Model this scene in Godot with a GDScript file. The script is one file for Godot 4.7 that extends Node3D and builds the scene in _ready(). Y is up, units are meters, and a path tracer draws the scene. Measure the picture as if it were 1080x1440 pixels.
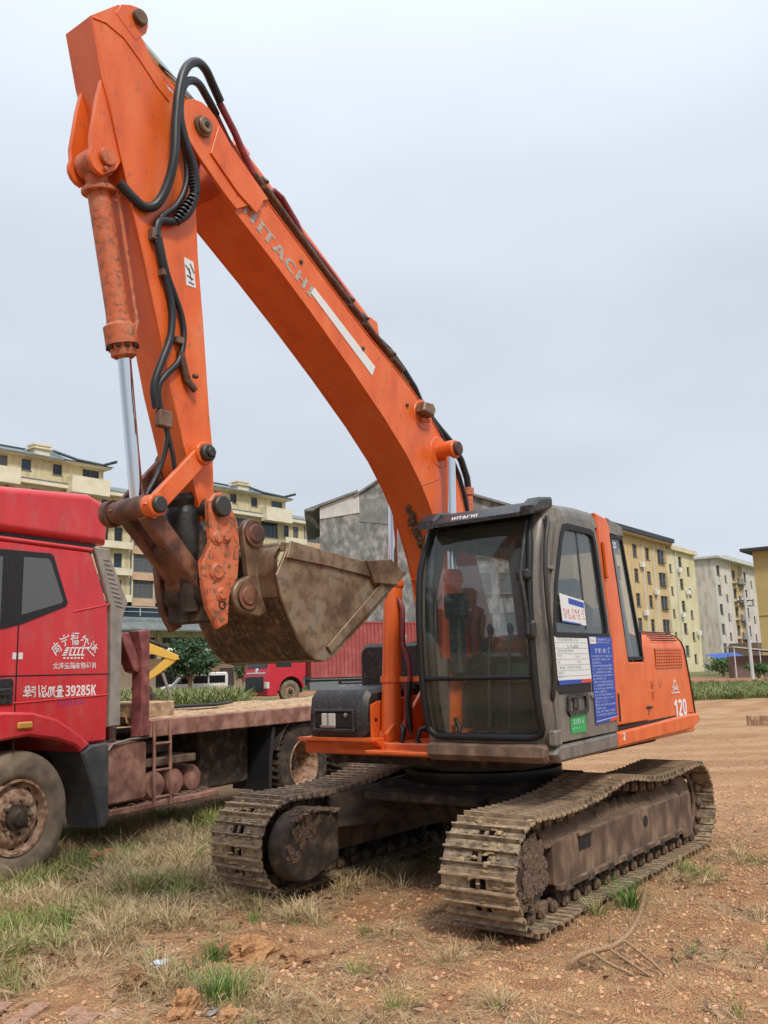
extends Node3D
# Ground clearance for everything: x = excavator's forward, y = up, z = excavator's right; metres.

class MB:
	var v := PackedVector3Array()
	var n := PackedVector3Array()
	var c := PackedColorArray()
	var col := Color(1, 1, 1)
	var x := Transform3D()
	func t3(a: Vector3, b: Vector3, d: Vector3, na: Vector3, nb: Vector3, nd: Vector3) -> void:
		v.append(x * a); v.append(x * d); v.append(x * b)
		n.append((x.basis * na).normalized()); n.append((x.basis * nd).normalized()); n.append((x.basis * nb).normalized())
		c.append(col); c.append(col); c.append(col)
	func tri(a: Vector3, b: Vector3, d: Vector3) -> void:
		var m := (b - a).cross(d - a)
		if m.length_squared() < 1e-18: return
		m = m.normalized()
		t3(a, b, d, m, m, m)
	func quad(a: Vector3, b: Vector3, d: Vector3, e: Vector3) -> void:
		tri(a, b, d); tri(a, d, e)
	func ctri(a: Vector3, b: Vector3, d: Vector3, o: Vector3) -> void:
		if (b - a).cross(d - a).dot(a + b + d - o * 3.0) < 0.0: tri(a, d, b)
		else: tri(a, b, d)
	func cquad(a: Vector3, b: Vector3, d: Vector3, e: Vector3, o: Vector3) -> void:
		ctri(a, b, d, o); ctri(a, d, e, o)
	func box(lo: Vector3, hi: Vector3, b := 0.0) -> MB:
		var o := (lo + hi) * 0.5
		var h := (hi - lo).abs() * 0.5
		for a in 3:
			var p := (a + 1) % 3
			var q := (a + 2) % 3
			for s in [-1.0, 1.0]:
				var k: Array[Vector3] = []
				for w in [[-1.0, -1.0], [1.0, -1.0], [1.0, 1.0], [-1.0, 1.0]]:
					var g := Vector3()
					g[a] = s * h[a]; g[p] = w[0] * (h[p] - b); g[q] = w[1] * (h[q] - b)
					k.append(o + g)
				cquad(k[0], k[1], k[2], k[3], o)
				if b > 0.0:
					for s2 in [-1.0, 1.0]:
						var g1 := Vector3(); var g2 := Vector3()
						g1[a] = s * h[a]; g1[p] = s2 * (h[p] - b); g2[a] = s * (h[a] - b); g2[p] = s2 * h[p]
						var e := Vector3(); e[q] = h[q] - b
						cquad(o + g1 - e, o + g1 + e, o + g2 + e, o + g2 - e, o)
		if b > 0.0:
			for sx in [-1.0, 1.0]:
				for sy in [-1.0, 1.0]:
					for sz in [-1.0, 1.0]:
						var s3 := Vector3(sx, sy, sz)
						ctri(o + s3 * (h - Vector3(0, b, b)), o + s3 * (h - Vector3(b, 0, b)), o + s3 * (h - Vector3(b, b, 0)), o)
		return self
	func bar(a: Vector3, b: Vector3, w: float, h: float, bev := 0.0, up := Vector3.UP) -> MB:
		var old := x
		var d := (b - a).normalized()
		if absf(d.dot(up)) > 0.98: up = Vector3.RIGHT
		var s := d.cross(up).normalized()
		x = old * Transform3D(Basis(d, s.cross(d), s), (a + b) * 0.5)
		var l := a.distance_to(b) * 0.5
		box(Vector3(-l, -h / 2, -w / 2), Vector3(l, h / 2, w / 2), bev)
		x = old
		return self
	func rounded(poly: PackedVector2Array, z0: float, z1: float, b: float, steps := 4) -> MB:
		# an extrusion whose two rims are quarter-round
		var p := poly.duplicate()
		var area := 0.0
		for i in p.size(): area += p[i].cross(p[(i + 1) % p.size()])
		if area < 0.0: p.reverse()
		var m := p.size()
		var rings := []
		for k in steps + 1:
			var a := PI * 0.5 * k / steps
			rings.append([inset(p, b * (1.0 - sin(a))), z0 + b * (1.0 - cos(a)), a - PI * 0.5])
		for k in range(steps, -1, -1):
			var a := PI * 0.5 * k / steps
			rings.append([inset(p, b * (1.0 - sin(a))), z1 - b * (1.0 - cos(a)), PI * 0.5 - a])
		var en: Array[Vector2] = []
		for i in m:
			var e := (p[(i + 1) % m] - p[i]).normalized()
			en.append(Vector2(e.y, -e.x))
		for k in rings.size() - 1:
			for i in m:
				var j := (i + 1) % m
				var ni := en[i]; var nj := en[i]
				if en[(i + m - 1) % m].dot(en[i]) > 0.6: ni = (en[(i + m - 1) % m] + en[i]).normalized()
				if en[j].dot(en[i]) > 0.6: nj = (en[j] + en[i]).normalized()
				var q := []
				for r in [k, k + 1]:
					var t: float = rings[r][2]
					for w in [[i, ni], [j, nj]]:
						var c: Vector2 = rings[r][0][w[0]]
						q.append([Vector3(c.x, c.y, rings[r][1]), Vector3(w[1].x * cos(t), w[1].y * cos(t), sin(t))])
				t3(q[0][0], q[1][0], q[3][0], q[0][1], q[1][1], q[3][1]); t3(q[0][0], q[3][0], q[2][0], q[0][1], q[3][1], q[2][1])
		var cap: PackedVector2Array = rings[0][0]
		var ix := Geometry2D.triangulate_polygon(cap)
		for i in range(0, ix.size(), 3):
			var a := cap[ix[i]]; var bb := cap[ix[i + 1]]; var d := cap[ix[i + 2]]
			if (bb - a).cross(d - a) < 0.0:
				var w := bb; bb = d; d = w
			tri(Vector3(a.x, a.y, z1), Vector3(bb.x, bb.y, z1), Vector3(d.x, d.y, z1))
			tri(Vector3(a.x, a.y, z0), Vector3(d.x, d.y, z0), Vector3(bb.x, bb.y, z0))
		return self
	static func inset(p: PackedVector2Array, b: float) -> PackedVector2Array:
		var r := PackedVector2Array()
		var m := p.size()
		for i in m:
			var e0 := (p[i] - p[(i + m - 1) % m]).normalized()
			var e1 := (p[(i + 1) % m] - p[i]).normalized()
			var n0 := Vector2(-e0.y, e0.x); var n1 := Vector2(-e1.y, e1.x)
			var k := n0 + n1
			k = n0 if k.length() < 0.01 else k.normalized()
			r.append(p[i] + k * b / maxf(0.4, k.dot(n0)))
		return r
	func prism(poly: PackedVector2Array, z0: float, z1: float, b := 0.0, capped := true) -> MB:
		var p := poly.duplicate()
		var area := 0.0
		for i in p.size(): area += p[i].cross(p[(i + 1) % p.size()])
		if area < 0.0: p.reverse()
		var m := p.size()
		var rings := [[p, z0], [p, z1]]
		if b > 0.0:
			var q := inset(p, b)
			rings = [[q, z0], [p, z0 + b], [p, z1 - b], [q, z1]]
		var en: Array[Vector2] = []
		for i in m:
			var e := (p[(i + 1) % m] - p[i]).normalized()
			en.append(Vector2(e.y, -e.x))
		for k in rings.size() - 1:
			var A: PackedVector2Array = rings[k][0]
			var B: PackedVector2Array = rings[k + 1][0]
			var za: float = rings[k][1]
			var zb: float = rings[k + 1][1]
			var tilt := 0.0
			if b > 0.0: tilt = [-1.0, 0.0, 1.0][k]
			for i in m:
				var j := (i + 1) % m
				var ni := en[i]; var nj := en[i]
				if en[(i + m - 1) % m].dot(en[i]) > 0.78: ni = (en[(i + m - 1) % m] + en[i]).normalized()
				if en[j].dot(en[i]) > 0.78: nj = (en[j] + en[i]).normalized()
				var Ni := Vector3(ni.x, ni.y, tilt).normalized(); var Nj := Vector3(nj.x, nj.y, tilt).normalized()
				var a0 := Vector3(A[i].x, A[i].y, za); var a1 := Vector3(A[j].x, A[j].y, za)
				var b0 := Vector3(B[i].x, B[i].y, zb); var b1 := Vector3(B[j].x, B[j].y, zb)
				t3(a0, a1, b1, Ni, Nj, Nj); t3(a0, b1, b0, Ni, Nj, Ni)
		if capped:
			var cap: PackedVector2Array = rings[0][0]
			var ix := Geometry2D.triangulate_polygon(cap)
			if ix.is_empty():
				print("FAN ", poly)
				for i in range(1, m - 1): ix.append_array([0, i, i + 1])
			for i in range(0, ix.size(), 3):
				var a := cap[ix[i]]; var bb := cap[ix[i + 1]]; var d := cap[ix[i + 2]]
				if (bb - a).cross(d - a) < 0.0:
					var w := bb; bb = d; d = w
				tri(Vector3(a.x, a.y, z1), Vector3(bb.x, bb.y, z1), Vector3(d.x, d.y, z1))
				tri(Vector3(a.x, a.y, z0), Vector3(d.x, d.y, z0), Vector3(bb.x, bb.y, z0))
		return self
	func frame(outer: PackedVector2Array, inner: PackedVector2Array, z0: float, z1: float) -> MB:
		var area := 0.0
		for i in outer.size(): area += outer[i].cross(outer[(i + 1) % outer.size()])
		var o := outer.duplicate(); var h := inner.duplicate()
		if area < 0.0: o.reverse(); h.reverse()
		for i in o.size():
			var j := (i + 1) % o.size()
			var a := Vector3(o[i].x, o[i].y, z1); var b := Vector3(o[j].x, o[j].y, z1); var c2 := Vector3(h[j].x, h[j].y, z1); var d := Vector3(h[i].x, h[i].y, z1)
			var k := Vector3(0, 0, z0 - z1)
			quad(a, b, c2, d); quad(a + k, d + k, c2 + k, b + k)
			quad(a + k, b + k, b, a); quad(c2 + k, d + k, d, c2)
		return self
	func tube(pts: Array, r, sides := 8, caps := true) -> MB:
		var m := pts.size()
		var N := Vector3()
		var rings := []
		for i in m:
			var T: Vector3
			if i == 0: T = pts[1] - pts[0]
			elif i == m - 1: T = pts[m - 1] - pts[m - 2]
			else: T = (pts[i + 1] - pts[i]).normalized() + (pts[i] - pts[i - 1]).normalized()
			T = T.normalized()
			if i == 0:
				N = T.cross(Vector3.UP if absf(T.y) < 0.9 else Vector3.RIGHT).normalized()
			else:
				N = (N - T * N.dot(T)).normalized()
			var B := T.cross(N)
			var rr: float = r[i] if r is Array else r
			var ring := []
			for k in sides:
				var a := TAU * k / sides
				var d := N * cos(a) + B * sin(a)
				ring.append([pts[i] + d * rr, d])
			rings.append(ring)
		for i in m - 1:
			for k in sides:
				var j := (k + 1) % sides
				var A = rings[i][k]; var B2 = rings[i][j]; var C2 = rings[i + 1][j]; var D = rings[i + 1][k]
				t3(A[0], B2[0], C2[0], A[1], B2[1], C2[1]); t3(A[0], C2[0], D[0], A[1], C2[1], D[1])
		if caps:
			for k in range(1, sides - 1):
				tri(rings[0][0][0], rings[0][k + 1][0], rings[0][k][0])
				tri(rings[m - 1][0][0], rings[m - 1][k][0], rings[m - 1][k + 1][0])
		return self
	func lathe(prof: Array, segs := 16) -> MB:
		var nn := []
		for j in prof.size() - 1:
			var d: Vector2 = prof[j + 1] - prof[j]
			nn.append(Vector2(d.y, -d.x).normalized())
		for j in prof.size() - 1:
			var n0: Vector2 = nn[j]; var n1: Vector2 = nn[j]
			if j > 0 and nn[j - 1].dot(nn[j]) > 0.8: n0 = (nn[j - 1] + nn[j]).normalized()
			if j < nn.size() - 1 and nn[j + 1].dot(nn[j]) > 0.8: n1 = (nn[j + 1] + nn[j]).normalized()
			for i in segs:
				var a0 := TAU * i / segs; var a1 := TAU * (i + 1) / segs
				var u := Vector3(cos(a0), 0, sin(a0)); var w := Vector3(cos(a1), 0, sin(a1)); var Y := Vector3.UP
				var P: Vector2 = prof[j]; var Q: Vector2 = prof[j + 1]
				var A := u * P.x + Y * P.y; var D := w * P.x + Y * P.y; var B := u * Q.x + Y * Q.y; var E := w * Q.x + Y * Q.y
				if Q.x > 1e-6: t3(A, B, E, u * n0.x + Y * n0.y, u * n1.x + Y * n1.y, w * n1.x + Y * n1.y)
				if P.x > 1e-6: t3(A, E, D, u * n0.x + Y * n0.y, w * n1.x + Y * n1.y, w * n0.x + Y * n0.y)
		return self
	static func along(a: Vector3, b: Vector3) -> Transform3D:
		var y := (b - a).normalized()
		var q := y.cross(Vector3.RIGHT if absf(y.x) < 0.9 else Vector3.FORWARD).normalized()
		return Transform3D(Basis(y.cross(q), y, q), a)
	func lat(a: Vector3, b: Vector3, prof: Array, segs := 16) -> MB:
		var old := x
		var q := along(a, b)
		x = old * q
		lathe(prof, segs)
		x = old
		return self
	func cyl(a: Vector3, b: Vector3, r: float, segs := 16, bev := 0.004) -> MB:
		var L := a.distance_to(b)
		return lat(a, b, [Vector2(0, 0), Vector2(r - bev, 0), Vector2(r, bev), Vector2(r, L - bev), Vector2(r - bev, L), Vector2(0, L)], segs)
	func sheet(rows: Array, flip := false, double := 0.0) -> MB:
		var m := rows.size(); var k: int = rows[0].size()
		var nn := []
		for i in m:
			var l := []
			for j in k:
				var du: Vector3 = rows[i][mini(j + 1, k - 1)] - rows[i][maxi(j - 1, 0)]
				var dv: Vector3 = rows[mini(i + 1, m - 1)][j] - rows[maxi(i - 1, 0)][j]
				var g := du.cross(dv).normalized()
				l.append(-g if flip else g)
			nn.append(l)
		for i in m - 1:
			for j in k - 1:
				var a: Vector3 = rows[i][j]; var b: Vector3 = rows[i][j + 1]; var d: Vector3 = rows[i + 1][j + 1]; var e: Vector3 = rows[i + 1][j]
				if flip:
					t3(a, e, d, nn[i][j], nn[i + 1][j], nn[i + 1][j + 1]); t3(a, d, b, nn[i][j], nn[i + 1][j + 1], nn[i][j + 1])
				else:
					t3(a, b, d, nn[i][j], nn[i][j + 1], nn[i + 1][j + 1]); t3(a, d, e, nn[i][j], nn[i + 1][j + 1], nn[i + 1][j])
		return self
	func blob(o: Vector3, r: Vector3, rough: float, seed_: int, lat_n := 6, lon_n := 9) -> MB:
		var f := FastNoiseLite.new(); f.seed = seed_; f.frequency = 0.9; f.fractal_octaves = 4; f.fractal_gain = 0.45
		var pt := func(i: int, j: int) -> Vector3:
			var th := PI * i / lat_n; var ph := TAU * (j % lon_n) / lon_n
			var d := Vector3(sin(th) * cos(ph), cos(th), sin(th) * sin(ph))
			return o + d * r * (1.0 + rough * f.get_noise_3dv(d * 1.3 + Vector3(seed_ % 17, 0, 0)) * 1.6)
		for i in lat_n:
			for j in lon_n:
				var a: Vector3 = pt.call(i, j); var b: Vector3 = pt.call(i, j + 1); var d: Vector3 = pt.call(i + 1, j + 1); var e: Vector3 = pt.call(i + 1, j)
				if i > 0: ctri(a, b, d, o)
				if i < lat_n - 1: ctri(a, d, e, o)
		return self
	func mesh() -> ArrayMesh:
		var a := []
		a.resize(Mesh.ARRAY_MAX)
		a[Mesh.ARRAY_VERTEX] = v; a[Mesh.ARRAY_NORMAL] = n; a[Mesh.ARRAY_COLOR] = c
		var m := ArrayMesh.new()
		m.add_surface_from_arrays(Mesh.PRIMITIVE_TRIANGLES, a)
		return m

var M := {}
func wear(m: StandardMaterial3D, sd: int, freq: float, a: float, b: float, lo: Color, hi: Color, most := 1.0, stretch := Vector3.ONE) -> void:
	# a second coat: sd/freq shape where it lies (a..b of the noise), lo..hi its colours
	var g := Gradient.new()
	g.offsets = PackedFloat32Array([0.0, a, b, 1.0]); g.colors = PackedColorArray([Color(0, 0, 0), Color(0, 0, 0), Color(most, most, most), Color(most, most, most)])
	var c := Gradient.new()
	c.offsets = PackedFloat32Array([0.25, 0.75]); c.colors = PackedColorArray([lo.linear_to_srgb(), hi.linear_to_srgb()])
	m.detail_enabled = true
	m.detail_blend_mode = BaseMaterial3D.BLEND_MODE_MIX
	m.detail_mask = noise_tex(sd, freq, g)
	m.detail_albedo = noise_tex(sd + 7, 0.05, c, 4, 256)
	m.detail_uv_layer = BaseMaterial3D.DETAIL_UV_2
	m.uv2_triplanar = true
	m.uv2_scale = Vector3.ONE * 2.0
	m.uv1_scale = m.uv1_scale * stretch
var taken := {}
var C0 := Vector3(6.41177, 0.0, -3.86714)     # the camera's foot
var RH := Vector3(-0.59801, 0, -0.80149)      # level right and level ahead of the camera: the yard's own axes
var DH := Vector3(-0.80149, 0, 0.59801)

func V(a: float, b: float, d: float) -> Vector3: return Vector3(a, b, d)
func P2(l: Array) -> PackedVector2Array:
	var r := PackedVector2Array()
	for i in range(0, l.size(), 2): r.append(Vector2(l[i], l[i + 1]))
	return r
func arc(cx: float, cy: float, r: float, a0: float, a1: float, k: int) -> Array:
	var l := []
	for i in k + 1:
		var a := deg_to_rad(lerpf(a0, a1, float(i) / k))
		l.append(cx + r * cos(a)); l.append(cy + r * sin(a))
	return l
func numbered(called: String) -> String:
	var k: int = taken.get(called, 0)
	taken[called] = k + 1
	return called if k == 0 else "%s_%03d" % [called, k]
func thing(called: String, label: String, category: String, group := "", at := Vector3.ZERO) -> Node3D:
	var o := Node3D.new()
	o.name = numbered(called)
	add_child(o, true)
	o.position = at
	tag(o, label, category, group)
	return o
func tag(o: Node, label: String, category := "", group := "") -> Node:
	if label: o.set_meta("label", label)
	if category: o.set_meta("category", category)
	if group: o.set_meta("group", group)
	return o
func part(called: String, mb: MB, mat: Material, parent: Node) -> MeshInstance3D:
	return pm(called, mb.mesh(), mat, parent)
func pm(called: String, mesh: Mesh, mat: Material, parent: Node) -> MeshInstance3D:
	var o := MeshInstance3D.new()
	if parent == self: o.name = numbered(called)
	else:
		var k := 0
		var nm := called
		while parent.has_node(NodePath(nm)):
			k += 1
			nm = "%s_%03d" % [called, k]
		o.name = nm
	o.mesh = mesh
	o.material_override = mat
	parent.add_child(o, true)
	return o
func struct(called: String, mesh: Mesh, mat: Material) -> MeshInstance3D:
	var o := pm(called, mesh, mat, self)
	o.set_meta("kind", "structure")
	return o
func lin(r: float, g: float, b: float) -> Color: return Color(r, g, b).linear_to_srgb()

var noise_cache := {}
func noise_tex(sd: int, freq: float, ramp: Gradient = null, oct := 5, size := 512, typ := FastNoiseLite.TYPE_SIMPLEX_SMOOTH) -> NoiseTexture2D:
	var f := FastNoiseLite.new()
	f.seed = sd; f.frequency = freq; f.fractal_octaves = oct; f.noise_type = typ
	f.fractal_gain = 0.55
	var t := NoiseTexture2D.new()
	t.width = size; t.height = size; t.seamless = true; t.noise = f; t.generate_mipmaps = false
	if ramp: t.color_ramp = ramp
	return t
func mat(called: String, stops: Array, rough: float, metal := 0.0, scale := 1.0, freq := 0.012, bump := 0.0, sd := 1, vcol := false, world := false) -> StandardMaterial3D:
	# stops: [offset, r, g, b] linear
	var g := Gradient.new()
	var offs := PackedFloat32Array(); var cols := PackedColorArray()
	for s in stops:
		offs.append(s[0]); cols.append(lin(s[1], s[2], s[3]))
	g.offsets = offs; g.colors = cols
	var m := StandardMaterial3D.new()
	m.resource_name = called
	m.albedo_texture = noise_tex(sd, freq, g)
	m.uv1_triplanar = true
	m.uv1_world_triplanar = world
	m.uv1_scale = Vector3.ONE * scale
	m.roughness = rough
	m.metallic = metal
	m.vertex_color_use_as_albedo = vcol
	if bump > 0.0:
		var key := "%d_%f" % [sd % 4, snappedf(freq, 0.001)]
		if not noise_cache.has(key): noise_cache[key] = noise_tex(sd % 4 + 50, freq * 1.6)
		m.heightmap_enabled = true
		m.heightmap_texture = noise_cache[key]
		m.heightmap_scale = bump
	M[called] = m
	return m
func plain(called: String, r: float, g: float, b: float, rough: float, metal := 0.0) -> StandardMaterial3D:
	var m := StandardMaterial3D.new()
	m.resource_name = called
	m.albedo_color = lin(r, g, b)
	m.roughness = rough; m.metallic = metal
	M[called] = m
	return m
func glass(called: String, r: float, g: float, b: float, a: float) -> StandardMaterial3D:
	var m := plain(called, r, g, b, 0.04)
	m.albedo_color.a = a
	m.transparency = BaseMaterial3D.TRANSPARENCY_ALPHA
	return m

func materials() -> void:
	# painted steel of the digger: faded patches, oil film, chips
	mat("orange", [[0.0, 0.46, 0.08, 0.02], [0.2, 0.60, 0.10, 0.018], [0.4, 0.67, 0.118, 0.020], [0.58, 0.70, 0.132, 0.024], [0.78, 0.71, 0.155, 0.038], [1.0, 0.64, 0.19, 0.08]], 0.34, 0.0, 0.5, 0.009, 0.0, 3)
	mat("orange_worn", [[0.0, 0.08, 0.045, 0.028], [0.2, 0.26, 0.085, 0.04], [0.32, 0.48, 0.115, 0.042], [0.55, 0.58, 0.135, 0.05], [0.75, 0.52, 0.16, 0.075], [1.0, 0.38, 0.21, 0.12]], 0.55, 0.0, 0.8, 0.016, 0.1, 7)
	mat("rusty", [[0.0, 0.03, 0.018, 0.014], [0.35, 0.075, 0.033, 0.022], [0.5, 0.12, 0.048, 0.03], [0.66, 0.20, 0.08, 0.045], [1.0, 0.28, 0.16, 0.09]], 0.6, 0.1, 0.7, 0.012, 0.15, 11)
	mat("bucket_steel", [[0.0, 0.08, 0.045, 0.03], [0.3, 0.14, 0.083, 0.05], [0.46, 0.21, 0.135, 0.082], [0.6, 0.26, 0.18, 0.115], [0.75, 0.24, 0.19, 0.14], [1.0, 0.29, 0.27, 0.235]], 0.5, 0.3, 0.55, 0.01, 0.15, 13)
	mat("bucket_shaded", [[0.0, 0.03, 0.019, 0.014], [0.45, 0.05, 0.03, 0.021], [0.7, 0.085, 0.048, 0.03], [1.0, 0.14, 0.08, 0.05]], 0.6, 0.2, 0.8, 0.010, 0.15, 14)  # bucket steel darkened: the lower shell's shade is put into the colour
	mat("grease", [[0.0, 0.008, 0.008, 0.008], [0.6, 0.018, 0.016, 0.015], [1.0, 0.05, 0.035, 0.028]], 0.42, 0.0, 1.5, 0.02, 0.2, 15)
	mat("shoe_a", [[0.0, 0.12, 0.085, 0.06], [0.36, 0.21, 0.155, 0.105], [0.5, 0.30, 0.225, 0.15], [0.66, 0.38, 0.285, 0.18], [1.0, 0.50, 0.38, 0.24]], 0.62, 0.2, 1.3, 0.012, 0.12, 17)
	mat("shoe_b", [[0.0, 0.15, 0.10, 0.07], [0.42, 0.26, 0.18, 0.125], [0.56, 0.34, 0.24, 0.16], [0.74, 0.41, 0.30, 0.2], [1.0, 0.50, 0.38, 0.25]], 0.62, 0.2, 1.3, 0.012, 0.12, 18)
	mat("frame_dirt", [[0.0, 0.06, 0.036, 0.024], [0.35, 0.115, 0.070, 0.046], [0.55, 0.165, 0.103, 0.068], [0.75, 0.23, 0.15, 0.098], [1.0, 0.31, 0.21, 0.14]], 0.7, 0.05, 0.7, 0.010, 0.15, 19)
	mat("under_dark", [[0.0, 0.016, 0.011, 0.009], [0.45, 0.034, 0.024, 0.018], [0.7, 0.075, 0.05, 0.034], [1.0, 0.17, 0.115, 0.08]], 0.95, 0.0, 0.8, 0.014, 0.3, 20)
	mat("mud", [[0.0, 0.06, 0.038, 0.026], [0.5, 0.13, 0.082, 0.054], [1.0, 0.25, 0.165, 0.105]], 0.95, 0.0, 3.0, 0.02, 1.0, 21)
	mat("mud_pale", [[0.0, 0.26, 0.17, 0.09], [0.5, 0.40, 0.28, 0.15], [1.0, 0.52, 0.38, 0.22]], 0.95, 0.0, 2.0, 0.02, 0.3, 22)
	mat("cab_grey", [[0.0, 0.09, 0.08, 0.07], [0.35, 0.135, 0.125, 0.11], [0.6, 0.16, 0.15, 0.135], [1.0, 0.21, 0.18, 0.145]], 0.42, 0.1, 0.7, 0.012, 0.0, 23)
	mat("black_plastic", [[0.0, 0.010, 0.011, 0.013], [0.5, 0.018, 0.019, 0.022], [0.78, 0.026, 0.026, 0.028], [1.0, 0.10, 0.08, 0.06]], 0.45, 0.0, 0.8, 0.014, 0.0, 24)
	mat("guard_grey", [[0.0, 0.04, 0.042, 0.046], [0.6, 0.065, 0.068, 0.074], [1.0, 0.12, 0.105, 0.09]], 0.55, 0.0, 0.8, 0.012, 0.0, 29)
	plain("rubber", 0.012, 0.012, 0.014, 0.5)
	plain("hose", 0.011, 0.012, 0.016, 0.42)
	plain("seal", 0.008, 0.008, 0.009, 0.6)
	plain("chrome", 0.75, 0.76, 0.78, 0.13, 1.0)
	plain("steel", 0.32, 0.29, 0.25, 0.42, 0.8)
	plain("dark_steel", 0.06, 0.055, 0.05, 0.5, 0.5)
	mat("oxide_pipe", [[0.0, 0.05, 0.02, 0.02], [0.5, 0.22, 0.03, 0.035], [1.0, 0.35, 0.06, 0.05]], 0.5, 0.0, 1.5, 0.02, 0.0, 25)
	mat("brown_pipe", [[0.0, 0.03, 0.022, 0.016], [0.5, 0.10, 0.055, 0.035], [1.0, 0.26, 0.10, 0.05]], 0.55, 0.2, 1.5, 0.02, 0.0, 26)
	plain("sticker_white", 0.66, 0.68, 0.68, 0.5)
	plain("sticker_blue", 0.012, 0.055, 0.36, 0.4)
	plain("sticker_green", 0.02, 0.33, 0.08, 0.45)
	plain("print_light", 0.55, 0.66, 0.82, 0.5)
	plain("print_dark", 0.08, 0.10, 0.12, 0.5)
	plain("print_red", 0.62, 0.05, 0.03, 0.5)
	plain("print_grey", 0.40, 0.36, 0.32, 0.5)
	mat("print_worn", [[0.0, 0.5, 0.28, 0.2], [0.42, 0.5, 0.3, 0.22], [0.5, 0.78, 0.74, 0.72], [1.0, 0.85, 0.82, 0.8]], 0.5, 0.0, 3.0, 0.03, 0.0, 27)
	glass("cab_glass", 0.18, 0.31, 0.30, 0.08)  # teal tint paints the sky's reflection into the windscreen
	glass("side_glass", 0.06, 0.08, 0.075, 0.32)
	glass("quarter_glass", 0.03, 0.07, 0.06, 0.16)
	plain("pane_dark", 0.012, 0.016, 0.02, 0.08)
	plain("pane_blue", 0.03, 0.055, 0.085, 0.1)
	plain("pane_curtain_reflect", 0.10, 0.11, 0.11, 0.25)  # grey for curtained rooms; on the lorry it paints a reflection
	plain("lamp_glass", 0.55, 0.55, 0.52, 0.1)
	plain("seat_cloth", 0.02, 0.021, 0.024, 0.9)
	plain("green_cloth", 0.02, 0.07, 0.05, 0.9)
	mat("print_faded", [[0.0, 0.50, 0.22, 0.12], [0.3, 0.40, 0.27, 0.20], [0.5, 0.36, 0.34, 0.32], [1.0, 0.48, 0.45, 0.43]], 0.5, 0.0, 2.0, 0.02, 0.0, 28)
	wear(M.orange, 91, 0.045, 0.78, 0.85, Color(0.12, 0.05, 0.028), Color(0.34, 0.16, 0.08), 0.6, Vector3(1.5, 0.7, 1.5))
	wear(M.orange_worn, 92, 0.05, 0.60, 0.72, Color(0.05, 0.03, 0.02), Color(0.24, 0.14, 0.08), 0.9)
	wear(M.bucket_steel, 93, 0.045, 0.5, 0.72, Color(0.07, 0.038, 0.024), Color(0.16, 0.085, 0.048), 0.6, Vector3(0.85, 0.85, 0.85))
	wear(M.bucket_shaded, 94, 0.04, 0.55, 0.75, Color(0.12, 0.07, 0.04), Color(0.28, 0.18, 0.10), 0.9, Vector3(0.6, 1.3, 1.0))
	wear(M.frame_dirt, 95, 0.04, 0.5, 0.8, Color(0.06, 0.038, 0.026), Color(0.11, 0.068, 0.044), 0.45, Vector3(1.2, 0.6, 1.2))
	wear(M.shoe_a, 96, 0.03, 0.58, 0.72, Color(0.07, 0.05, 0.04), Color(0.14, 0.10, 0.075), 0.7)
	wear(M.shoe_b, 97, 0.03, 0.52, 0.66, Color(0.30, 0.20, 0.11), Color(0.50, 0.37, 0.22), 0.9)
	wear(M.cab_grey, 98, 0.05, 0.60, 0.78, Color(0.20, 0.16, 0.12), Color(0.30, 0.25, 0.19), 0.7, Vector3(1.5, 0.4, 1.5))
	wear(M.black_plastic, 99, 0.05, 0.56, 0.75, Color(0.06, 0.05, 0.04), Color(0.15, 0.12, 0.09), 0.5)
	# lorry
	mat("truck_red", [[0.0, 0.52, 0.034, 0.040], [0.5, 0.60, 0.036, 0.046], [0.8, 0.62, 0.046, 0.054], [1.0, 0.58, 0.085, 0.08]], 0.3, 0.0, 0.4, 0.01, 0.0, 31)
	wear(M.truck_red, 101, 0.02, 0.55, 0.9, Color(0.42, 0.09, 0.08), Color(0.46, 0.16, 0.13), 0.4, Vector3(1.6, 0.5, 1.6))
	mat("truck_grey", [[0.0, 0.19, 0.17, 0.15], [0.6, 0.28, 0.25, 0.22], [1.0, 0.36, 0.31, 0.26]], 0.6, 0.0, 0.8, 0.012, 0.0, 32)
	mat("tyre", [[0.0, 0.09, 0.07, 0.052], [0.4, 0.17, 0.13, 0.092], [0.7, 0.25, 0.19, 0.13], [1.0, 0.32, 0.24, 0.16]], 0.95, 0.0, 0.9, 0.010, 0.2, 33)
	mat("rim_rust", [[0.0, 0.10, 0.05, 0.03], [0.42, 0.22, 0.11, 0.065], [0.55, 0.36, 0.22, 0.14], [0.75, 0.40, 0.29, 0.21], [1.0, 0.45, 0.36, 0.28]], 0.8, 0.0, 1.5, 0.014, 0.3, 34)
	mat("deck_steel", [[0.0, 0.12, 0.055, 0.04], [0.4, 0.22, 0.10, 0.072], [0.6, 0.30, 0.15, 0.11], [1.0, 0.40, 0.25, 0.18]], 0.8, 0.0, 0.7, 0.012, 0.3, 35)
	mat("deck_board", [[0.0, 0.20, 0.12, 0.07], [0.4, 0.34, 0.215, 0.125], [0.7, 0.47, 0.32, 0.19], [1.0, 0.55, 0.40, 0.26]], 0.9, 0.0, 1.2, 0.012, 0.5, 36)
	mat("headboard_red", [[0.0, 0.10, 0.03, 0.028], [0.5, 0.22, 0.06, 0.055], [0.8, 0.30, 0.10, 0.09], [1.0, 0.33, 0.18, 0.14]], 0.7, 0.0, 0.8, 0.012, 0.2, 37)
	plain("lettering_white", 0.78, 0.74, 0.74, 0.5)
	plain("lettering_violet", 0.20, 0.04, 0.22, 0.6)
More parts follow.
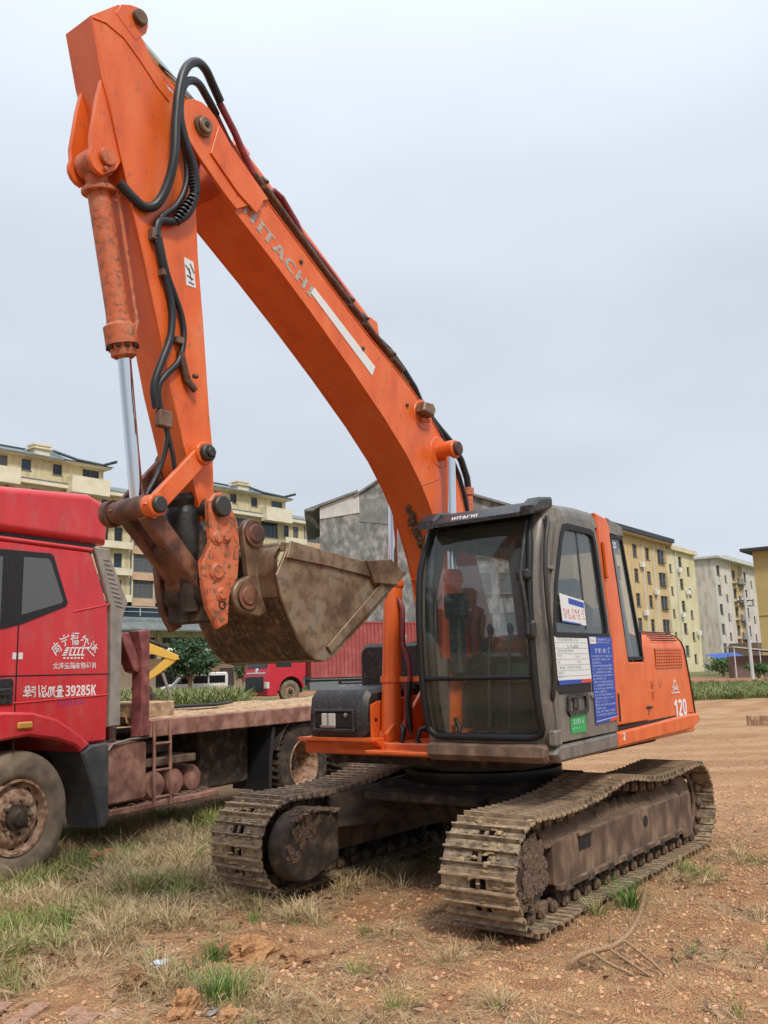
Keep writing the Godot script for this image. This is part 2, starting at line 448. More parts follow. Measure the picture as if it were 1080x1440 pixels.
	plain("marker_amber", 0.55, 0.28, 0.06, 0.3)
	mat("container_red", [[0.0, 0.28, 0.055, 0.05], [0.6, 0.36, 0.075, 0.07], [1.0, 0.40, 0.13, 0.12]], 0.6, 0.0, 0.15, 0.012, 0.0, 38)
	plain("cab_red_far", 0.50, 0.022, 0.04, 0.3)
	plain("black_far", 0.014, 0.016, 0.024, 0.4)
	plain("white_paint", 0.72, 0.73, 0.72, 0.4)
	plain("digger_yellow", 0.62, 0.37, 0.06, 0.5)
	# buildings
	mat("cream", [[0.0, 0.46, 0.38, 0.22], [0.5, 0.60, 0.52, 0.32], [1.0, 0.68, 0.62, 0.42]], 0.9, 0.0, 0.07, 0.012, 0.0, 41)
	mat("cream_light", [[0.0, 0.56, 0.50, 0.36], [0.5, 0.68, 0.62, 0.46], [1.0, 0.74, 0.70, 0.56]], 0.9, 0.0, 0.07, 0.012, 0.0, 42)
	mat("salmon", [[0.0, 0.46, 0.30, 0.19], [1.0, 0.60, 0.42, 0.28]], 0.9, 0.0, 0.1, 0.012, 0.0, 43)
	mat("roof_tile", [[0.0, 0.10, 0.115, 0.12], [0.6, 0.17, 0.19, 0.19], [1.0, 0.25, 0.26, 0.25]], 0.8, 0.0, 0.1, 0.02, 0.0, 44)
	plain("ridge_teal", 0.035, 0.06, 0.07, 0.6)
	mat("concrete", [[0.0, 0.10, 0.10, 0.10], [0.34, 0.16, 0.165, 0.165], [0.5, 0.21, 0.215, 0.21], [0.68, 0.29, 0.29, 0.28], [1.0, 0.38, 0.375, 0.36]], 0.9, 0.0, 0.14, 0.012, 0.0, 45)
	wear(M.concrete, 103, 0.02, 0.5, 0.8, Color(0.09, 0.09, 0.09), Color(0.15, 0.15, 0.145), 0.6, Vector3(1.2, 0.8, 1.2))
	mat("zinc", [[0.0, 0.15, 0.155, 0.155], [0.5, 0.21, 0.215, 0.215], [1.0, 0.30, 0.30, 0.295]], 0.7, 0.1, 0.12, 0.012, 0.0, 46)
	mat("zinc_pale", [[0.0, 0.44, 0.44, 0.42], [1.0, 0.60, 0.60, 0.58]], 0.6, 0.0, 0.12, 0.012, 0.0, 47)
	mat("ochre", [[0.0, 0.50, 0.34, 0.16], [0.5, 0.60, 0.44, 0.23], [1.0, 0.66, 0.52, 0.31]], 0.9, 0.0, 0.06, 0.012, 0.0, 48)
	mat("yellow_pale", [[0.0, 0.54, 0.46, 0.27], [0.5, 0.62, 0.55, 0.35], [1.0, 0.68, 0.62, 0.44]], 0.9, 0.0, 0.06, 0.012, 0.0, 49)
	mat("rose_grey", [[0.0, 0.50, 0.45, 0.39], [0.4, 0.60, 0.55, 0.49], [1.0, 0.66, 0.61, 0.55]], 0.9, 0.0, 0.06, 0.012, 0.0, 50)
	mat("mustard", [[0.0, 0.44, 0.33, 0.13], [1.0, 0.54, 0.42, 0.18]], 0.9, 0.0, 0.06, 0.012, 0.0, 51)
	wear(M.rose_grey, 104, 0.02, 0.5, 0.85, Color(0.22, 0.20, 0.17), Color(0.32, 0.28, 0.24), 0.6, Vector3(2.5, 0.5, 2.5))
	wear(M.ochre, 105, 0.02, 0.55, 0.9, Color(0.30, 0.20, 0.11), Color(0.40, 0.30, 0.17), 0.5, Vector3(2.5, 0.5, 2.5))
	wear(M.cream, 106, 0.02, 0.55, 0.9, Color(0.34, 0.28, 0.18), Color(0.44, 0.38, 0.25), 0.5, Vector3(2.5, 0.5, 2.5))
	plain("eave_dark", 0.035, 0.042, 0.055, 0.7)
	plain("frame_grey", 0.16, 0.17, 0.18, 0.6)
	plain("pipe_white", 0.62, 0.62, 0.60, 0.5)
	plain("tarp_blue", 0.02, 0.13, 0.62, 0.5)
	plain("shed_brown", 0.17, 0.115, 0.09, 0.8)
	# ground
	mat("earth", [[0.0, 0.55, 0.5, 0.46], [0.3, 0.82, 0.80, 0.78], [0.5, 1.0, 1.0, 1.0], [0.75, 1.0, 1.0, 1.0], [1.0, 1.0, 1.0, 1.0]], 0.97, 0.0, 1.1, 0.06, 3.5, 61, true, true)
	mat("rock", [[0.0, 0.20, 0.09, 0.04], [0.5, 0.42, 0.21, 0.09], [1.0, 0.58, 0.36, 0.20]], 0.95, 0.0, 4.0, 0.02, 1.0, 62, true)
	mat("paver", [[0.0, 0.20, 0.10, 0.07], [0.5, 0.33, 0.18, 0.12], [1.0, 0.42, 0.28, 0.18]], 0.95, 0.0, 2.0, 0.02, 0.6, 63)
	mat("bark", [[0.0, 0.14, 0.08, 0.045], [0.5, 0.32, 0.20, 0.11], [1.0, 0.50, 0.35, 0.21]], 0.9, 0.0, 6.0, 0.02, 0.4, 64)
	for nm in ["grass", "leaf"]:
		var m := plain(nm, 1, 1, 1, 0.7)
		m.vertex_color_use_as_albedo = true
		m.backlight_enabled = true
		m.backlight = Color(0.25, 0.25, 0.2)
	var cl := plain("clod", 1, 1, 1, 0.95)
	cl.vertex_color_use_as_albedo = true

func _ready() -> void:
	var cam := Camera3D.new()
	cam.name = "camera"
	cam.transform = Transform3D(Basis(V(-0.60196727, -0.02947535, -0.79797657), V(0.12312902, 0.98394062, -0.1292289), V(0.78897063, -0.17604565, -0.58867078)), V(6.41177403, 1.54370982, -3.86713821))
	cam.fov = 59.6915
	cam.near = 0.05
	cam.far = 1500.0
	cam.current = true
	add_child(cam)
	var we := WorldEnvironment.new()
	we.name = "world_environment"
	var env := Environment.new()
	env.background_mode = Environment.BG_SKY
	env.sky = Sky.new()
	env.sky.sky_material = sky()
	env.background_energy_multiplier = 1.0
	env.tonemap_mode = Environment.TONE_MAPPER_LINEAR
	env.tonemap_exposure = 1.72
	env.sdfgi_enabled = true
	env.ssao_enabled = true
	env.ssil_enabled = true
	we.environment = env
	add_child(we)
	var sun := DirectionalLight3D.new()
	sun.name = "sun"
	sun.light_color = Color(1.0, 0.965, 0.91)
	sun.light_energy = 0.5
	sun.light_angular_distance = 10.0
	sun.shadow_enabled = true
	sun.look_at_from_position(V(4.0, 9.0, -6.5), Vector3.ZERO)
	add_child(sun)
	materials()
	ground()
	left_block()
	grey_block()
	right_blocks()
	excavator()
	lorry()
	far_things()
	plants()
	scatter()

func sky() -> PanoramaSkyMaterial:
	# overcast: palest overhead, a little bluer and duller towards the side away from the veiled sun
	var w := 512; var h := 256
	var im := Image.create(w, h, false, Image.FORMAT_RGBF)
	var f := FastNoiseLite.new(); f.seed = 5; f.frequency = 1.1; f.fractal_octaves = 4
	for y in h:
		var el := PI * (0.5 - (y + 0.5) / h)
		for x in w:
			var az := TAU * ((x + 0.5) / w - 0.5)
			var d := Vector3(sin(az) * cos(el), sin(el), -cos(az) * cos(el))
			var e := maxf(0.0, sin(el))
			var n := f.get_noise_3d(d.x, d.y * 3.0, d.z) + 0.5 * f.get_noise_3d(d.x * 3.0, d.y * 9.0 + 5.0, d.z * 3.0)
			var k := 0.40 + 0.05 * e + 1.05 * pow(e, 4.4) + 0.07 * n * (1.0 - 0.7 * e)
			# a thicker, bluer bank of cloud stands over the right of the yard
			var bank := exp(-pow(acos(clampf(d.dot(Vector3(-0.99, 0.10, 0.07).normalized()), -1, 1)) / 0.62, 2.0))
			k *= 1.0 - 0.42 * bank
			var c := Color(k * (0.895 - 0.08 * bank), k * (0.985 - 0.008 * bank), k * (1.10 + 0.05 * bank))
			if el < 0.0:
				var g := clampf(-el * 12.0, 0.0, 1.0)
				c = c.lerp(Color(0.30, 0.22, 0.16), g)
			im.set_pixel(x, y, c)
	var m := PanoramaSkyMaterial.new()
	m.panorama = ImageTexture.create_from_image(im)
	return m

# ---------------------------------------------------------------- ground
var gn := FastNoiseLite.new()
func relief(x: float, z: float) -> float:
	var near := clampf(1.6 - Vector2(x - 1.0, z).length() / 9.0, 0.0, 1.0)
	var h := gn.get_noise_2d(x * 9.0, z * 9.0) * 0.018 * near + gn.get_noise_2d(x * 40.0 + 90.0, z * 40.0) * 0.011 * near
	h += gn.get_noise_2d(x * 2.0, z * 2.0 + 40.0) * 0.045 * near - 0.012
	var d := Vector2(x * RH.x + z * RH.z - (C0.x * RH.x + C0.z * RH.z), (x - C0.x) * DH.x + (z - C0.z) * DH.z)
	h += 0.05 * gn.get_noise_2d(d.x * 0.7, d.y * 5.0) * smoothstep(9.0, 16.0, d.y)
	# wheel ruts across the open yard, and the low bank at its far side
	h += -0.05 * pow(maxf(0.0, sin(d.y * 1.1 + d.x * 0.12)), 6.0) * smoothstep(9.0, 14.0, d.y) * (1.0 - smoothstep(40.0, 55.0, d.y))
	h += 0.2 * smoothstep(34.0, 42.0, d.y) * (1.0 - smoothstep(3.0, 8.0, d.x))
	h += smoothstep(52.0, 60.0, d.y) * 0.35 * smoothstep(6.0, 14.0, d.x)
	if absf(x) < 2.1 and absf(z) < 1.45:
		h = minf(h, -0.005)
	if x > 0.9 and x < 2.0 and absf(absf(z) - 1.0) < 0.4:
		h -= 0.02 * smoothstep(0.9, 1.3, x) * (1.0 - smoothstep(1.5, 2.0, x))
	return h
func grassy(x: float, z: float) -> float:
	var n := gn.get_noise_2d(x * 11.0 + 300.0, z * 11.0) + 0.5 * gn.get_noise_2d(x * 5.0 + 20.0, z * 5.0)
	var g := smoothstep(0.15, 0.95, z - 0.05 + n * 0.7 + (x - 2.4) * -0.12) * smoothstep(4.6, 3.7, x + n * 0.5)
	g = maxf(g, 0.8 * exp(-pow((x - 3.12 - n * 0.25) / 0.24, 2.0)) * smoothstep(-1.3, -0.5, z + n * 0.3))
	g = maxf(g, 0.55 * smoothstep(0.12, 0.45, n) * smoothstep(-3.2, -1.0, x))
	return clampf(g, 0.0, 1.0)
func ground() -> void:
	gn.seed = 9; gn.frequency = 0.12; gn.fractal_octaves = 4
	var xs := []; var zs := []
	var s := 0.05
	var p := -4.6
	while p < 5.2:
		xs.append(p); p += s
	p = 5.2
	while p < 400.0:
		xs.append(p); s *= 1.13; p += s
	s = 0.05; p = -4.6
	while p > -420.0:
		s *= 1.055; p -= s
		xs.push_front(p)
	s = 0.05; p = -4.0
	while p < 4.2:
		zs.append(p); p += s
	while p < 420.0:
		zs.append(p); s *= 1.055; p += s
	s = 0.05; p = -4.0
	while p > -400.0:
		s *= 1.09; p -= s
		zs.push_front(p)
	var nx := xs.size(); var nz := zs.size()
	var v := PackedVector3Array(); var nn := PackedVector3Array(); var cc := PackedColorArray(); var ix := PackedInt32Array()
	for i in nx:
		for j in nz:
			var x: float = xs[i]; var z: float = zs[j]
			v.append(V(x, relief(x, z), z))
			var d := Vector2((x - C0.x) * RH.x + (z - C0.z) * RH.z, (x - C0.x) * DH.x + (z - C0.z) * DH.z)
			var a := gn.get_noise_2d(x * 6.0, z * 6.0 + 77.0)
			var b := gn.get_noise_2d(x * 28.0 + 50.0, z * 28.0)
			var c := Color(0.46, 0.235, 0.102).lerp(Color(0.58, 0.35, 0.165), clampf(0.4 + a * 1.3, 0, 1))
			c = c.lerp(Color(0.35, 0.145, 0.068), clampf(b * 1.4 + a * 0.6 + 0.12, 0, 0.8))
			c = c.lerp(Color(0.40, 0.27, 0.15), 0.75 * grassy(x, z))
			# pale sandy yard farther out, streaked along the ruts
			var st := gn.get_noise_2d(d.x * 0.9, d.y * 7.0)
			var fr := Color(0.58, 0.335, 0.165).lerp(Color(0.44, 0.225, 0.105), clampf(0.35 + st * 1.5, 0, 1)).lerp(Color(0.62, 0.40, 0.23), clampf(-st * 1.2, 0, 0.7))
			c = c.lerp(fr, smoothstep(7.5, 11.0, d.y))
			if d.y > 38.0:
				var verge := Color(0.12, 0.16, 0.05).lerp(Color(0.30, 0.24, 0.11), clampf(0.35 + st * 1.4, 0, 1))
				c = c.lerp(verge, smoothstep(38.0, 41.0, d.y + a * 3.0))
				c = c.lerp(Color(0.42, 0.20, 0.11), smoothstep(56.0, 58.0, d.y + a * 2.0) * smoothstep(76.0, 72.0, d.y))
			cc.append(c)
	for i in nx:
		for j in nz:
			var l := v[maxi(i - 1, 0) * nz + j]; var r := v[mini(i + 1, nx - 1) * nz + j]
			var q := v[i * nz + maxi(j - 1, 0)]; var t := v[i * nz + mini(j + 1, nz - 1)]
			nn.append((t - q).cross(r - l).normalized())
			if i < nx - 1 and j < nz - 1:
				var k := i * nz + j
				ix.append_array([k, k + nz, k + nz + 1, k, k + nz + 1, k + 1])
	var arr := []
	arr.resize(Mesh.ARRAY_MAX)
	arr[Mesh.ARRAY_VERTEX] = v; arr[Mesh.ARRAY_NORMAL] = nn; arr[Mesh.ARRAY_COLOR] = cc; arr[Mesh.ARRAY_INDEX] = ix
	var am := ArrayMesh.new()
	am.add_surface_from_arrays(Mesh.PRIMITIVE_TRIANGLES, arr)
	struct("ground", am, M.earth)

# ---------------------------------------------------------------- excavator
func text(called: String, s: String, h: float, mt: Material, parent: Node, xf: Transform3D, wide := 1.0, bold := true) -> MeshInstance3D:
	var t := TextMesh.new()
	var f := SystemFont.new()
	f.font_names = PackedStringArray(["Droid Sans"])
	if bold: f.font_weight = 700
	t.font = f
	t.text = s
	t.font_size = 48
	t.pixel_size = h / 34.5
	t.depth = 0.003
	t.curve_step = 4.0
	var o := pm(called, t, mt, parent)
	o.transform = Transform3D(Basis(xf.basis.x * wide, xf.basis.y, xf.basis.z), xf.origin)
	return o

func track_path() -> Array:
	var l := []
	for a in [[1.42, -0.012], [0.0, 0.0], [-1.5, 0.0]]: l.append(Vector2(a[0], a[1]))
	for k in range(1, 11):
		var a := deg_to_rad(-90.0 - 18.0 * k)
		l.append(Vector2(-1.5 + 0.362 * cos(a), 0.36 + 0.36 * sin(a)))
	for a in [[-1.14, 0.70], [-0.86, 0.685], [-0.6, 0.69], [-0.35, 0.715], [-0.1, 0.752], [0.11, 0.762], [0.3, 0.732], [0.5, 0.70], [0.78, 0.678], [1.1, 0.67], [1.3, 0.675]]: l.append(Vector2(a[0], a[1]))
	for k in range(0, 10):
		var a := deg_to_rad(90.0 - 18.0 * k)
		l.append(Vector2(1.45 + 0.355 * cos(a), 0.335 + 0.345 * sin(a)))
	return l

func shoe_mesh(sd: int) -> ArrayMesh:
	var mb := MB.new()
	var r := RandomNumberGenerator.new(); r.seed = sd
	# x along the chain, y outwards, z across; outer edge of the ribs at y = 0
	for cx in [-0.0405, 0.0405]:
		var hh := r.randf_range(-0.004, 0.0)
		mb.prism(P2([cx - 0.011, -0.034, cx + 0.011, -0.034, cx + 0.005, hh, cx - 0.005, hh]), -0.25, 0.25, 0.0)
	# the plate between the ribs, with its two mud holes, then the lapped edges
	mb.box(V(-0.0265, -0.044, -0.25), V(0.0265, -0.031, -0.055)).box(V(-0.0265, -0.044, -0.012), V(0.0265, -0.031, 0.012)).box(V(-0.0265, -0.044, 0.055), V(0.0265, -0.031, 0.25))
	mb.box(V(-0.079, -0.046, -0.25), V(-0.0515, -0.030, 0.25)).box(V(0.0515, -0.046, -0.25), V(0.079, -0.032, 0.25))
	for z in [-0.13, -0.075, 0.075, 0.13]: mb.cyl(V(0.0, -0.032, z), V(0.0, -0.021, z), 0.010, 6, 0.002)
	return mb.mesh()

func track(ex: Node3D, zc: float, label: String) -> void:
	var side := signf(zc)
	var path := track_path()
	path.append(path[0])
	var L := 0.0
	for i in path.size() - 1: L += path[i].distance_to(path[i + 1])
	var count := 50
	var step := L / count
	var shoes := [shoe_mesh(1), shoe_mesh(2), shoe_mesh(3)]
	var rng := RandomNumberGenerator.new(); rng.seed = 40 + int(side)
	var at := func(s: float) -> Array:
		s = fposmod(s, L)
		for i in path.size() - 1:
			var d: float = path[i].distance_to(path[i + 1])
			if s <= d: return [path[i].lerp(path[i + 1], s / d), (path[i + 1] - path[i]).normalized()]
			s -= d
		return [path[0], Vector2.LEFT]
	var chain := MB.new()
	for k in count:
		var s := (k + 0.5) * step
		var a: Vector2 = at.call(s - step * 0.42)[0]; var b: Vector2 = at.call(s + step * 0.42)[0]
		var mid: Vector2 = (a + b) * 0.5 * 0.5 + at.call(s)[0] * 0.5
		var t := (b - a).normalized()
		var out := Vector2(-t.y, t.x) * -1.0
		out = Vector2(t.y, -t.x) * -1.0
		var o := pm("track_shoe", shoes[k % 3], M.shoe_a if rng.randf() < 0.5 else M.shoe_b, ex)
		var bx := Vector3(t.x, t.y, 0); var by := Vector3(out.x, out.y, 0)
		var bz := bx.cross(by)
		o.transform = Transform3D(Basis(bx, by, bz).rotated(Vector3.BACK, rng.randf_range(-0.03, 0.03)), V(mid.x, mid.y, zc + rng.randf_range(-0.006, 0.006)))
		# the chain's links behind the shoe
		chain.x = Transform3D(Basis(bx, by, bz), V(mid.x, mid.y, zc))
		for z in [-0.085, 0.085]:
			chain.box(V(-0.07, -0.125, z - 0.018), V(0.07, -0.045, z + 0.018), 0.012)
			chain.box(V(0.055, -0.118, z * 1.45 - 0.016), V(0.12, -0.052, z * 1.45 + 0.016), 0.01)
		chain.cyl(V(0.085, -0.09, -0.15), V(0.085, -0.09, 0.15), 0.024, 8)
	part("track_chain", chain, M.frame_dirt, ex)
	var e := side   # outwards
	# sprocket with its drive cover at the front, idler at the back
	var sp := MB.new()
	var teeth := PackedVector2Array()
	for k in 21 * 4:
		var a := TAU * k / 84.0
		teeth.append(Vector2(1.45, 0.335) + Vector2(cos(a), sin(a)) * (0.262 if k % 4 < 2 else 0.222))
	sp.prism(teeth, zc - 0.035, zc + 0.035, 0.004)
	part("sprocket", sp, M.under_dark, ex)
	var dc := MB.new()
	dc.lat(V(1.43, 0.335, zc + e * 0.03), V(1.43, 0.335, zc + e * 0.19), [Vector2(0, 0), Vector2(0.215, 0), Vector2(0.222, 0.05), Vector2(0.215, 0.10), Vector2(0.19, 0.112), Vector2(0.185, 0.135), Vector2(0.13, 0.15), Vector2(0, 0.153)], 28)
	for k in 18:
		var a := TAU * k / 18.0
		var q := V(1.43 + 0.2 * cos(a), 0.335 + 0.2 * sin(a), zc + e * 0.128)
		dc.cyl(q, q + V(0, 0, e * 0.022), 0.016, 6)
	part("drive_cover", dc, M.under_dark, ex)
	var cake := MB.new()
	for k in 90:
		var a := rng.randf() * TAU; var rr := sqrt(rng.randf()) * 0.2
		cake.blob(V(1.43 + rr * cos(a), 0.335 + rr * sin(a), zc + e * (0.184 if rr < 0.135 else lerpf(0.178, 0.158, (rr - 0.135) / 0.065))), V(0.034, 0.034, 0.007) * rng.randf_range(0.4, 1.5), 0.5, k, 5, 8)
	part("caked_earth", cake, M.mud, ex).set_meta("kind", "stuff")
	var idl := MB.new()
	idl.lat(V(-1.5, 0.36, zc - 0.08), V(-1.5, 0.36, zc + 0.08), [Vector2(0, 0), Vector2(0.20, 0), Vector2(0.245, 0.03), Vector2(0.245, 0.055), Vector2(0.262, 0.06), Vector2(0.262, 0.10), Vector2(0.245, 0.105), Vector2(0.245, 0.13), Vector2(0.2, 0.16), Vector2(0, 0.16)], 28)
	part("idler_wheel", idl, M.frame_dirt, ex)
	# the side frame: a box with a sloped top, a lip at its foot
	var fr := MB.new()
	fr.x = Transform3D(Basis(V(0, 0, 1), V(0, 1, 0), V(-1, 0, 0)), Vector3.ZERO)   # local x -> z, extrude along -x
	var zo := zc + e * 0.155; var zi := zc - e * 0.155
	fr.prism(P2([zo, 0.195, zo, 0.45, zc + e * 0.08, 0.53, zc - e * 0.09, 0.555, zi, 0.53, zi, 0.195]), -1.10, 1.24, 0.012)
	fr.prism(P2([zo - e * 0.02, 0.17, zo + e * 0.028, 0.17, zo + e * 0.028, 0.198, zo - e * 0.02, 0.205]), -1.08, 1.2, 0.004)
	part("track_frame", fr, M.frame_dirt, ex)
	var hol := MB.new()
	hol.box(V(0.56, 0.35, zo - 0.006), V(0.74, 0.435, zo + e * 0.003)).lat(V(-0.44, 0.365, zo - e * 0.01), V(-0.44, 0.365, zo + e * 0.004), [Vector2(0, 0), Vector2(0.042, 0), Vector2(0.042, 0.014), Vector2(0, 0.014)], 14)
	part("frame_opening_shade", hol, M.seal, ex)  # black plates paint the shade of two openings; the frame is solid
	var lip := MB.new()
	lip.bar(V(0.52, 0.452, zo + e * 0.01), V(0.76, 0.452, zo + e * 0.01), 0.03, 0.02, 0.004)
	part("step_lip", lip, M.frame_dirt, ex)
	var yk := MB.new()
	yk.box(V(-1.47, 0.10, zo - e * 0.03), V(-1.26, 0.47, zo + e * 0.012), 0.02).box(V(-1.30, 0.18, zi), V(-1.2, 0.46, zo - e * 0.01), 0.012)
	yk.lat(V(-1.3, 0.5, zc + e * 0.05), V(-1.3, 0.56, zc + e * 0.07), [Vector2(0, 0), Vector2(0.07, 0.0), Vector2(0.055, 0.04), Vector2(0, 0.06)], 12)
	part("idler_yoke", yk, M.frame_dirt, ex)
	for k in 7:
		var xk := -1.02 + 0.33 * k
		var ro := MB.new()
		ro.lat(V(xk, 0.155, zc - 0.15), V(xk, 0.155, zc + 0.15), [Vector2(0, 0), Vector2(0.04, 0), Vector2(0.045, 0.02), Vector2(0.085, 0.03), Vector2(0.085, 0.06), Vector2(0.07, 0.065), Vector2(0.07, 0.235), Vector2(0.085, 0.24), Vector2(0.085, 0.27), Vector2(0.045, 0.28), Vector2(0.04, 0.3), Vector2(0, 0.3)], 14)
		ro.box(V(xk - 0.05, 0.15, zo - 0.03), V(xk + 0.05, 0.2, zo + 0.012), 0.006)
		part("track_roller", ro, M.under_dark, ex)
	var ca := MB.new()
	ca.cyl(V(0.1, 0.655, zc - 0.12), V(0.1, 0.655, zc + 0.14), 0.052, 14).box(V(0.06, 0.5, zc - 0.03), V(0.14, 0.66, zc + 0.03), 0.006)
	part("carrier_roller", ca, M.under_dark, ex)
	# earth lodged on the frame, straw-pale crumbs on the shoes
	var rows := []
	for i in 141:
		var row := []
		for j in 17:
			var px := 1.2 - 2.25 * i / 140.0
			var q := j / 16.0
			var pz := zc + e * lerpf(-0.15, 0.15, q)
			var y := (lerpf(0.53, 0.555, q * 5.0) if q < 0.2 else (lerpf(0.555, 0.53, (q - 0.2) / 0.57) if q < 0.77 else lerpf(0.53, 0.452, (q - 0.77) / 0.23))) + 0.012 + (0.075 * maxf(0.0, gn.get_noise_2d(px * 14.0, pz * 25.0) + 0.3) + 0.05 * gn.get_noise_2d(px * 70.0, pz * 110.0)) * pow(sin(PI * q), 0.7)
			if i == 0 or i == 140 or j == 0 or j == 16: y -= 0.03
			row.append(V(px, y, pz))
		rows.append(row)
	var mud := MB.new()
	mud.sheet(rows, e < 0.0)
	part("packed_earth", mud, M.mud, ex)
	var crumbs := MB.new()
	for k in 420:
		var s := rng.randf() * L
		var q: Array = at.call(s)
		var t: Vector2 = q[1]
		var out := Vector2(-t.y, t.x)
		var b: Vector2 = q[0] + out * -0.026
		if (q[0] as Vector2).y < 0.05: continue
		crumbs.col = Color(1, 1, 1)
		var zz := zc + clampf(rng.randfn() * 0.09 - 0.02, -0.22, 0.22)
		crumbs.blob(V(b.x, b.y, zz), V(rng.randf_range(0.01, 0.028), rng.randf_range(0.006, 0.014), rng.randf_range(0.012, 0.04)), 0.6, k, 3, 5)
	var cr := part("clinging_mud", crumbs, M.mud_pale, ex)
	cr.set_meta("kind", "stuff")
	tag(ex.get_node("track_frame" if side < 0.0 else "track_frame_001"), label)

func undercarriage(ex: Node3D) -> void:
	track(ex, -0.995, "dried-mud side frame nearest the camera")
	track(ex, 0.995, "side frame beside the red lorry")
	var xf := MB.new()
	xf.box(V(-0.62, 0.42, -0.62), V(0.62, 0.70, 0.62), 0.03)
	for sx in [-1.0, 1.0]:
		for sz in [-1.0, 1.0]:
			# splayed leg: wide at the centre, lower where it meets the side frame
			var a := V(sx * 0.45, 0.56, sz * 0.42); var b := V(sx * 0.92, 0.50, sz * 0.87)
			xf.bar(a, b, 0.34, 0.26, 0.02)
			xf.bar(V(sx * 0.3, 0.6, sz * 0.5), V(sx * 0.5, 0.5, sz * 0.88), 0.3, 0.24, 0.02)
	xf.box(V(0.60, 0.60, -0.5), V(0.92, 0.665, 0.5), 0.012)
	part("cross_frame", xf, M.under_dark, ex)
	var mg := MB.new()
	var prof := arc(1.46, 0.355, 0.235, 100, 285, 12)
	mg.prism(P2([1.12, 0.54, 1.12, 0.20] + arc(1.47, 0.345, 0.24, -100, 90, 12)), 0.58, 0.75, 0.015)
	part("motor_guard", mg, M.under_dark, ex)
	var mk := MB.new()
	var rg := RandomNumberGenerator.new(); rg.seed = 12
	for k in 90:
		var px := rg.randf_range(1.13, 1.60); var pz := rg.randf_range(0.56, 0.74)
		var tx := clampf((px - 1.42) / 0.24, 0.0, 1.0)
		mk.blob(V(px, lerpf(0.545, 0.585, clampf((px - 1.12) / 0.3, 0, 1)) - 0.10 * tx * tx, pz), V(rg.randf_range(0.015, 0.045), rg.randf_range(0.008, 0.02), rg.randf_range(0.015, 0.04)), 0.6, k, 4, 6)
	for k in 40:
		var a := rg.randf_range(-0.6, 2.2); var rr := rg.randf_range(0.05, 0.22)
		mk.blob(V(1.46 + rr * cos(a), 0.345 + rr * sin(a), 0.58), V(rg.randf_range(0.012, 0.035), rg.randf_range(0.012, 0.035), 0.006), 0.6, k + 200, 4, 6)
	part("caked_earth", mk, M.mud, ex).set_meta("kind", "stuff")
	var mg2 := MB.new()
	mg2.prism(P2([1.12, 0.5, 1.12, 0.22] + arc(1.40, 0.345, 0.18, -100, 90, 10)), -0.74, -0.62, 0.015)
	part("motor_guard", mg2, M.under_dark, ex)
	var br := MB.new()
	br.lat(V(0, 0.69, 0), V(0, 0.95, 0), [Vector2(0, 0), Vector2(0.62, 0), Vector2(0.63, 0.02), Vector2(0.63, 0.09), Vector2(0.56, 0.1), Vector2(0.56, 0.18), Vector2(0.66, 0.19), Vector2(0.66, 0.25), Vector2(0, 0.25)], 40)
	part("swing_bearing", br, M.grease, ex)

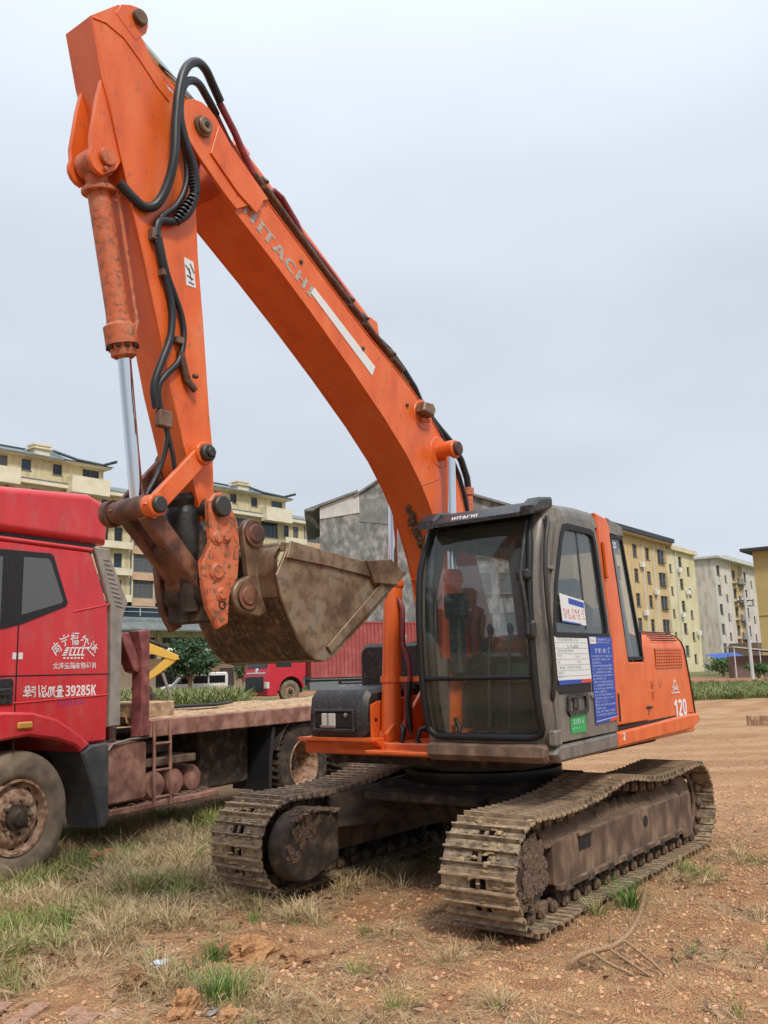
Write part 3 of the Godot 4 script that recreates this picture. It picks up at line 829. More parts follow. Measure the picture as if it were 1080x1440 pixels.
func upper(ex: Node3D) -> void:
	# deck plate and main frame
	var fr := MB.new()
	fr.box(V(-1.85, 0.935, -1.12), V(1.02, 1.03, 1.0), 0.01)
	fr.box(V(0.95, 0.962, -0.38), V(1.17, 0.985, 0.28), 0.004)
	part("deck_frame", fr, M.orange, ex)
	var ub := MB.new()
	ub.box(V(-1.6, 0.86, -0.85), V(0.9, 0.933, 0.85), 0.01)
	part("belly_plate", ub, M.under_dark, ex)
	# skirt in front of and beside the cab
	var sk := MB.new()
	sk.x = Transform3D(Basis(V(0, 0, 1), V(0, 1, 0), V(-1, 0, 0)), Vector3.ZERO)
	sk.x = Transform3D()
	sk.prism(P2([1.19, 1.06, 1.24, 1.045, 1.245, 0.985, 1.20, 0.945, 0.95, 0.94, 0.95, 1.06]), -1.20, -0.30, 0.018)
	part("front_skirt", sk, M.frame_dirt, ex)
	var sl := MB.new()
	sl.prism(P2([1.14, 1.05, 1.19, 1.0, 1.12, 0.945, 0.19, 0.958, 0.19, 1.072]), -1.25, -1.02, 0.018)
	part("cab_sill", sl, M.cab_grey, ex)
	var s2 := MB.new()
	s2.prism(P2([0.188, 1.072, 0.188, 0.958, -1.42, 0.985, -1.62, 1.03, -1.62, 1.105, -1.4, 1.116]), -1.25, -1.02, 0.018)
	part("body_sill", s2, M.orange, ex)
	# engine housing: side doors, hood, rounded tail
	var rings := []
	var lev := [[1.10, 0.0], [1.40, 0.0], [1.66, 0.003], [1.72, 0.018], [1.765, 0.05], [1.80, 0.12], [1.815, 0.3]]
	for l in lev:
		var d: float = l[1]
		var row := []
		var pts := [Vector2(-0.45, -1.232 + d), Vector2(-0.8, -1.232 + d), Vector2(-1.25 + d * 0.6, -1.232 + d), Vector2(-1.42 + d * 0.8, -1.225 + d), Vector2(-1.56 + d, -1.18 + d), Vector2(-1.70 + d, -1.09 + d), Vector2(-1.83 + d, -0.95 + d), Vector2(-1.94 + d, -0.72 + d), Vector2(-2.0 + d, -0.4 + d * 0.6), Vector2(-2.02 + d, 0.0), Vector2(-2.0 + d, 0.4 - d * 0.6), Vector2(-1.94 + d, 0.72 - d), Vector2(-1.83 + d, 0.95 - d), Vector2(-1.7 + d, 1.09 - d), Vector2(-1.4 + d, 1.2 - d), Vector2(-0.45, 1.2 - d)]
		var back := 0.15 * smoothstep(1.75, 1.08, l[0])   # the tail leans back towards its foot
		for p in pts: row.append(V(p.x - back * smoothstep(-1.0, -1.5, p.x), l[0], p.y))
		rings.append(row)
	var hood := MB.new()
	# split: the side door panel in front of the seam, the tail behind it
	var dr := []; var tl := []
	for r in rings:
		dr.append(r.slice(0, 4)); tl.append(r.slice(3))
	var door := MB.new()
	door.sheet(dr, false)
	var top := rings[rings.size() - 1] as Array
	door.tri(top[0], top[3], V(-0.45, 1.815, 0.0)); door.tri(top[3], V(-1.1, 1.815, 0.0), V(-0.45, 1.815, 0.0))
	var dp := part("engine_side_door", door, M.orange, ex)
	var tail := MB.new()
	tail.sheet(tl, false)
	for i in range(3, top.size() - 1): tail.tri(top[i], top[i + 1], V(-1.1, 1.815, 0.0))
	tail.tri(top[15], V(-0.45, 1.815, 0.0), V(-1.1, 1.815, 0.0))
	tail.x = Transform3D(Basis(), V(-0.012, 0.0, 0.0))
	part("tail_cover", tail, M.orange, ex)
	var ts := MB.new()
	var tpts := []
	for r in tl: tpts.append((r[0] as Vector3) + V(-0.012, 0.0, -0.001))
	ts.tube(tpts, 0.009, 6)
	part("tail_seam", ts, M.seal, ex)
	# rear quarter panel between cab door and engine door
	var qp := MB.new()
	qp.prism(P2([0.17, 1.112, -0.432, 1.112, -0.432, 1.56, -0.13, 1.56, -0.115, 1.58, 0.055, 2.50, 0.05, 2.56, 0.10, 2.63, 0.295, 2.648, 0.17, 1.75]), -1.245, -1.2, 0.012)
	part("rear_quarter_panel", qp, M.orange, ex)
	var seam := MB.new()
	seam.box(V(-0.449, 1.11, -1.232), V(-0.433, 1.79, -1.19))
	seam.bar(V(0.19, 1.093, -1.225), V(-1.5, 1.112, -1.215), 0.03, 0.022)
	part("panel_seam", seam, M.seal, ex)
	var hg := MB.new()
	hg.bar(V(0.135, 1.14, -1.25), V(0.135, 1.34, -1.25), 0.012, 0.012, 0.003).bar(V(0.20, 2.17, -1.256), V(0.225, 2.42, -1.256), 0.02, 0.022, 0.004)
	hg.cyl(V(-0.44, 1.205, -1.252), V(-0.44, 1.222, -1.252), 0.03, 8).box(V(-0.50, 1.2, -1.256), V(-0.40, 1.222, -1.228), 0.004)
	part("door_hinge", hg, M.dark_steel, ex)
	var hr := MB.new()
	hr.bar(V(0.212, 2.17, -1.262), V(0.236, 2.44, -1.262), 0.026, 0.03, 0.006)
	part("hinge_cover", hr, M.orange, ex)
	# vents: a recessed dark well with slats and bars
	var well := MB.new()
	well.box(V(-1.31, 1.505, -1.2345), V(-0.71, 1.665, -1.15))
	var w1 := part("vent_well", well, M.seal, ex)
	var gr := MB.new()
	for k in 7:
		var y := 1.512 + 0.0245 * k
		gr.box(V(-1.318, y - 0.005, -1.240), V(-0.702, y + 0.005, -1.2335))
	for k in 16:
		var x := -0.712 - 0.04 * k
		gr.bar(V(x, 1.51, -1.2365), V(x - 0.012, 1.66, -1.2365), 0.0055, 0.014)
	part("vent_grille", gr, M.orange, ex)
	var g2 := MB.new()
	for i in 5:
		for j in 17:
			var x := -0.66 - 0.036 * j
			var y := 1.728 + 0.018 * i
			var z := -1.222 + 0.004 * i + 0.006 * i * i
			g2.cyl(V(x + 0.01 * (i % 2), y, z - 0.012), V(x + 0.01 * (i % 2), y + 0.004, z - 0.004), 0.0065, 6, 0.001)
	part("top_vent", g2, M.seal, ex)
	var lt := MB.new()
	lt.lat(V(-0.77, 1.385, -1.225), V(-0.77, 1.385, -1.24), [Vector2(0, 0), Vector2(0.05, 0), Vector2(0.05, 0.008), Vector2(0, 0.01)], 4)
	for y in [1.28, 1.31, 1.36, 1.39]: lt.box(V(-0.595, y, -1.247), V(-0.565, y + 0.018, -1.228))
	part("door_latch", lt, M.orange_worn, ex)
	var left := Transform3D(Basis(V(-1, 0, 0), V(0, 1, 0), V(0, 0, -1)), Vector3.ZERO)
	text("model_number", "120", 0.135, M.lettering_white, ex, Transform3D(left.basis, V(-1.185, 1.17, -1.2365)), 0.98)
	text("sill_number", "2", 0.05, M.print_light, ex, Transform3D(left.basis, V(0.09, 1.03, -1.252)))
	var zx := MB.new()
	for q in [[[-1.0, 1.30], [-1.2, 1.30]], [[-1.03, 1.345], [-1.17, 1.345]], [[-1.04, 1.31], [-1.1, 1.41]], [[-1.1, 1.41], [-1.16, 1.31]], [[-1.06, 1.33], [-1.14, 1.33]]]:
		zx.bar(V(q[0][0], q[0][1], -1.236), V(q[1][0], q[1][1], -1.236), 0.004, 0.011)
	part("faded_emblem", zx, M.print_worn, ex)
	# counterweight nose, pre-cleaner behind the cab
	var cw := MB.new()
	var cr := []
	for l in [[0.985, 0.06], [1.02, 0.01], [1.115, 0.0]]:
		var d: float = l[1]
		var row := []
		for p in [Vector2(-1.63, -1.14 + d), Vector2(-1.78 + d, -1.02 + d), Vector2(-1.92 + d, -0.8 + d), Vector2(-2.03 + d, -0.45), Vector2(-2.06 + d, 0), Vector2(-2.03 + d, 0.45), Vector2(-1.92 + d, 0.8 - d), Vector2(-1.7, 1.1 - d)]: row.append(V(p.x, l[0], p.y))
		cr.append(row)
	cw.sheet(cr, false)
	part("counterweight", cw, M.orange_worn, ex)
	var pc := MB.new()
	pc.lat(V(-1.25, 1.78, -0.55), V(-1.25, 2.06, -0.55), [Vector2(0, 0), Vector2(0.1, 0), Vector2(0.1, 0.06), Vector2(0.19, 0.1), Vector2(0.185, 0.16), Vector2(0.13, 0.24), Vector2(0.05, 0.272), Vector2(0, 0.275)], 20)
	part("air_precleaner", pc, M.guard_grey, ex)
	# front right: black-capped box with head lamp, tank behind, orange step
	var bx := MB.new()
	bx.prism(P2([1.03, 1.065, 1.045, 1.2, 1.02, 1.36, 0.965, 1.415, 0.70, 1.435, 0.15, 1.44, 0.15, 1.065]), 0.375, 0.95, 0.035)
	part("front_box_cover", bx, M.black_plastic, ex)
	var sd := MB.new()
	sd.prism(P2([0.985, 1.06, 0.985, 1.30, 0.90, 1.325, 0.2, 1.36, 0.2, 1.06]), 0.355, 0.374, 0.004)
	part("box_side_panel", sd, M.orange, ex)
	var rc := MB.new()
	rc.box(V(1.0, 1.125, 0.50), V(1.046, 1.25, 0.86), 0.01)
	part("lamp_recess", rc, M.seal, ex)
	var bz := MB.new()
	bz.box(V(1.02, 1.10, 0.47), V(1.06, 1.126, 0.89), 0.006).box(V(1.02, 1.249, 0.47), V(1.052, 1.27, 0.89), 0.006).box(V(1.02, 1.12, 0.47), V(1.056, 1.255, 0.497), 0.006).box(V(1.02, 1.12, 0.863), V(1.056, 1.255, 0.89), 0.006)
	part("lamp_bezel", bz, M.black_plastic, ex)
	var hl := MB.new()
	hl.box(V(1.03, 1.145, 0.66), V(1.052, 1.24, 0.80), 0.006)
	var hp := part("head_lamp", hl, M.lamp_glass, ex)
	var hb := MB.new()
	hb.lat(V(1.04, 1.225, 0.555), V(1.066, 1.225, 0.555), [Vector2(0, 0), Vector2(0.02, 0), Vector2(0.018, 0.016), Vector2(0, 0.026)], 12)
	hb.box(V(1.046, 1.13, 0.655), V(1.058, 1.15, 0.81), 0.003).box(V(1.046, 1.145, 0.725), V(1.056, 1.24, 0.735))
	part("lamp_bracket", hb, M.steel, ex)
	var tk := MB.new()
	tk.x = Transform3D(Basis(V(0, 0, 1), V(0, 1, 0), V(-1, 0, 0)), Vector3.ZERO)
	tk.prism(P2([0.97, 1.40] + arc(0.87, 1.68, 0.10, 0, 90, 5) + [0.35, 1.775, 0.3, 1.40]), -0.35, 0.55, 0.03)
	part("tank_cover", tk, M.black_plastic, ex)
	var st := MB.new()
	st.prism(P2([1.12, 1.062, 1.12, 1.042, 0.9, 0.985, 0.5, 0.985, 0.5, 1.062]), 0.24, 0.99, 0.006)
	st.prism(P2([1.10, 1.041, 1.0, 0.955, 0.6, 0.95, 0.6, 1.03]), 0.22, 0.66, 0.006)
	part("front_step", st, M.orange, ex)
	var mr := MB.new()
	mr.lat(V(0.5, 1.79, 0.42), V(0.5, 1.84, 0.42), [Vector2(0, 0), Vector2(0.06, 0), Vector2(0.06, 0.03), Vector2(0.02, 0.05), Vector2(0, 0.05)], 14)
	part("tank_cap", mr, M.white_paint, ex)

func boom(ex: Node3D) -> void:
	var up := [2.94, 4.73, 2.85, 4.665, 2.63, 4.53, 2.3, 4.335, 1.92, 4.105, 1.57, 3.905, 1.3, 3.77, 1.08, 3.65, 0.92, 3.54, 0.76, 3.41, 0.63, 3.27, 0.53, 3.12, 0.45, 2.96, 0.37, 2.74]
	var lo := [0.60, 2.03, 0.64, 2.21, 0.71, 2.42, 0.80, 2.62, 0.90, 2.79, 1.0, 2.93, 1.17, 3.12, 1.43, 3.34, 1.80, 3.615, 2.22, 3.905, 2.52, 4.10, 2.78, 4.26, 3.0, 4.395]
	var b := MB.new()
	b.prism(P2(up + [-0.02, 1.78, -0.06, 1.66, 0.0, 1.56, 0.12, 1.52, 0.26, 1.6] + lo), -0.175, 0.175)
	part("boom", b, M.orange, ex)
	# flange edges that catch light: plates a touch proud of the side web
	var tip := MB.new()
	var pl := [2.62, 4.52, 2.90, 4.335, 3.0, 4.395, 3.2, 4.54] + arc(3.18, 4.74, 0.165, -35, 130, 8) + [2.94, 4.735]
	tip.prism(P2(pl), -0.20, -0.176, 0.004)
	part("boom_tip_cheek", tip, M.orange, ex)
	var tip2 := MB.new()
	tip2.prism(P2(pl), 0.176, 0.20, 0.004)
	part("boom_tip_cheek", tip2, M.orange, ex)
	var dbl := MB.new()
	dbl.prism(P2([3.12, 4.60, 2.90, 4.44, 2.74, 4.37, 2.68, 4.47, 2.92, 4.66, 3.06, 4.80]), -0.212, -0.2, 0.004)
	part("boom_tip_doubler", dbl, M.orange, ex)
	var pin := MB.new()
	pin.cyl(V(3.18, 4.74, -0.245), V(3.18, 4.74, 0.245), 0.05, 20, 0.008).lat(V(3.18, 4.74, -0.20), V(3.18, 4.74, -0.225), [Vector2(0, 0), Vector2(0.065, 0), Vector2(0.06, 0.02), Vector2(0, 0.025)], 20)
	part("arm_pivot_pin", pin, M.bucket_steel, ex)
	var pin2 := MB.new()
	pin2.cyl(V(3.18, 4.74, -0.252), V(3.18, 4.74, -0.2455), 0.018, 12, 0.002)
	part("pin_bore", pin2, M.seal, ex)
	# arm cylinder riding along the top
	var ac := MB.new()
	ac.cyl(V(1.45, 4.12, 0), V(2.72, 4.86, 0), 0.068, 16).cyl(V(2.68, 4.835, 0), V(2.78, 4.895, 0), 0.085, 16).cyl(V(1.40, 4.09, -0.06), V(1.40, 4.09, 0.06), 0.06, 14)
	ac.prism(P2([1.30, 3.8, 1.55, 3.92, 1.46, 4.13, 1.36, 4.11]), -0.09, -0.065, 0.003).prism(P2([1.30, 3.8, 1.55, 3.92, 1.46, 4.13, 1.36, 4.11]), 0.065, 0.09, 0.003)
	part("arm_cylinder", ac, M.orange, ex)
	var ar := MB.new()
	ar.cyl(V(2.78, 4.895, 0), V(3.53, 5.225, 0), 0.042, 16)
	part("arm_cylinder_rod", ar, M.chrome, ex)
	# boom cylinders either side
	for s in [-1.0, 1.0]:
		var z: float = s * 0.275
		var t0 := V(0.86, 1.06, z); var t1 := V(0.765, 2.26, z); var e := V(0.72, 3.215, z)
		var tb := MB.new()
		tb.cyl(t0 + (t1 - t0) * 0.02, t1, 0.074, 20, 0.006).lat(t1 - (t1 - t0) * 0.06, t1 + (e - t1) * 0.02, [Vector2(0, 0), Vector2(0.08, 0), Vector2(0.085, 0.01), Vector2(0.085, 0.05), Vector2(0.06, 0.09), Vector2(0, 0.095)], 20)
		tb.cyl(t0 - V(0, 0, 0.06), t0 + V(0, 0, 0.06), 0.07, 16)
		var c := part("boom_cylinder", tb, M.orange, ex)
		var rd := MB.new()
		rd.cyl(t1, e, 0.04, 16)
		part("boom_cylinder_rod", rd, M.chrome, ex)
		var bs := MB.new()
		bs.cyl(V(0.72, 3.215, s * 0.17), V(0.72, 3.215, s * 0.335), 0.072, 20, 0.008).lat(V(0.72, 3.215, s * 0.17), V(0.72, 3.215, s * 0.19), [Vector2(0, 0), Vector2(0.135, 0), Vector2(0.12, 0.012), Vector2(0, 0.014)], 24)
		part("cylinder_boss", bs, M.orange, ex)
		var bp := MB.new()
		bp.cyl(V(0.72, 3.215, s * 0.33), V(0.72, 3.215, s * 0.362), 0.054, 16)
		part("boss_pin", bp, M.rusty, ex)
		var cl := MB.new()
		cl.lat(V(0.82, 1.46, z), V(0.8165, 1.505, z), [Vector2(0.075, 0), Vector2(0.092, 0), Vector2(0.092, 0.045), Vector2(0.075, 0.045)], 20)
		cl.box(V(0.79, 1.462, z - s * 0.27), V(0.845, 1.502, z - s * 0.08), 0.004)
		part("cylinder_clamp", cl, M.orange, ex)
		var pp := MB.new()
		var zz: float = z - s * 0.14
		pp.tube([V(0.8, 2.1, z - s * 0.07), V(0.82, 2.02, zz + s * 0.02), V(0.83, 1.75, zz + s * 0.02), V(0.85, 1.66, zz - s * 0.03), V(0.85, 1.58, zz - s * 0.05), V(0.86, 1.2, zz - s * 0.05), V(0.86, 1.08, zz - s * 0.05)], 0.019, 8)
		pp.tube([V(0.83, 1.5, zz), V(0.84, 1.15, zz + s * 0.01), V(0.9, 1.04, zz)], 0.015, 8)
		part("cylinder_pipe", pp, M.oxide_pipe, ex)
		var hs := MB.new()
		hs.tube([V(0.93, 1.14, zz - s * 0.01), V(0.97, 1.12, zz - s * 0.06), V(1.0, 1.05, zz - s * 0.07), V(0.97, 0.99, zz - s * 0.02)], 0.018, 8)
		hs.tube([V(0.93, 1.2, z + s * 0.08), V(0.96, 1.14, z + s * 0.13), V(0.97, 1.05, z + s * 0.13), V(0.94, 0.99, z + s * 0.09)], 0.018, 8)
		hs.tube([V(0.87, 1.46, zz - s * 0.06), V(0.9, 1.3, zz - s * 0.055), V(0.88, 1.1, zz - s * 0.06)], 0.02, 8)
		part("cylinder_hose", hs, M.hose, ex)
	# foot brackets
	var fb := MB.new()
	for z in [[-0.24, -0.205], [0.205, 0.24]]:
		fb.prism(P2([-0.5, 1.03, 0.98, 1.03, 1.0, 1.09, 0.9, 1.16, 0.78, 1.14, 0.5, 1.4, 0.22, 1.7, 0.1, 1.8, -0.08, 1.78, -0.2, 1.6]), z[0], z[1], 0.006)
	fb.cyl(V(0.07, 1.66, -0.27), V(0.07, 1.66, 0.27), 0.075, 18)
	part("boom_foot_bracket", fb, M.orange, ex)
	var ss := MB.new()
	ss.prism(P2([0.95, 1.10, 1.02, 1.0, 0.9, 0.99, 0.66, 1.0, 0.7, 1.12]), -0.36, -0.2, 0.01)
	part("swing_guard", ss, M.orange_worn, ex)
	# lines along the top edge of the boom
	var l1 := MB.new()
	l1.tube([V(2.70, 4.675, -0.15), V(2.56, 4.60, -0.15), V(2.30, 4.435, -0.15), V(2.0, 4.25, -0.15), V(1.78, 4.13, -0.15), V(1.57, 4.01, -0.15), V(1.38, 3.91, -0.15), V(1.14, 3.775, -0.15)], 0.022, 8)
	l1.tube([V(2.66, 4.68, -0.10), V(2.30, 4.47, -0.10), V(2.0, 4.28, -0.10), V(1.57, 4.04, -0.10), V(1.2, 3.83, -0.10), V(1.0, 3.72, -0.1)], 0.017, 8)
	part("boom_pipe", l1, M.brown_pipe, ex)
	var l2 := MB.new()
	l2.tube([V(2.50, 4.66, -0.08), V(2.45, 4.70, -0.08), V(2.37, 4.68, -0.08), V(2.24, 4.55, -0.09), V(2.20, 4.47, -0.10), V(1.98, 4.33, -0.12), V(1.69, 4.15, -0.12)], 0.02, 8)
	part("red_oxide_pipe", l2, M.oxide_pipe, ex)
	l2 = MB.new()
	l2.tube([V(2.98, 5.04, -0.13), V(2.85, 4.90, -0.13), V(2.77, 4.79, -0.13), V(2.69, 4.68, -0.14)], 0.022, 8)
	part("red_oxide_pipe", l2, M.oxide_pipe, ex)
	l2 = MB.new()
	l2.tube([V(2.96, 4.99, -0.08), V(2.86, 4.87, -0.08), V(2.78, 4.76, -0.1), V(2.76, 4.66, -0.12)], 0.016, 8)
	part("red_oxide_pipe", l2, M.oxide_pipe, ex)
	l2 = MB.new()
	l2.tube([V(1.60, 4.09, -0.1), V(1.52, 4.075, -0.1), V(1.42, 3.99, -0.1), V(1.36, 3.93, -0.1)], 0.018, 8)
	part("red_oxide_pipe", l2, M.oxide_pipe, ex)
	for q in [[2.62, 4.63], [1.76, 4.11], [1.60, 4.02], [1.28, 3.84]]:
		var cp := MB.new()
		cp.bar(V(q[0], q[1] - 0.02, -0.165), V(q[0] - 0.02, q[1] + 0.055, -0.06), 0.05, 0.022, 0.004).cyl(V(q[0] - 0.01, q[1] + 0.02, -0.18), V(q[0] - 0.02, q[1] + 0.08, -0.12), 0.014, 6)
		part("pipe_clip", cp, M.brown_pipe, ex)
	var h3 := MB.new()
	h3.tube([V(1.36, 3.96, -0.1), V(1.24, 3.92, -0.1), V(1.05, 3.80, -0.1), V(0.92, 3.70, -0.1), V(0.86, 3.62, -0.1), V(0.74, 3.53, -0.1), V(0.60, 3.45, -0.1), V(0.44, 3.37, -0.1), V(0.28, 3.24, -0.1), V(0.20, 3.10, -0.1), V(0.18, 2.96, -0.1)], 0.028, 10)
	h3.tube([V(0.9, 3.60, -0.14), V(0.66, 3.40, -0.14), V(0.50, 3.24, -0.14), V(0.38, 3.08, -0.14), V(0.30, 2.9, -0.14), V(0.26, 2.72, -0.14)], 0.017, 8)
	h3.tube([V(0.9, 3.62, -0.06), V(0.62, 3.41, -0.06), V(0.44, 3.28, -0.06), V(0.31, 3.12, -0.06), V(0.22, 2.9, -0.06), V(0.18, 2.72, -0.06)], 0.017, 8)
	part("boom_hose", h3, M.hose, ex)
	var fp := MB.new()
	fp.cyl(V(0.18, 2.99, -0.1), V(0.19, 2.62, -0.1), 0.032, 12).cyl(V(0.178, 3.02, -0.1), V(0.182, 2.955, -0.1), 0.042, 12)
	part("foot_pipe", fp, M.orange_worn, ex)
	# lettering and stripe
	var bx := V(-0.862, -0.507, 0).normalized()
	var by := V(-0.507, 0.862, 0).normalized()
	text("boom_lettering", "HITACHI", 0.085, M.print_faded, ex, Transform3D(Basis(bx, by, bx.cross(by)), V(2.50, 4.215, -0.1765)), 1.55)
	var sp := MB.new()
	sp.prism(P2([2.205, 4.035, 2.17, 4.085, 1.52, 3.70, 1.56, 3.625]), -0.1785, -0.1755)
	part("boom_stripe", sp, M.sticker_white, ex)
	var wl := MB.new()
	wl.lat(V(0.93, 3.47, -0.176), V(0.93, 3.47, -0.18), [Vector2(0, 0), Vector2(0.12, 0), Vector2(0.115, 0.005), Vector2(0, 0.006)], 20)
	wl.bar(V(0.98, 3.42, -0.19), V(0.90, 3.42, -0.22), 0.02, 0.03, 0.004)
	part("lamp_mount", wl, M.orange, ex)
	var wk := MB.new()
	wk.prism(P2([1.05, 3.465, 1.03, 3.535, 0.91, 3.545, 0.88, 3.50, 0.91, 3.44]), -0.27, -0.19, 0.01)
	part("work_lamp", wk, M.bucket_steel, ex)
	var scar := MB.new()
	var old := scar.x
	for k in 13:
		var f := k / 12.0
		var c := V(lerpf(0.90, 0.72, f), lerpf(2.79, 2.46, f) - 0.012, 0.01 + 0.012 * sin(k * 2.1))
		scar.blob(c, V(0.02, 0.03, 0.02 + 0.02 * sin(PI * clampf(f * 1.2, 0, 1))), 0.6, k, 4, 6)
	part("scraped_patch", scar, M.mud, ex)
	for s in [-0.1755, 0.1755]:
		for e in [lo, up]:
			var wb := MB.new()
			var wp2 := []
			for i in range(0, e.size(), 2): wp2.append(V(e[i], e[i + 1], s))
			wb.tube(wp2, 0.0065, 6)
			part("edge_weld", wb, M.orange, ex)
	for q in [[1.32, 3.775, 1.52, 3.41], [0.74, 3.0, 0.98, 2.91]]:
		var sm := MB.new()
		sm.tube([V(q[0], q[1], -0.1745), V(lerpf(q[0], q[2], 0.5) - 0.006, lerpf(q[1], q[3], 0.5), -0.1745), V(q[2], q[3], -0.1745)], 0.005, 6)
		part("plate_seam", sm, M.orange_worn, ex)
	var gl := MB.new()
	for q in [[2.30, 4.22], [1.66, 3.80], [1.14, 3.50]]: gl.cyl(V(q[0], q[1], -0.174), V(q[0], q[1], -0.19), 0.016, 6)
	part("grease_nipple", gl, M.brown_pipe, ex).set_meta("kind", "stuff")
	var weld := MB.new()
	weld.tube([V(1.735, 3.565, -0.172), V(1.735, 3.565, 0.172)], 0.006, 6)
	weld.tube([V(0.655, 2.25, -0.17), V(0.655, 2.25, 0.17)], 0.006, 6)
	part("weld_bead", weld, M.orange, ex)

func arm_and_bucket(ex: Node3D) -> void:
	var hw := 0.115
	var front := [3.895, 5.075, 3.82, 4.77, 3.72, 4.49, 3.645, 4.25, 3.58, 4.05, 3.505, 3.80, 3.43, 3.54, 3.32, 3.12, 3.215, 2.80, 3.12, 2.52]
	var back := [3.075, 2.40, 2.985, 2.45, 3.0, 2.60, 3.01, 2.83, 3.035, 3.02, 3.085, 3.56, 3.13, 3.97, 3.15, 4.29, 3.12, 4.55, 3.06, 4.68] + arc(3.18, 4.75, 0.13, 190, 95, 4) + [3.36, 4.93, 3.5, 5.06, 3.535, 5.12]
	var a := MB.new()
	a.prism(P2(front + back + [3.66, 5.245, 3.72, 5.255]), -hw, hw)
	part("arm", a, M.orange, ex)
	for z in [[-0.118, -0.088], [0.088, 0.118]]:
		var ear := MB.new()
		ear.prism(P2([3.74, 5.19, 3.60, 5.10, 3.53, 5.19, 3.515, 5.25, 3.54, 5.30, 3.59, 5.32, 3.64, 5.305, 3.70, 5.27]), z[0], z[1], 0.003)
		part("arm_top_ear", ear, M.orange, ex)
	var tp := MB.new()
	tp.cyl(V(3.585, 5.25, -0.15), V(3.585, 5.25, 0.15), 0.046, 18, 0.006)
	part("arm_top_pin", tp, M.frame_dirt, ex)
	var crease := MB.new()
	crease.tube([V(3.885, 5.07, -0.1155), V(3.80, 5.09, -0.1155), V(3.68, 5.07, -0.1155), V(3.56, 4.99, -0.1155), V(3.45, 4.90, -0.1155), V(3.36, 4.85, -0.1155)], 0.007, 6)
	crease.tube([V(3.885, 5.07, -0.112), V(3.72, 4.49, -0.112), V(3.505, 3.80, -0.112), V(3.215, 2.80, -0.112)], 0.006, 6)
	part("weld_bead", crease, M.orange, ex)
	# bucket cylinder and its bracket
	var brk := MB.new()
	var bp := [3.80, 4.80, 3.835, 4.62, 3.865, 4.38] + arc(3.785, 4.275, 0.085, 30, -90, 5) + [3.70, 4.26, 3.66, 4.34, 3.66, 4.52, 3.76, 4.79]
	for z in [[-0.105, -0.075], [0.075, 0.105]]: brk.prism(P2(bp), z[0], z[1], 0.004)
	part("cylinder_bracket", brk, M.orange, ex)
	var p0 := V(3.765, 4.30, 0); var p1 := V(3.545, 3.27, 0); var p2 := V(3.44, 2.47, 0)
	var d := (p1 - p0).normalized()
	var pn := MB.new()
	pn.cyl(p0 - V(0, 0, 0.13), p0 + V(0, 0, 0.13), 0.048, 16).cyl(p0 + V(0.01, -0.075, -0.13), p0 + V(0.01, -0.075, -0.11), 0.014, 6)
	part("bracket_pin", pn, M.orange_worn, ex)
	var bc := MB.new()
	bc.cyl(p0 + d * 0.06, p1 - d * 0.12, 0.062, 20).cyl(p0 - V(0, 0, 0.065), p0 + V(0, 0, 0.065), 0.085, 18).cyl(p0 + d * 0.13, p0 + d * 0.16, 0.092, 20, 0.006)
	bc.lat(p1 - d * 0.22, p1, [Vector2(0, 0), Vector2(0.063, 0), Vector2(0.066, 0.04), Vector2(0.088, 0.06), Vector2(0.088, 0.16), Vector2(0.07, 0.165), Vector2(0.068, 0.22), Vector2(0.045, 0.235), Vector2(0, 0.24)], 22)
	part("bucket_cylinder", bc, M.orange_worn, ex)
	var bo := MB.new()
	for k in 10:
		var an := TAU * k / 10.0
		var q := Basis(V(0, 0, 1), 0.0)
		var side := d.cross(V(0, 0, 1)).normalized()
		var o := p1 - d * 0.055 + (side * cos(an) + V(0, 0, 1) * sin(an)) * 0.078
		bo.cyl(o, o + d * 0.02, 0.012, 6)
	part("gland_bolt", bo, M.grease, ex)
	var rod := MB.new()
	rod.cyl(p1, p2, 0.037, 18)
	part("bucket_cylinder_rod", rod, M.chrome, ex)
	var lp := MB.new()
	lp.tube([p0 + d * 0.14 + V(-0.07, 0, -0.07), p0 + d * 0.3 + V(-0.085, 0, -0.05), p1 - d * 0.2 + V(-0.085, 0, -0.05), p1 - d * 0.12 + V(-0.04, 0, -0.06)], 0.014, 8)
	lp.tube([p0 + d * 0.2 + V(-0.06, 0, -0.06), V(3.62, 4.2, -0.1), V(3.6, 4.12, -0.13)], 0.013, 8)
	part("cylinder_pipe", lp, M.orange_worn, ex)
	# links
	var A := V(3.115, 2.775, 0); var B := V(3.44, 2.44, 0); var D := V(3.07, 2.06, 0)
	for s in [-1.0, 1.0]:
		var lk := MB.new()
		var u := (B - A).normalized(); var n := V(-u.y, u.x, 0)
		lk.prism(P2([A.x + n.x * 0.055 - u.x * 0.04, A.y + n.y * 0.055 - u.y * 0.04, B.x + n.x * 0.05 + u.x * 0.05, B.y + n.y * 0.05 + u.y * 0.05, B.x - n.x * 0.05 + u.x * 0.05, B.y - n.y * 0.05 + u.y * 0.05, A.x - n.x * 0.055 - u.x * 0.04, A.y - n.y * 0.055 - u.y * 0.04]), minf(s * 0.13, s * 0.165), maxf(s * 0.13, s * 0.165), 0.006)
		lk.cyl(A + V(0, 0, s * 0.118), A + V(0, 0, s * 0.18), 0.066, 18)
		lk.cyl(B + V(0, 0, s * 0.10), B + V(0, 0, s * 0.18), 0.062, 18)
		part("side_link", lk, M.orange if s < 0.0 else M.rusty, ex)
	var pn2 := MB.new()
	pn2.cyl(A - V(0, 0, 0.215), A + V(0, 0, 0.215), 0.048, 16, 0.008).cyl(A - V(0, 0, 0.235), A - V(0, 0, 0.21), 0.03, 6)
	var pn3 := MB.new()
	pn3.cyl(B - V(0, 0, 0.205), B + V(0, 0, 0.205), 0.045, 16, 0.008)
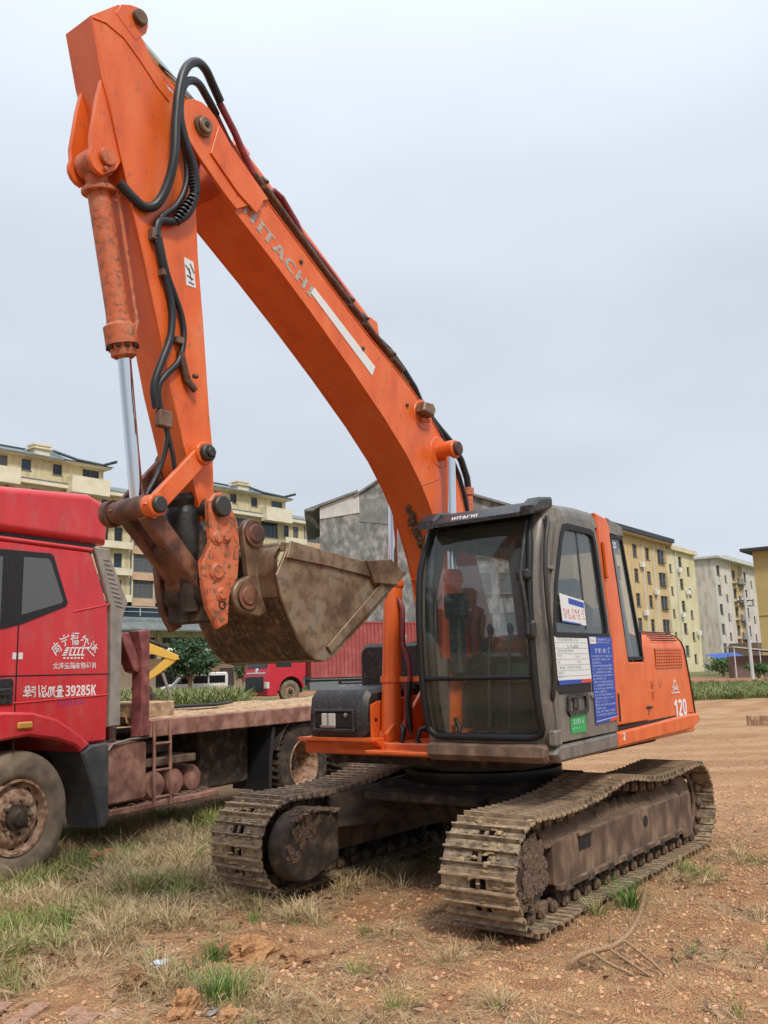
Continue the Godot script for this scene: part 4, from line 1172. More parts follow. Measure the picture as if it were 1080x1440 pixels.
	part("link_pin", pn3, M.dark_steel, ex)
	part("link_pin", pn2, M.dark_steel, ex)
	var hl := MB.new()
	hl.cyl(B - V(0, 0, 0.099), B + V(0, 0, 0.099), 0.068, 18, 0.008)
	hl.lat(B + V(0, 0, 0.19), B + V(0, 0, 0.25), [Vector2(0, 0), Vector2(0.075, 0), Vector2(0.075, 0.05), Vector2(0.05, 0.06), Vector2(0, 0.06)], 18)
	for s in [-0.075, 0.075]: hl.bar(B + V(0, -0.02, s), D + V(0, 0, s), 0.07, 0.115, 0.012, V(0, 1, 0))
	hl.bar(B + (D - B) * 0.45, D, 0.1, 0.10, 0.012)
	hl.cyl(D - V(0, 0, 0.135), D + V(0, 0, 0.135), 0.07, 16)
	part("bucket_link", hl, M.rusty, ex)
	var rb := MB.new()
	rb.lat(V(3.15, 2.56, 0), V(3.07, 2.15, 0), [Vector2(0, 0), Vector2(0.085, 0), Vector2(0.10, 0.03), Vector2(0.085, 0.07), Vector2(0.105, 0.11), Vector2(0.10, 0.17), Vector2(0.112, 0.2), Vector2(0.105, 0.28), Vector2(0.115, 0.33), Vector2(0.09, 0.41), Vector2(0, 0.42)], 20)
	part("coupler_ram_boot", rb, M.grease, ex)
	# quick coupler: two shaped plates with a dark core between
	var cp := [3.12, 2.50, 3.115, 2.38, 3.10, 2.27, 3.165, 2.16, 3.15, 2.03, 3.12, 1.91, 3.045, 1.80, 2.975, 1.83, 2.965, 1.98, 2.90, 2.09, 2.885, 2.26, 2.90, 2.40, 2.93, 2.45, 2.97, 2.53, 3.03, 2.56, 3.08, 2.55]
	for s in [[-0.215, -0.165], [0.165, 0.215]]:
		var c := MB.new()
		c.prism(P2(cp), s[0], s[1], 0.01)
		part("coupler_plate", c, M.orange_worn if s[0] < 0.0 else M.rusty, ex)
	var co := MB.new()
	co.box(V(2.95, 2.12, -0.165), V(3.10, 2.34, 0.165), 0.01).cyl(V(3.06, 2.0, -0.165), V(3.06, 2.0, 0.165), 0.07, 14).box(V(3.0, 1.84, -0.165), V(3.09, 1.95, 0.165), 0.01)
	co.cyl(V(3.10, 1.90, -0.05), V(3.12, 2.14, -0.05), 0.055, 14)
	part("coupler_core", co, M.under_dark, ex)
	for q in [[3.065, 2.11, 0.045], [3.03, 1.99, 0.034], [3.0, 2.315, 0.034], [3.065, 2.30, 0.035]]:
		var cs := MB.new()
		cs.lat(V(q[0], q[1], -0.214), V(q[0], q[1], -0.232), [Vector2(0, 0), Vector2(q[2] + 0.008, 0), Vector2(q[2] + 0.008, 0.006), Vector2(q[2], 0.008), Vector2(q[2] * 0.8, 0.018), Vector2(0, 0.019)], 16)
		part("coupler_boss", cs, M.orange_worn, ex)
	var cs := MB.new()
	cs.lat(V(3.025, 1.93, -0.2145), V(3.025, 1.93, -0.218), [Vector2(0.018, 0), Vector2(0.026, 0.0), Vector2(0.026, 0.003), Vector2(0.018, 0.003)], 12)
	part("coupler_hole", cs, M.seal, ex)
	var cpn := MB.new()
	cpn.cyl(V(3.045, 2.475, -0.255), V(3.045, 2.475, 0.255), 0.06, 18, 0.008)
	part("coupler_pin", cpn, M.dark_steel, ex)
	var bpn := MB.new()
	for q in [[2.80, 2.345], [2.855, 1.985]]:
		bpn.cyl(V(q[0], q[1], -0.26), V(q[0], q[1], 0.26), 0.055, 18, 0.008).lat(V(q[0], q[1], -0.235), V(q[0], q[1], -0.25), [Vector2(0, 0), Vector2(0.075, 0), Vector2(0.075, 0.015), Vector2(0, 0.015)], 18)
	part("bucket_pin", bpn, M.rusty, ex)
	# bucket
	var eh := [2.72, 2.26, 2.74, 2.39] + arc(2.80, 2.35, 0.085, 130, -10, 6) + [2.86, 2.22, 2.84, 2.10] + arc(2.86, 1.985, 0.1, 80, -90, 6) + [2.76, 1.87, 2.60, 1.93, 2.60, 2.2]
	for z in [[-0.235, -0.185], [0.185, 0.235]]:
		var e := MB.new()
		e.prism(P2(eh), z[0], z[1], 0.008)
		part("bucket_ear", e, M.bucket_steel, ex)
	var W := 0.36
	var back2 := [[2.655, 2.29], [2.72, 2.27], [2.765, 2.20], [2.77, 2.10], [2.735, 1.98], [2.66, 1.85], [2.60, 1.755], [2.53, 1.675], [2.455, 1.625], [2.38, 1.612], [2.30, 1.632], [1.72, 2.03]]
	var rows := []; var rows2 := []
	for p in back2:
		rows.append([V(p[0], p[1], -W), V(p[0], p[1], -W / 3), V(p[0], p[1], W / 3), V(p[0], p[1], W)])
	for i in back2.size():
		var p = back2[i]
		var c := Vector2(2.35, 2.05) - Vector2(p[0], p[1])
		var q: Vector2 = Vector2(p[0], p[1]) + c.normalized() * 0.025
		rows2.append([V(q.x, q.y, -W), V(q.x, q.y, -W / 3), V(q.x, q.y, W / 3), V(q.x, q.y, W)])
	var sh := MB.new()
	sh.sheet(rows.slice(0, 5), false).sheet(rows2, true)
	part("bucket_back_plate", sh, M.bucket_steel, ex)
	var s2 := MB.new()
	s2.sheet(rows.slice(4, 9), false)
	part("bucket_shell", s2, M.bucket_shaded, ex)  # darker colour paints the shade on the lower shell
	var s3 := MB.new()
	s3.sheet(rows.slice(8), false)
	part("bucket_floor", s3, M.bucket_steel, ex)
	var sp := [2.655, 2.29, 2.10, 2.235, 1.86, 2.215, 1.70, 2.14, 1.72, 2.03, 2.30, 1.632, 2.38, 1.612, 2.455, 1.625, 2.53, 1.675, 2.60, 1.755, 2.66, 1.85, 2.735, 1.98, 2.77, 2.10]
	for s in [[-W - 0.022, -W - 0.001], [W + 0.001, W + 0.022]]:
		var m := MB.new()
		m.prism(P2(sp), s[0], s[1], 0.004)
		part("bucket_side", m, M.bucket_steel, ex)
		var st := MB.new()
		var z0: float = s[0] - (0.018 if s[0] < 0.0 else -0.023); var z1: float = z0 + 0.017
		st.prism(P2([2.665, 2.30, 1.88, 2.225, 1.80, 2.14, 1.86, 2.135, 2.30, 2.175, 2.70, 2.20]), z0, z1, 0.004)
		st.prism(P2([1.74, 2.06, 2.32, 1.66, 2.36, 1.70, 1.80, 2.12]), z0, z1, 0.004)
		part("bucket_side_stiffener", st, M.bucket_steel, ex)
		var ct := MB.new()
		ct.prism(P2([1.98, 2.24, 1.72, 2.27, 1.60, 2.20, 1.66, 2.10, 1.90, 2.10]), z0 - 0.018 * (1.0 if s[0] < 0 else -1.0), z1 + 0.001, 0.006)
		part("side_cutter", ct, M.bucket_steel, ex)
	var lip := MB.new()
	lip.prism(P2([1.80, 1.975, 1.66, 2.085, 1.655, 2.10, 1.69, 2.11, 1.84, 2.02]), -W - 0.02, W + 0.02, 0.006)
	part("cutting_edge", lip, M.bucket_steel, ex)
	for k in 4:
		var z := -0.33 + 0.22 * k
		var t := MB.new()
		t.prism(P2([1.80, 1.985, 1.64, 2.10, 1.50, 2.19, 1.50, 2.215, 1.62, 2.18, 1.76, 2.09]), z - 0.045, z + 0.045, 0.0)
		part("bucket_tooth", t, M.bucket_steel, ex)
	var tb := MB.new()
	tb.x = Transform3D()
	tb.cyl(V(2.69, 2.27, -W + 0.002), V(2.69, 2.27, W - 0.002), 0.03, 12)
	part("bucket_top_tube", tb, M.bucket_steel, ex)
	# hoses on the arm
	var h := MB.new()
	h.tube(smooth_path([[2.98, 5.04, -0.14], [3.06, 5.10, -0.16], [3.15, 5.145, -0.19], [3.25, 5.12, -0.22], [3.335, 5.02, -0.23], [3.38, 4.86, -0.23], [3.395, 4.66, -0.225], [3.40, 4.44, -0.22], [3.42, 4.27, -0.19], [3.465, 4.145, -0.16], [3.53, 4.10, -0.14], [3.60, 4.125, -0.13], [3.68, 4.19, -0.11]]), 0.027, 12)
	h.tube(smooth_path([[2.96, 4.99, -0.08], [3.08, 5.02, -0.13], [3.20, 5.03, -0.18], [3.30, 4.97, -0.2], [3.345, 4.86, -0.205], [3.345, 4.72, -0.2], [3.30, 4.58, -0.2], [3.235, 4.44, -0.2], [3.215, 4.31, -0.19], [3.25, 4.18, -0.17], [3.33, 4.095, -0.15], [3.44, 4.05, -0.145], [3.46, 3.95, -0.145]]), 0.024, 12)
	h.tube(smooth_path([[3.34, 4.9, -0.18], [3.33, 4.7, -0.17], [3.27, 4.52, -0.165], [3.26, 4.36, -0.16], [3.32, 4.2, -0.15], [3.43, 4.07, -0.14], [3.455, 3.92, -0.14]]), 0.018, 10)
	h.tube(smooth_path([[3.46, 3.98, -0.145], [3.43, 3.87, -0.145], [3.395, 3.77, -0.14], [3.36, 3.67, -0.14], [3.335, 3.56, -0.14], [3.345, 3.40, -0.14], [3.40, 3.24, -0.135], [3.44, 3.10, -0.125], [3.42, 2.98, -0.12]]), 0.021, 10)
	h.tube(smooth_path([[3.44, 3.95, -0.15], [3.385, 3.77, -0.15], [3.32, 3.65, -0.145], [3.265, 3.54, -0.14], [3.25, 3.42, -0.14], [3.285, 3.28, -0.14], [3.375, 3.17, -0.135], [3.41, 3.09, -0.125], [3.39, 2.98, -0.12]]), 0.017, 10)
	h.tube(smooth_path([[3.36, 2.90, -0.12], [3.34, 2.82, -0.12], [3.37, 2.66, -0.1], [3.45, 2.5, -0.09]]), 0.013, 8)
	h.tube(smooth_path([[3.35, 2.90, -0.12], [3.315, 2.76, -0.13], [3.29, 2.66, -0.125], [3.25, 2.55, -0.1]]), 0.013, 8)
	part("arm_hose", h, M.hose, ex)
	var rbk := MB.new()   # spiral guard ribs on the doubled hoses
	for q in [[3.24, 4.46, 3.215, 4.30], [3.215, 4.30, 3.33, 4.095]]:
		for k in 9:
			var f := k / 8.0
			var c := V(lerpf(q[0], q[2], f), lerpf(q[1], q[3], f), -0.185 + 0.03 * (0.0 if q[1] > 4.4 else f))
			var dd := V(q[2] - q[0], q[3] - q[1], 0).normalized() * 0.006
			rbk.cyl(c - dd, c + dd, 0.029, 10, 0.001)
	part("hose_guard", rbk, M.hose, ex)
	var bk := MB.new()
	bk.box(V(3.325, 2.88, -0.15), V(3.415, 2.975, -0.10), 0.008)
	bk.box(V(3.43, 3.93, -0.16), V(3.49, 4.0, -0.11), 0.006).box(V(3.37, 3.74, -0.16), V(3.42, 3.78, -0.112), 0.004).box(V(3.25, 3.38, -0.155), V(3.31, 3.42, -0.112), 0.004)
	part("hose_block", bk, M.frame_dirt, ex)
	var vf := MB.new()
	vf.tube([V(3.275, 3.335, -0.14), V(3.24, 3.23, -0.14), V(3.215, 3.17, -0.135)], 0.022, 8)
	vf.cyl(V(3.22, 3.18, -0.14), V(3.17, 3.13, -0.15), 0.02, 8).cyl(V(3.20, 3.21, -0.16), V(3.17, 3.21, -0.17), 0.014, 6)
	part("grease_fitting", vf, M.brown_pipe, ex)
	var skr := MB.new()
	skr.prism(P2([3.235, 3.925, 3.165, 3.92, 3.145, 3.765, 3.215, 3.76]), -0.1175, -0.1155)
	part("arm_label", skr, M.sticker_white, ex)
	var sk2 := MB.new()
	for q in [[3.225, 3.88, 3.185, 3.84], [3.20, 3.87, 3.18, 3.80], [3.215, 3.82, 3.165, 3.81], [3.19, 3.90, 3.16, 3.85], [3.20, 3.785, 3.16, 3.78]]:
		sk2.bar(V(q[0], q[1], -0.118), V(q[2], q[3], -0.118), 0.002, 0.009)
	part("label_print", sk2, M.print_dark, ex)

func smooth_path(l: Array) -> Array:
	var c := Curve3D.new()
	var p := []
	for q in l: p.append(V(q[0], q[1], q[2]))
	for i in p.size():
		var t: Vector3 = (p[mini(i + 1, p.size() - 1)] - p[maxi(i - 1, 0)]) * 0.18
		c.add_point(p[i], -t, t)
	c.bake_interval = 0.025
	return Array(c.get_baked_points())

# ---------------------------------------------------------------- cab
func wx(y: float) -> float:   # the bowed front of the cab: how far forward it is at each height
	var t := [[1.04, 1.135], [1.15, 1.17], [1.3, 1.215], [1.6, 1.24], [1.9, 1.245], [2.15, 1.225], [2.35, 1.185], [2.5, 1.13], [2.62, 1.06]]
	for i in t.size() - 1:
		if y <= t[i + 1][0]: return lerpf(t[i][1], t[i + 1][1], clampf((y - t[i][0]) / (t[i + 1][0] - t[i][0]), 0, 1))
	return 1.06
func wp(y: float, z: float, off := 0.0) -> Vector3:
	var q := (z + 0.73) / 0.46
	return V(wx(y) + 0.03 * (1.0 - q * q) + off, y, z)
func pane_grid(y0: float, y1: float, off := 0.0, cut := 0.0) -> MB:
	var rows := []
	for i in 13:
		var y := lerpf(y0, y1, i / 12.0)
		var row := []
		var zl := -0.305 - 0.05 * smoothstep(2.2, 2.5, y) - 0.06 * smoothstep(1.22, 1.09, y); var zr := -1.155 + 0.03 * smoothstep(2.3, 2.55, y) + 0.04 * smoothstep(1.2, 1.09, y)
		for j in 9: row.append(wp(y, lerpf(zl, zr, j / 8.0), off))
		rows.append(row)
	var m := MB.new()
	m.sheet(rows, true)
	return m

func cab(ex: Node3D) -> void:
	var g: Material = M.cab_grey
	var fl := MB.new()
	fl.box(V(-0.4, 1.035, -1.2), V(1.12, 1.075, -0.3), 0.004)
	part("cab_floor", fl, M.under_dark, ex)
	# corner pillars left and right of the windscreen
	for s in [0, 1]:
		var rows := []
		for i in 17:
			var y := lerpf(1.05, 2.60, i / 16.0)
			var x := wx(y)
			var fe := lerpf(1.10, 1.155, smoothstep(1.06, 1.35, y)) - 0.02 * smoothstep(1.7, 2.0, y) - 0.20 * smoothstep(1.95, 2.55, y)
			var r := []
			for q in [[x + 0.012, 0.085], [x + 0.006, 0.055], [x - 0.012, 0.024], [x - 0.045, 0.004], [fe - 0.012, 0.0], [fe - 0.02, 0.03]]:
				r.append(V(q[0], y, (-1.238 + q[1]) if s == 0 else (-0.262 - q[1])))
			rows.append(r)
		var p := MB.new()
		p.sheet(rows, s == 1)
		part("cab_pillar", p, g, ex)
	var rail := MB.new()
	var b0 := []; var b1 := []
	for j in 11:
		var z := lerpf(-1.17, -0.33, j / 10.0)
		b0.append(wp(1.05, z, 0.012)); b1.append(wp(1.10, z, 0.012))
	rail.sheet([b1, b0], true)
	part("front_rail", rail, g, ex)
	# windscreen: two panes, dark gasket, parting bar
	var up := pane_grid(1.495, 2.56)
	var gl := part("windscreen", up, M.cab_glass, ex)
	part("lower_windscreen", pane_grid(1.10, 1.475), M.side_glass, ex)
	var ga := MB.new()
	var loop := []
	for k in 15: loop.append(wp(lerpf(1.16, 2.54, k / 14.0), -0.30 - 0.05 * smoothstep(2.2, 2.5, lerpf(1.16, 2.54, k / 14.0)), 0.012))
	for k in 7: loop.append(wp(2.57, lerpf(-0.37, -1.11, k / 6.0), 0.012))
	for k in 15: loop.append(wp(lerpf(2.54, 1.16, k / 14.0), -1.165 + 0.03 * smoothstep(2.3, 2.55, lerpf(2.54, 1.16, k / 14.0)), 0.012))
	for q in [[1.125, -1.15], [1.105, -1.11]]: loop.append(wp(q[0], q[1], 0.012))
	for k in 7: loop.append(wp(1.10, lerpf(-1.06, -0.40, k / 6.0), 0.012))
	for q in [[1.105, -0.36], [1.125, -0.32], [1.16, -0.30]]: loop.append(wp(q[0], q[1], 0.012))
	ga.tube(loop, 0.024, 8, false)
	part("windscreen_gasket", ga, M.seal, ex)
	var pb := MB.new()
	var pl := []
	for k in 9: pl.append(wp(1.485, lerpf(-0.31, -1.155, k / 8.0), 0.004))
	pb.tube(pl, 0.016, 8)
	part("parting_bar", pb, M.seal, ex)
	# inner black pillar trims seen through the glass
	var tr := MB.new()
	for z in [-0.36, -1.12]:
		var q := []
		for k in 12: q.append(wp(lerpf(1.1, 2.52, k / 11.0), z, -0.05))
		tr.tube(q, 0.03, 8)
	part("pillar_trim", tr, M.black_plastic, ex)
	# roof
	var rows := []
	for a in [[1.11, 2.555, 0.0], [1.06, 2.61, 0.0], [0.95, 2.645, 0.0], [0.6, 2.665, 0.0], [0.2, 2.665, 0.0], [-0.1, 2.65, 0.0], [-0.2, 2.61, 0.012], [-0.245, 2.54, 0.03], [-0.25, 2.48, 0.04]]:
		var y: float = a[1]
		var d: float = a[2]
		rows.append([V(a[0], y - 0.13, -1.24 + d), V(a[0], y - 0.06, -1.232 + d), V(a[0], y - 0.015, -1.20 + d), V(a[0], y + 0.005, -1.13), V(a[0], y + 0.02, -0.9), V(a[0], y + 0.02, -0.6), V(a[0], y + 0.005, -0.37), V(a[0], y - 0.015, -0.3 - d), V(a[0], y - 0.06, -0.27 - d), V(a[0], y - 0.13, -0.26 - d)])
	var rf := MB.new()
	rf.sheet(rows, false)
	part("cab_roof", rf, g, ex)
	var hl := MB.new()
	hl.box(V(-0.2, 2.515, -1.2), V(1.03, 2.535, -0.3))
	part("headliner", hl, M.seat_cloth, ex)
	var vs := MB.new()
	vs.prism(P2([1.02, 2.655, 1.16, 2.615, 1.28, 2.545, 1.28, 2.52, 1.24, 2.525, 1.10, 2.575, 1.0, 2.60]), -1.14, -0.46, 0.006)
	vs.prism(P2([1.0, 2.67, 1.18, 2.645, 1.285, 2.58, 1.285, 2.52, 1.10, 2.565, 1.0, 2.60]), -1.25, -1.139, 0.016)
	vs.prism(P2([1.04, 2.66, 1.20, 2.635, 1.28, 2.575, 1.28, 2.515, 1.10, 2.555, 1.0, 2.60]), -0.47, -0.33, 0.015)
	part("sun_visor", vs, M.black_plastic, ex)
	var fr := Transform3D(Basis(V(0, 0, -1), V(-0.45, 0.893, 0), V(0.893, 0.45, 0)), V(1.247, 2.568, -0.70))
	text("visor_lettering", "HITACHI", 0.028, M.lettering_white, ex, fr, 1.35)
	# door
	var outer := P2([1.125, 1.07, 1.155, 1.3, 1.155, 1.72, 1.11, 2.05, 0.98, 2.46, 0.90, 2.545, 0.80, 2.565, 0.42, 2.57, 0.345, 2.54, 0.305, 2.45, 0.19, 1.75, 0.185, 1.08])
	var inner := P2([1.06, 1.715, 1.10, 1.735, 1.10, 1.80, 1.045, 2.08, 0.915, 2.42, 0.87, 2.485, 0.80, 2.50, 0.43, 2.50, 0.38, 2.485, 0.355, 2.42, 0.245, 1.80, 0.25, 1.725])
	var dr := MB.new()
	dr.frame(outer, inner, -1.247, -1.205)
	var dp := part("cab_door", dr, g, ex)
	var sl := MB.new()
	var in2 := MB.inset(inner, 0.0)
	var cen := Vector2(0.66, 2.1)
	var i2 := PackedVector2Array(); var i3 := PackedVector2Array()
	for p in inner:
		i2.append(p + (cen - p).normalized() * -0.012); i3.append(p + (cen - p).normalized() * 0.035)
	sl.frame(i2, i3, -1.253, -1.225)
	sl.bar(V(0.215, 1.745, -1.246), V(1.10, 1.745, -1.246), 0.016, 0.04, 0.004)
	part("window_seal", sl, M.seal, dp)
	var dg := MB.new()
	dg.prism(i3, -1.236, -1.231)
	part("window_pane", dg, M.side_glass, dp)
	var ps := MB.new()
	ps.bar(V(0.58, 1.79, -1.233), V(0.64, 2.47, -1.233), 0.012, 0.022, 0.003)
	part("sliding_sash", ps, M.black_plastic, dp)
	var pr := MB.new()
	pr.prism(P2([1.135, 1.42, 1.08, 1.365, 0.60, 1.365, 0.60, 1.70, 1.13, 1.70]), -1.2495, -1.247)
	part("dark_door_band", pr, M.seal, dp)
	var hd := MB.new()
	var ho := P2([1.0, 1.26, 0.985, 1.345, 0.96, 1.36, 0.70, 1.37, 0.68, 1.355, 0.68, 1.25, 0.70, 1.235, 0.96, 1.225])
	var hi := P2([0.965, 1.265, 0.955, 1.33, 0.94, 1.338, 0.725, 1.345, 0.715, 1.335, 0.715, 1.265, 0.725, 1.258, 0.94, 1.252])
	hd.frame(ho, hi, -1.264, -1.235)
	hd.prism(hi, -1.246, -1.24)
	hd.prism(P2([0.90, 1.262, 0.90, 1.335, 0.82, 1.335, 0.82, 1.262]), -1.262, -1.247, 0.006)
	part("door_handle", hd, M.black_plastic, dp)
	var lk := MB.new()
	lk.lat(V(0.60, 1.345, -1.247), V(0.60, 1.345, -1.262), [Vector2(0, 0), Vector2(0.022, 0), Vector2(0.02, 0.012), Vector2(0, 0.014)], 12)
	part("door_lock", lk, M.steel, dp)
	# posters
	posters(ex)
	# rear side window
	var q0 := P2([0.045, 2.515, -0.19, 2.515, -0.445, 1.575, -0.125, 1.575])
	var q1 := P2([0.02, 2.49, -0.178, 2.49, -0.418, 1.60, -0.115, 1.60])
	var rs := MB.new()
	rs.frame(q0, q1, -1.24, -1.21)
	part("rear_side_window_seal", rs, M.seal, ex)
	var rg := MB.new()
	rg.prism(q1, -1.228, -1.223)
	part("rear_side_window", rg, M.quarter_glass, ex)
	var rt := MB.new()
	rt.prism(P2([0.06, 2.64, -0.215, 2.60, -0.235, 2.52, 0.045, 2.52]), -1.238, -1.2, 0.01)
	part("roof_corner", rt, g, ex)
	text("window_lettering", "ZAXIS", 0.045, M.print_light, ex, Transform3D(Basis(V(-1, 0, 0), V(0, 1, 0), V(0, 0, -1)), V(0.005, 2.44, -1.2295)))
	# far (boom side) wall with its window, rear wall with its window
	var so := P2([1.13, 1.06, 1.16, 1.5, 1.13, 2.0, 0.95, 2.55, -0.2, 2.55, -0.42, 1.06])
	var si := P2([1.0, 1.62, 1.06, 1.75, 1.03, 2.05, 0.88, 2.42, -0.12, 2.42, -0.25, 1.62])
	var fw := MB.new()
	fw.frame(so, si, -0.30, -0.265)
	part("cab_wall", fw, g, ex)
	var fg := MB.new()
	fg.prism(si, -0.285, -0.281)
	part("boom_side_window", fg, M.quarter_glass, ex)
	var rw := MB.new()
	var nrm := V(-0.967, 0.255, 0)
	rw.x = Transform3D(Basis(V(0, 0, 1), V(0.255, 0.967, 0).normalized(), V(-0.967, 0.255, 0).normalized()), V(-0.45, 1.06, 0))
	rw.x.basis.z = rw.x.basis.x.cross(rw.x.basis.y)
	rw.frame(P2([-1.2, 0, -0.3, 0, -0.3, 1.5, -1.2, 1.5]), P2([-1.10, 0.62, -0.40, 0.62, -0.40, 1.40, -1.10, 1.40]), -0.02, 0.02)
	part("cab_rear_wall", rw, g, ex)
	var rp := MB.new()
	rp.x = rw.x
	rp.prism(P2([-1.10, 0.62, -0.40, 0.62, -0.40, 1.40, -1.10, 1.40]), -0.002, 0.003)
	part("rear_window", rp, M.quarter_glass, ex)
	# seat, consoles, levers
	var se := MB.new()
	se.box(V(0.05, 1.42, -1.0), V(0.56, 1.55, -0.52), 0.04)
	se.bar(V(0.06, 1.5, -0.76), V(-0.1, 2.02, -0.76), 0.46, 0.13, 0.04, V(1, 0, 0))
	se.bar(V(-0.10, 2.05, -0.76), V(-0.14, 2.22, -0.76), 0.26, 0.1, 0.03, V(1, 0, 0))
	se.box(V(0.1, 1.075, -0.95), V(0.5, 1.42, -0.57), 0.02)
	part("operator_seat", se, M.seat_cloth, ex)
	var th := MB.new()
	th.prism(P2([0.62, 1.44, 0.58, 1.575, 0.03, 1.565, 0.03, 1.555, 0.56, 1.556, 0.60, 1.44]), -1.0, -0.52, 0.0)
	part("seat_blanket", th, M.green_cloth, ex)
	var co := MB.new()
	for z in [-1.10, -0.42]:
		co.box(V(0.1, 1.4, z - 0.07), V(0.72, 1.66, z + 0.07), 0.03)
		co.tube([V(0.62, 1.66, z), V(0.66, 1.80, z), V(0.67, 1.86, z)], 0.014, 8).blob(V(0.675, 1.91, z), V(0.035, 0.06, 0.03), 0.2, 3, 6, 9)
		co.lat(V(0.62, 1.65, z), V(0.65, 1.75, z), [Vector2(0, 0), Vector2(0.055, 0), Vector2(0.045, 0.04), Vector2(0.02, 0.1), Vector2(0, 0.1)], 10)
	co.box(V(0.86, 1.5, -0.44), V(0.96, 1.95, -0.34), 0.02).box(V(0.9, 1.9, -0.50), V(1.0, 2.08, -0.33), 0.02)
	part("control_console", co, M.black_plastic, ex)
	var lv := MB.new()
	for z in [-0.66, -0.82]:
		lv.tube([V(0.98, 1.08, z), V(0.96, 1.45, z), V(0.90, 1.66, z + 0.02), V(0.87, 1.78, z + 0.02)], 0.014, 8).box(V(0.95, 1.1, z - 0.05), V(1.1, 1.13, z + 0.05), 0.01)
		lv.blob(V(0.868, 1.81, z + 0.02), V(0.025, 0.045, 0.025), 0.1, 2, 5, 8)
	part("travel_lever", lv, M.black_plastic, ex)
	var mo := MB.new()
	mo.tube([V(0.72, 1.66, -0.42), V(0.78, 1.86, -0.44), V(0.72, 1.98, -0.46)], 0.045, 10)
	part("lever_boot", mo, M.oxide_pipe, ex)
	# wiper, mirror bracket, grab rails outside
	var wi := MB.new()
	wi.tube([wp(1.83, -1.165, 0.05), wp(1.95, -1.16, 0.06), wp(2.14, -1.13, 0.06), wp(2.5, -1.13, 0.035)], 0.014, 8)
	wi.tube([wp(2.1, -1.13, 0.05), wp(1.75, -1.165, 0.05)], 0.02, 6)
	wi.box(V(1.24, 2.10, -1.19), V(1.30, 2.17, -1.09), 0.015)
	wi.box(V(1.25, 1.72, -1.21), V(1.30, 1.84, -1.13), 0.02)
	part("wiper", wi, M.black_plastic, ex)
	var gr := MB.new()
	gr.tube(smooth_path([[1.10, 2.52, -1.245], [1.15, 2.46, -1.275], [1.20, 2.36, -1.28], [1.235, 2.15, -1.28], [1.23, 1.9, -1.28], [1.205, 1.72, -1.28], [1.185, 1.5, -1.275], [1.18, 1.38, -1.255], [1.16, 1.34, -1.235]]), 0.015, 8)
	part("grab_rail", gr, M.dark_steel, ex)
	var gc := MB.new()
	gc.box(V(1.06, 2.17, -1.262), V(1.17, 2.195, -1.235), 0.006).box(V(1.10, 1.05, -1.262), V(1.19, 1.15, -1.2), 0.012)
	part("door_striker", gc, g, ex)

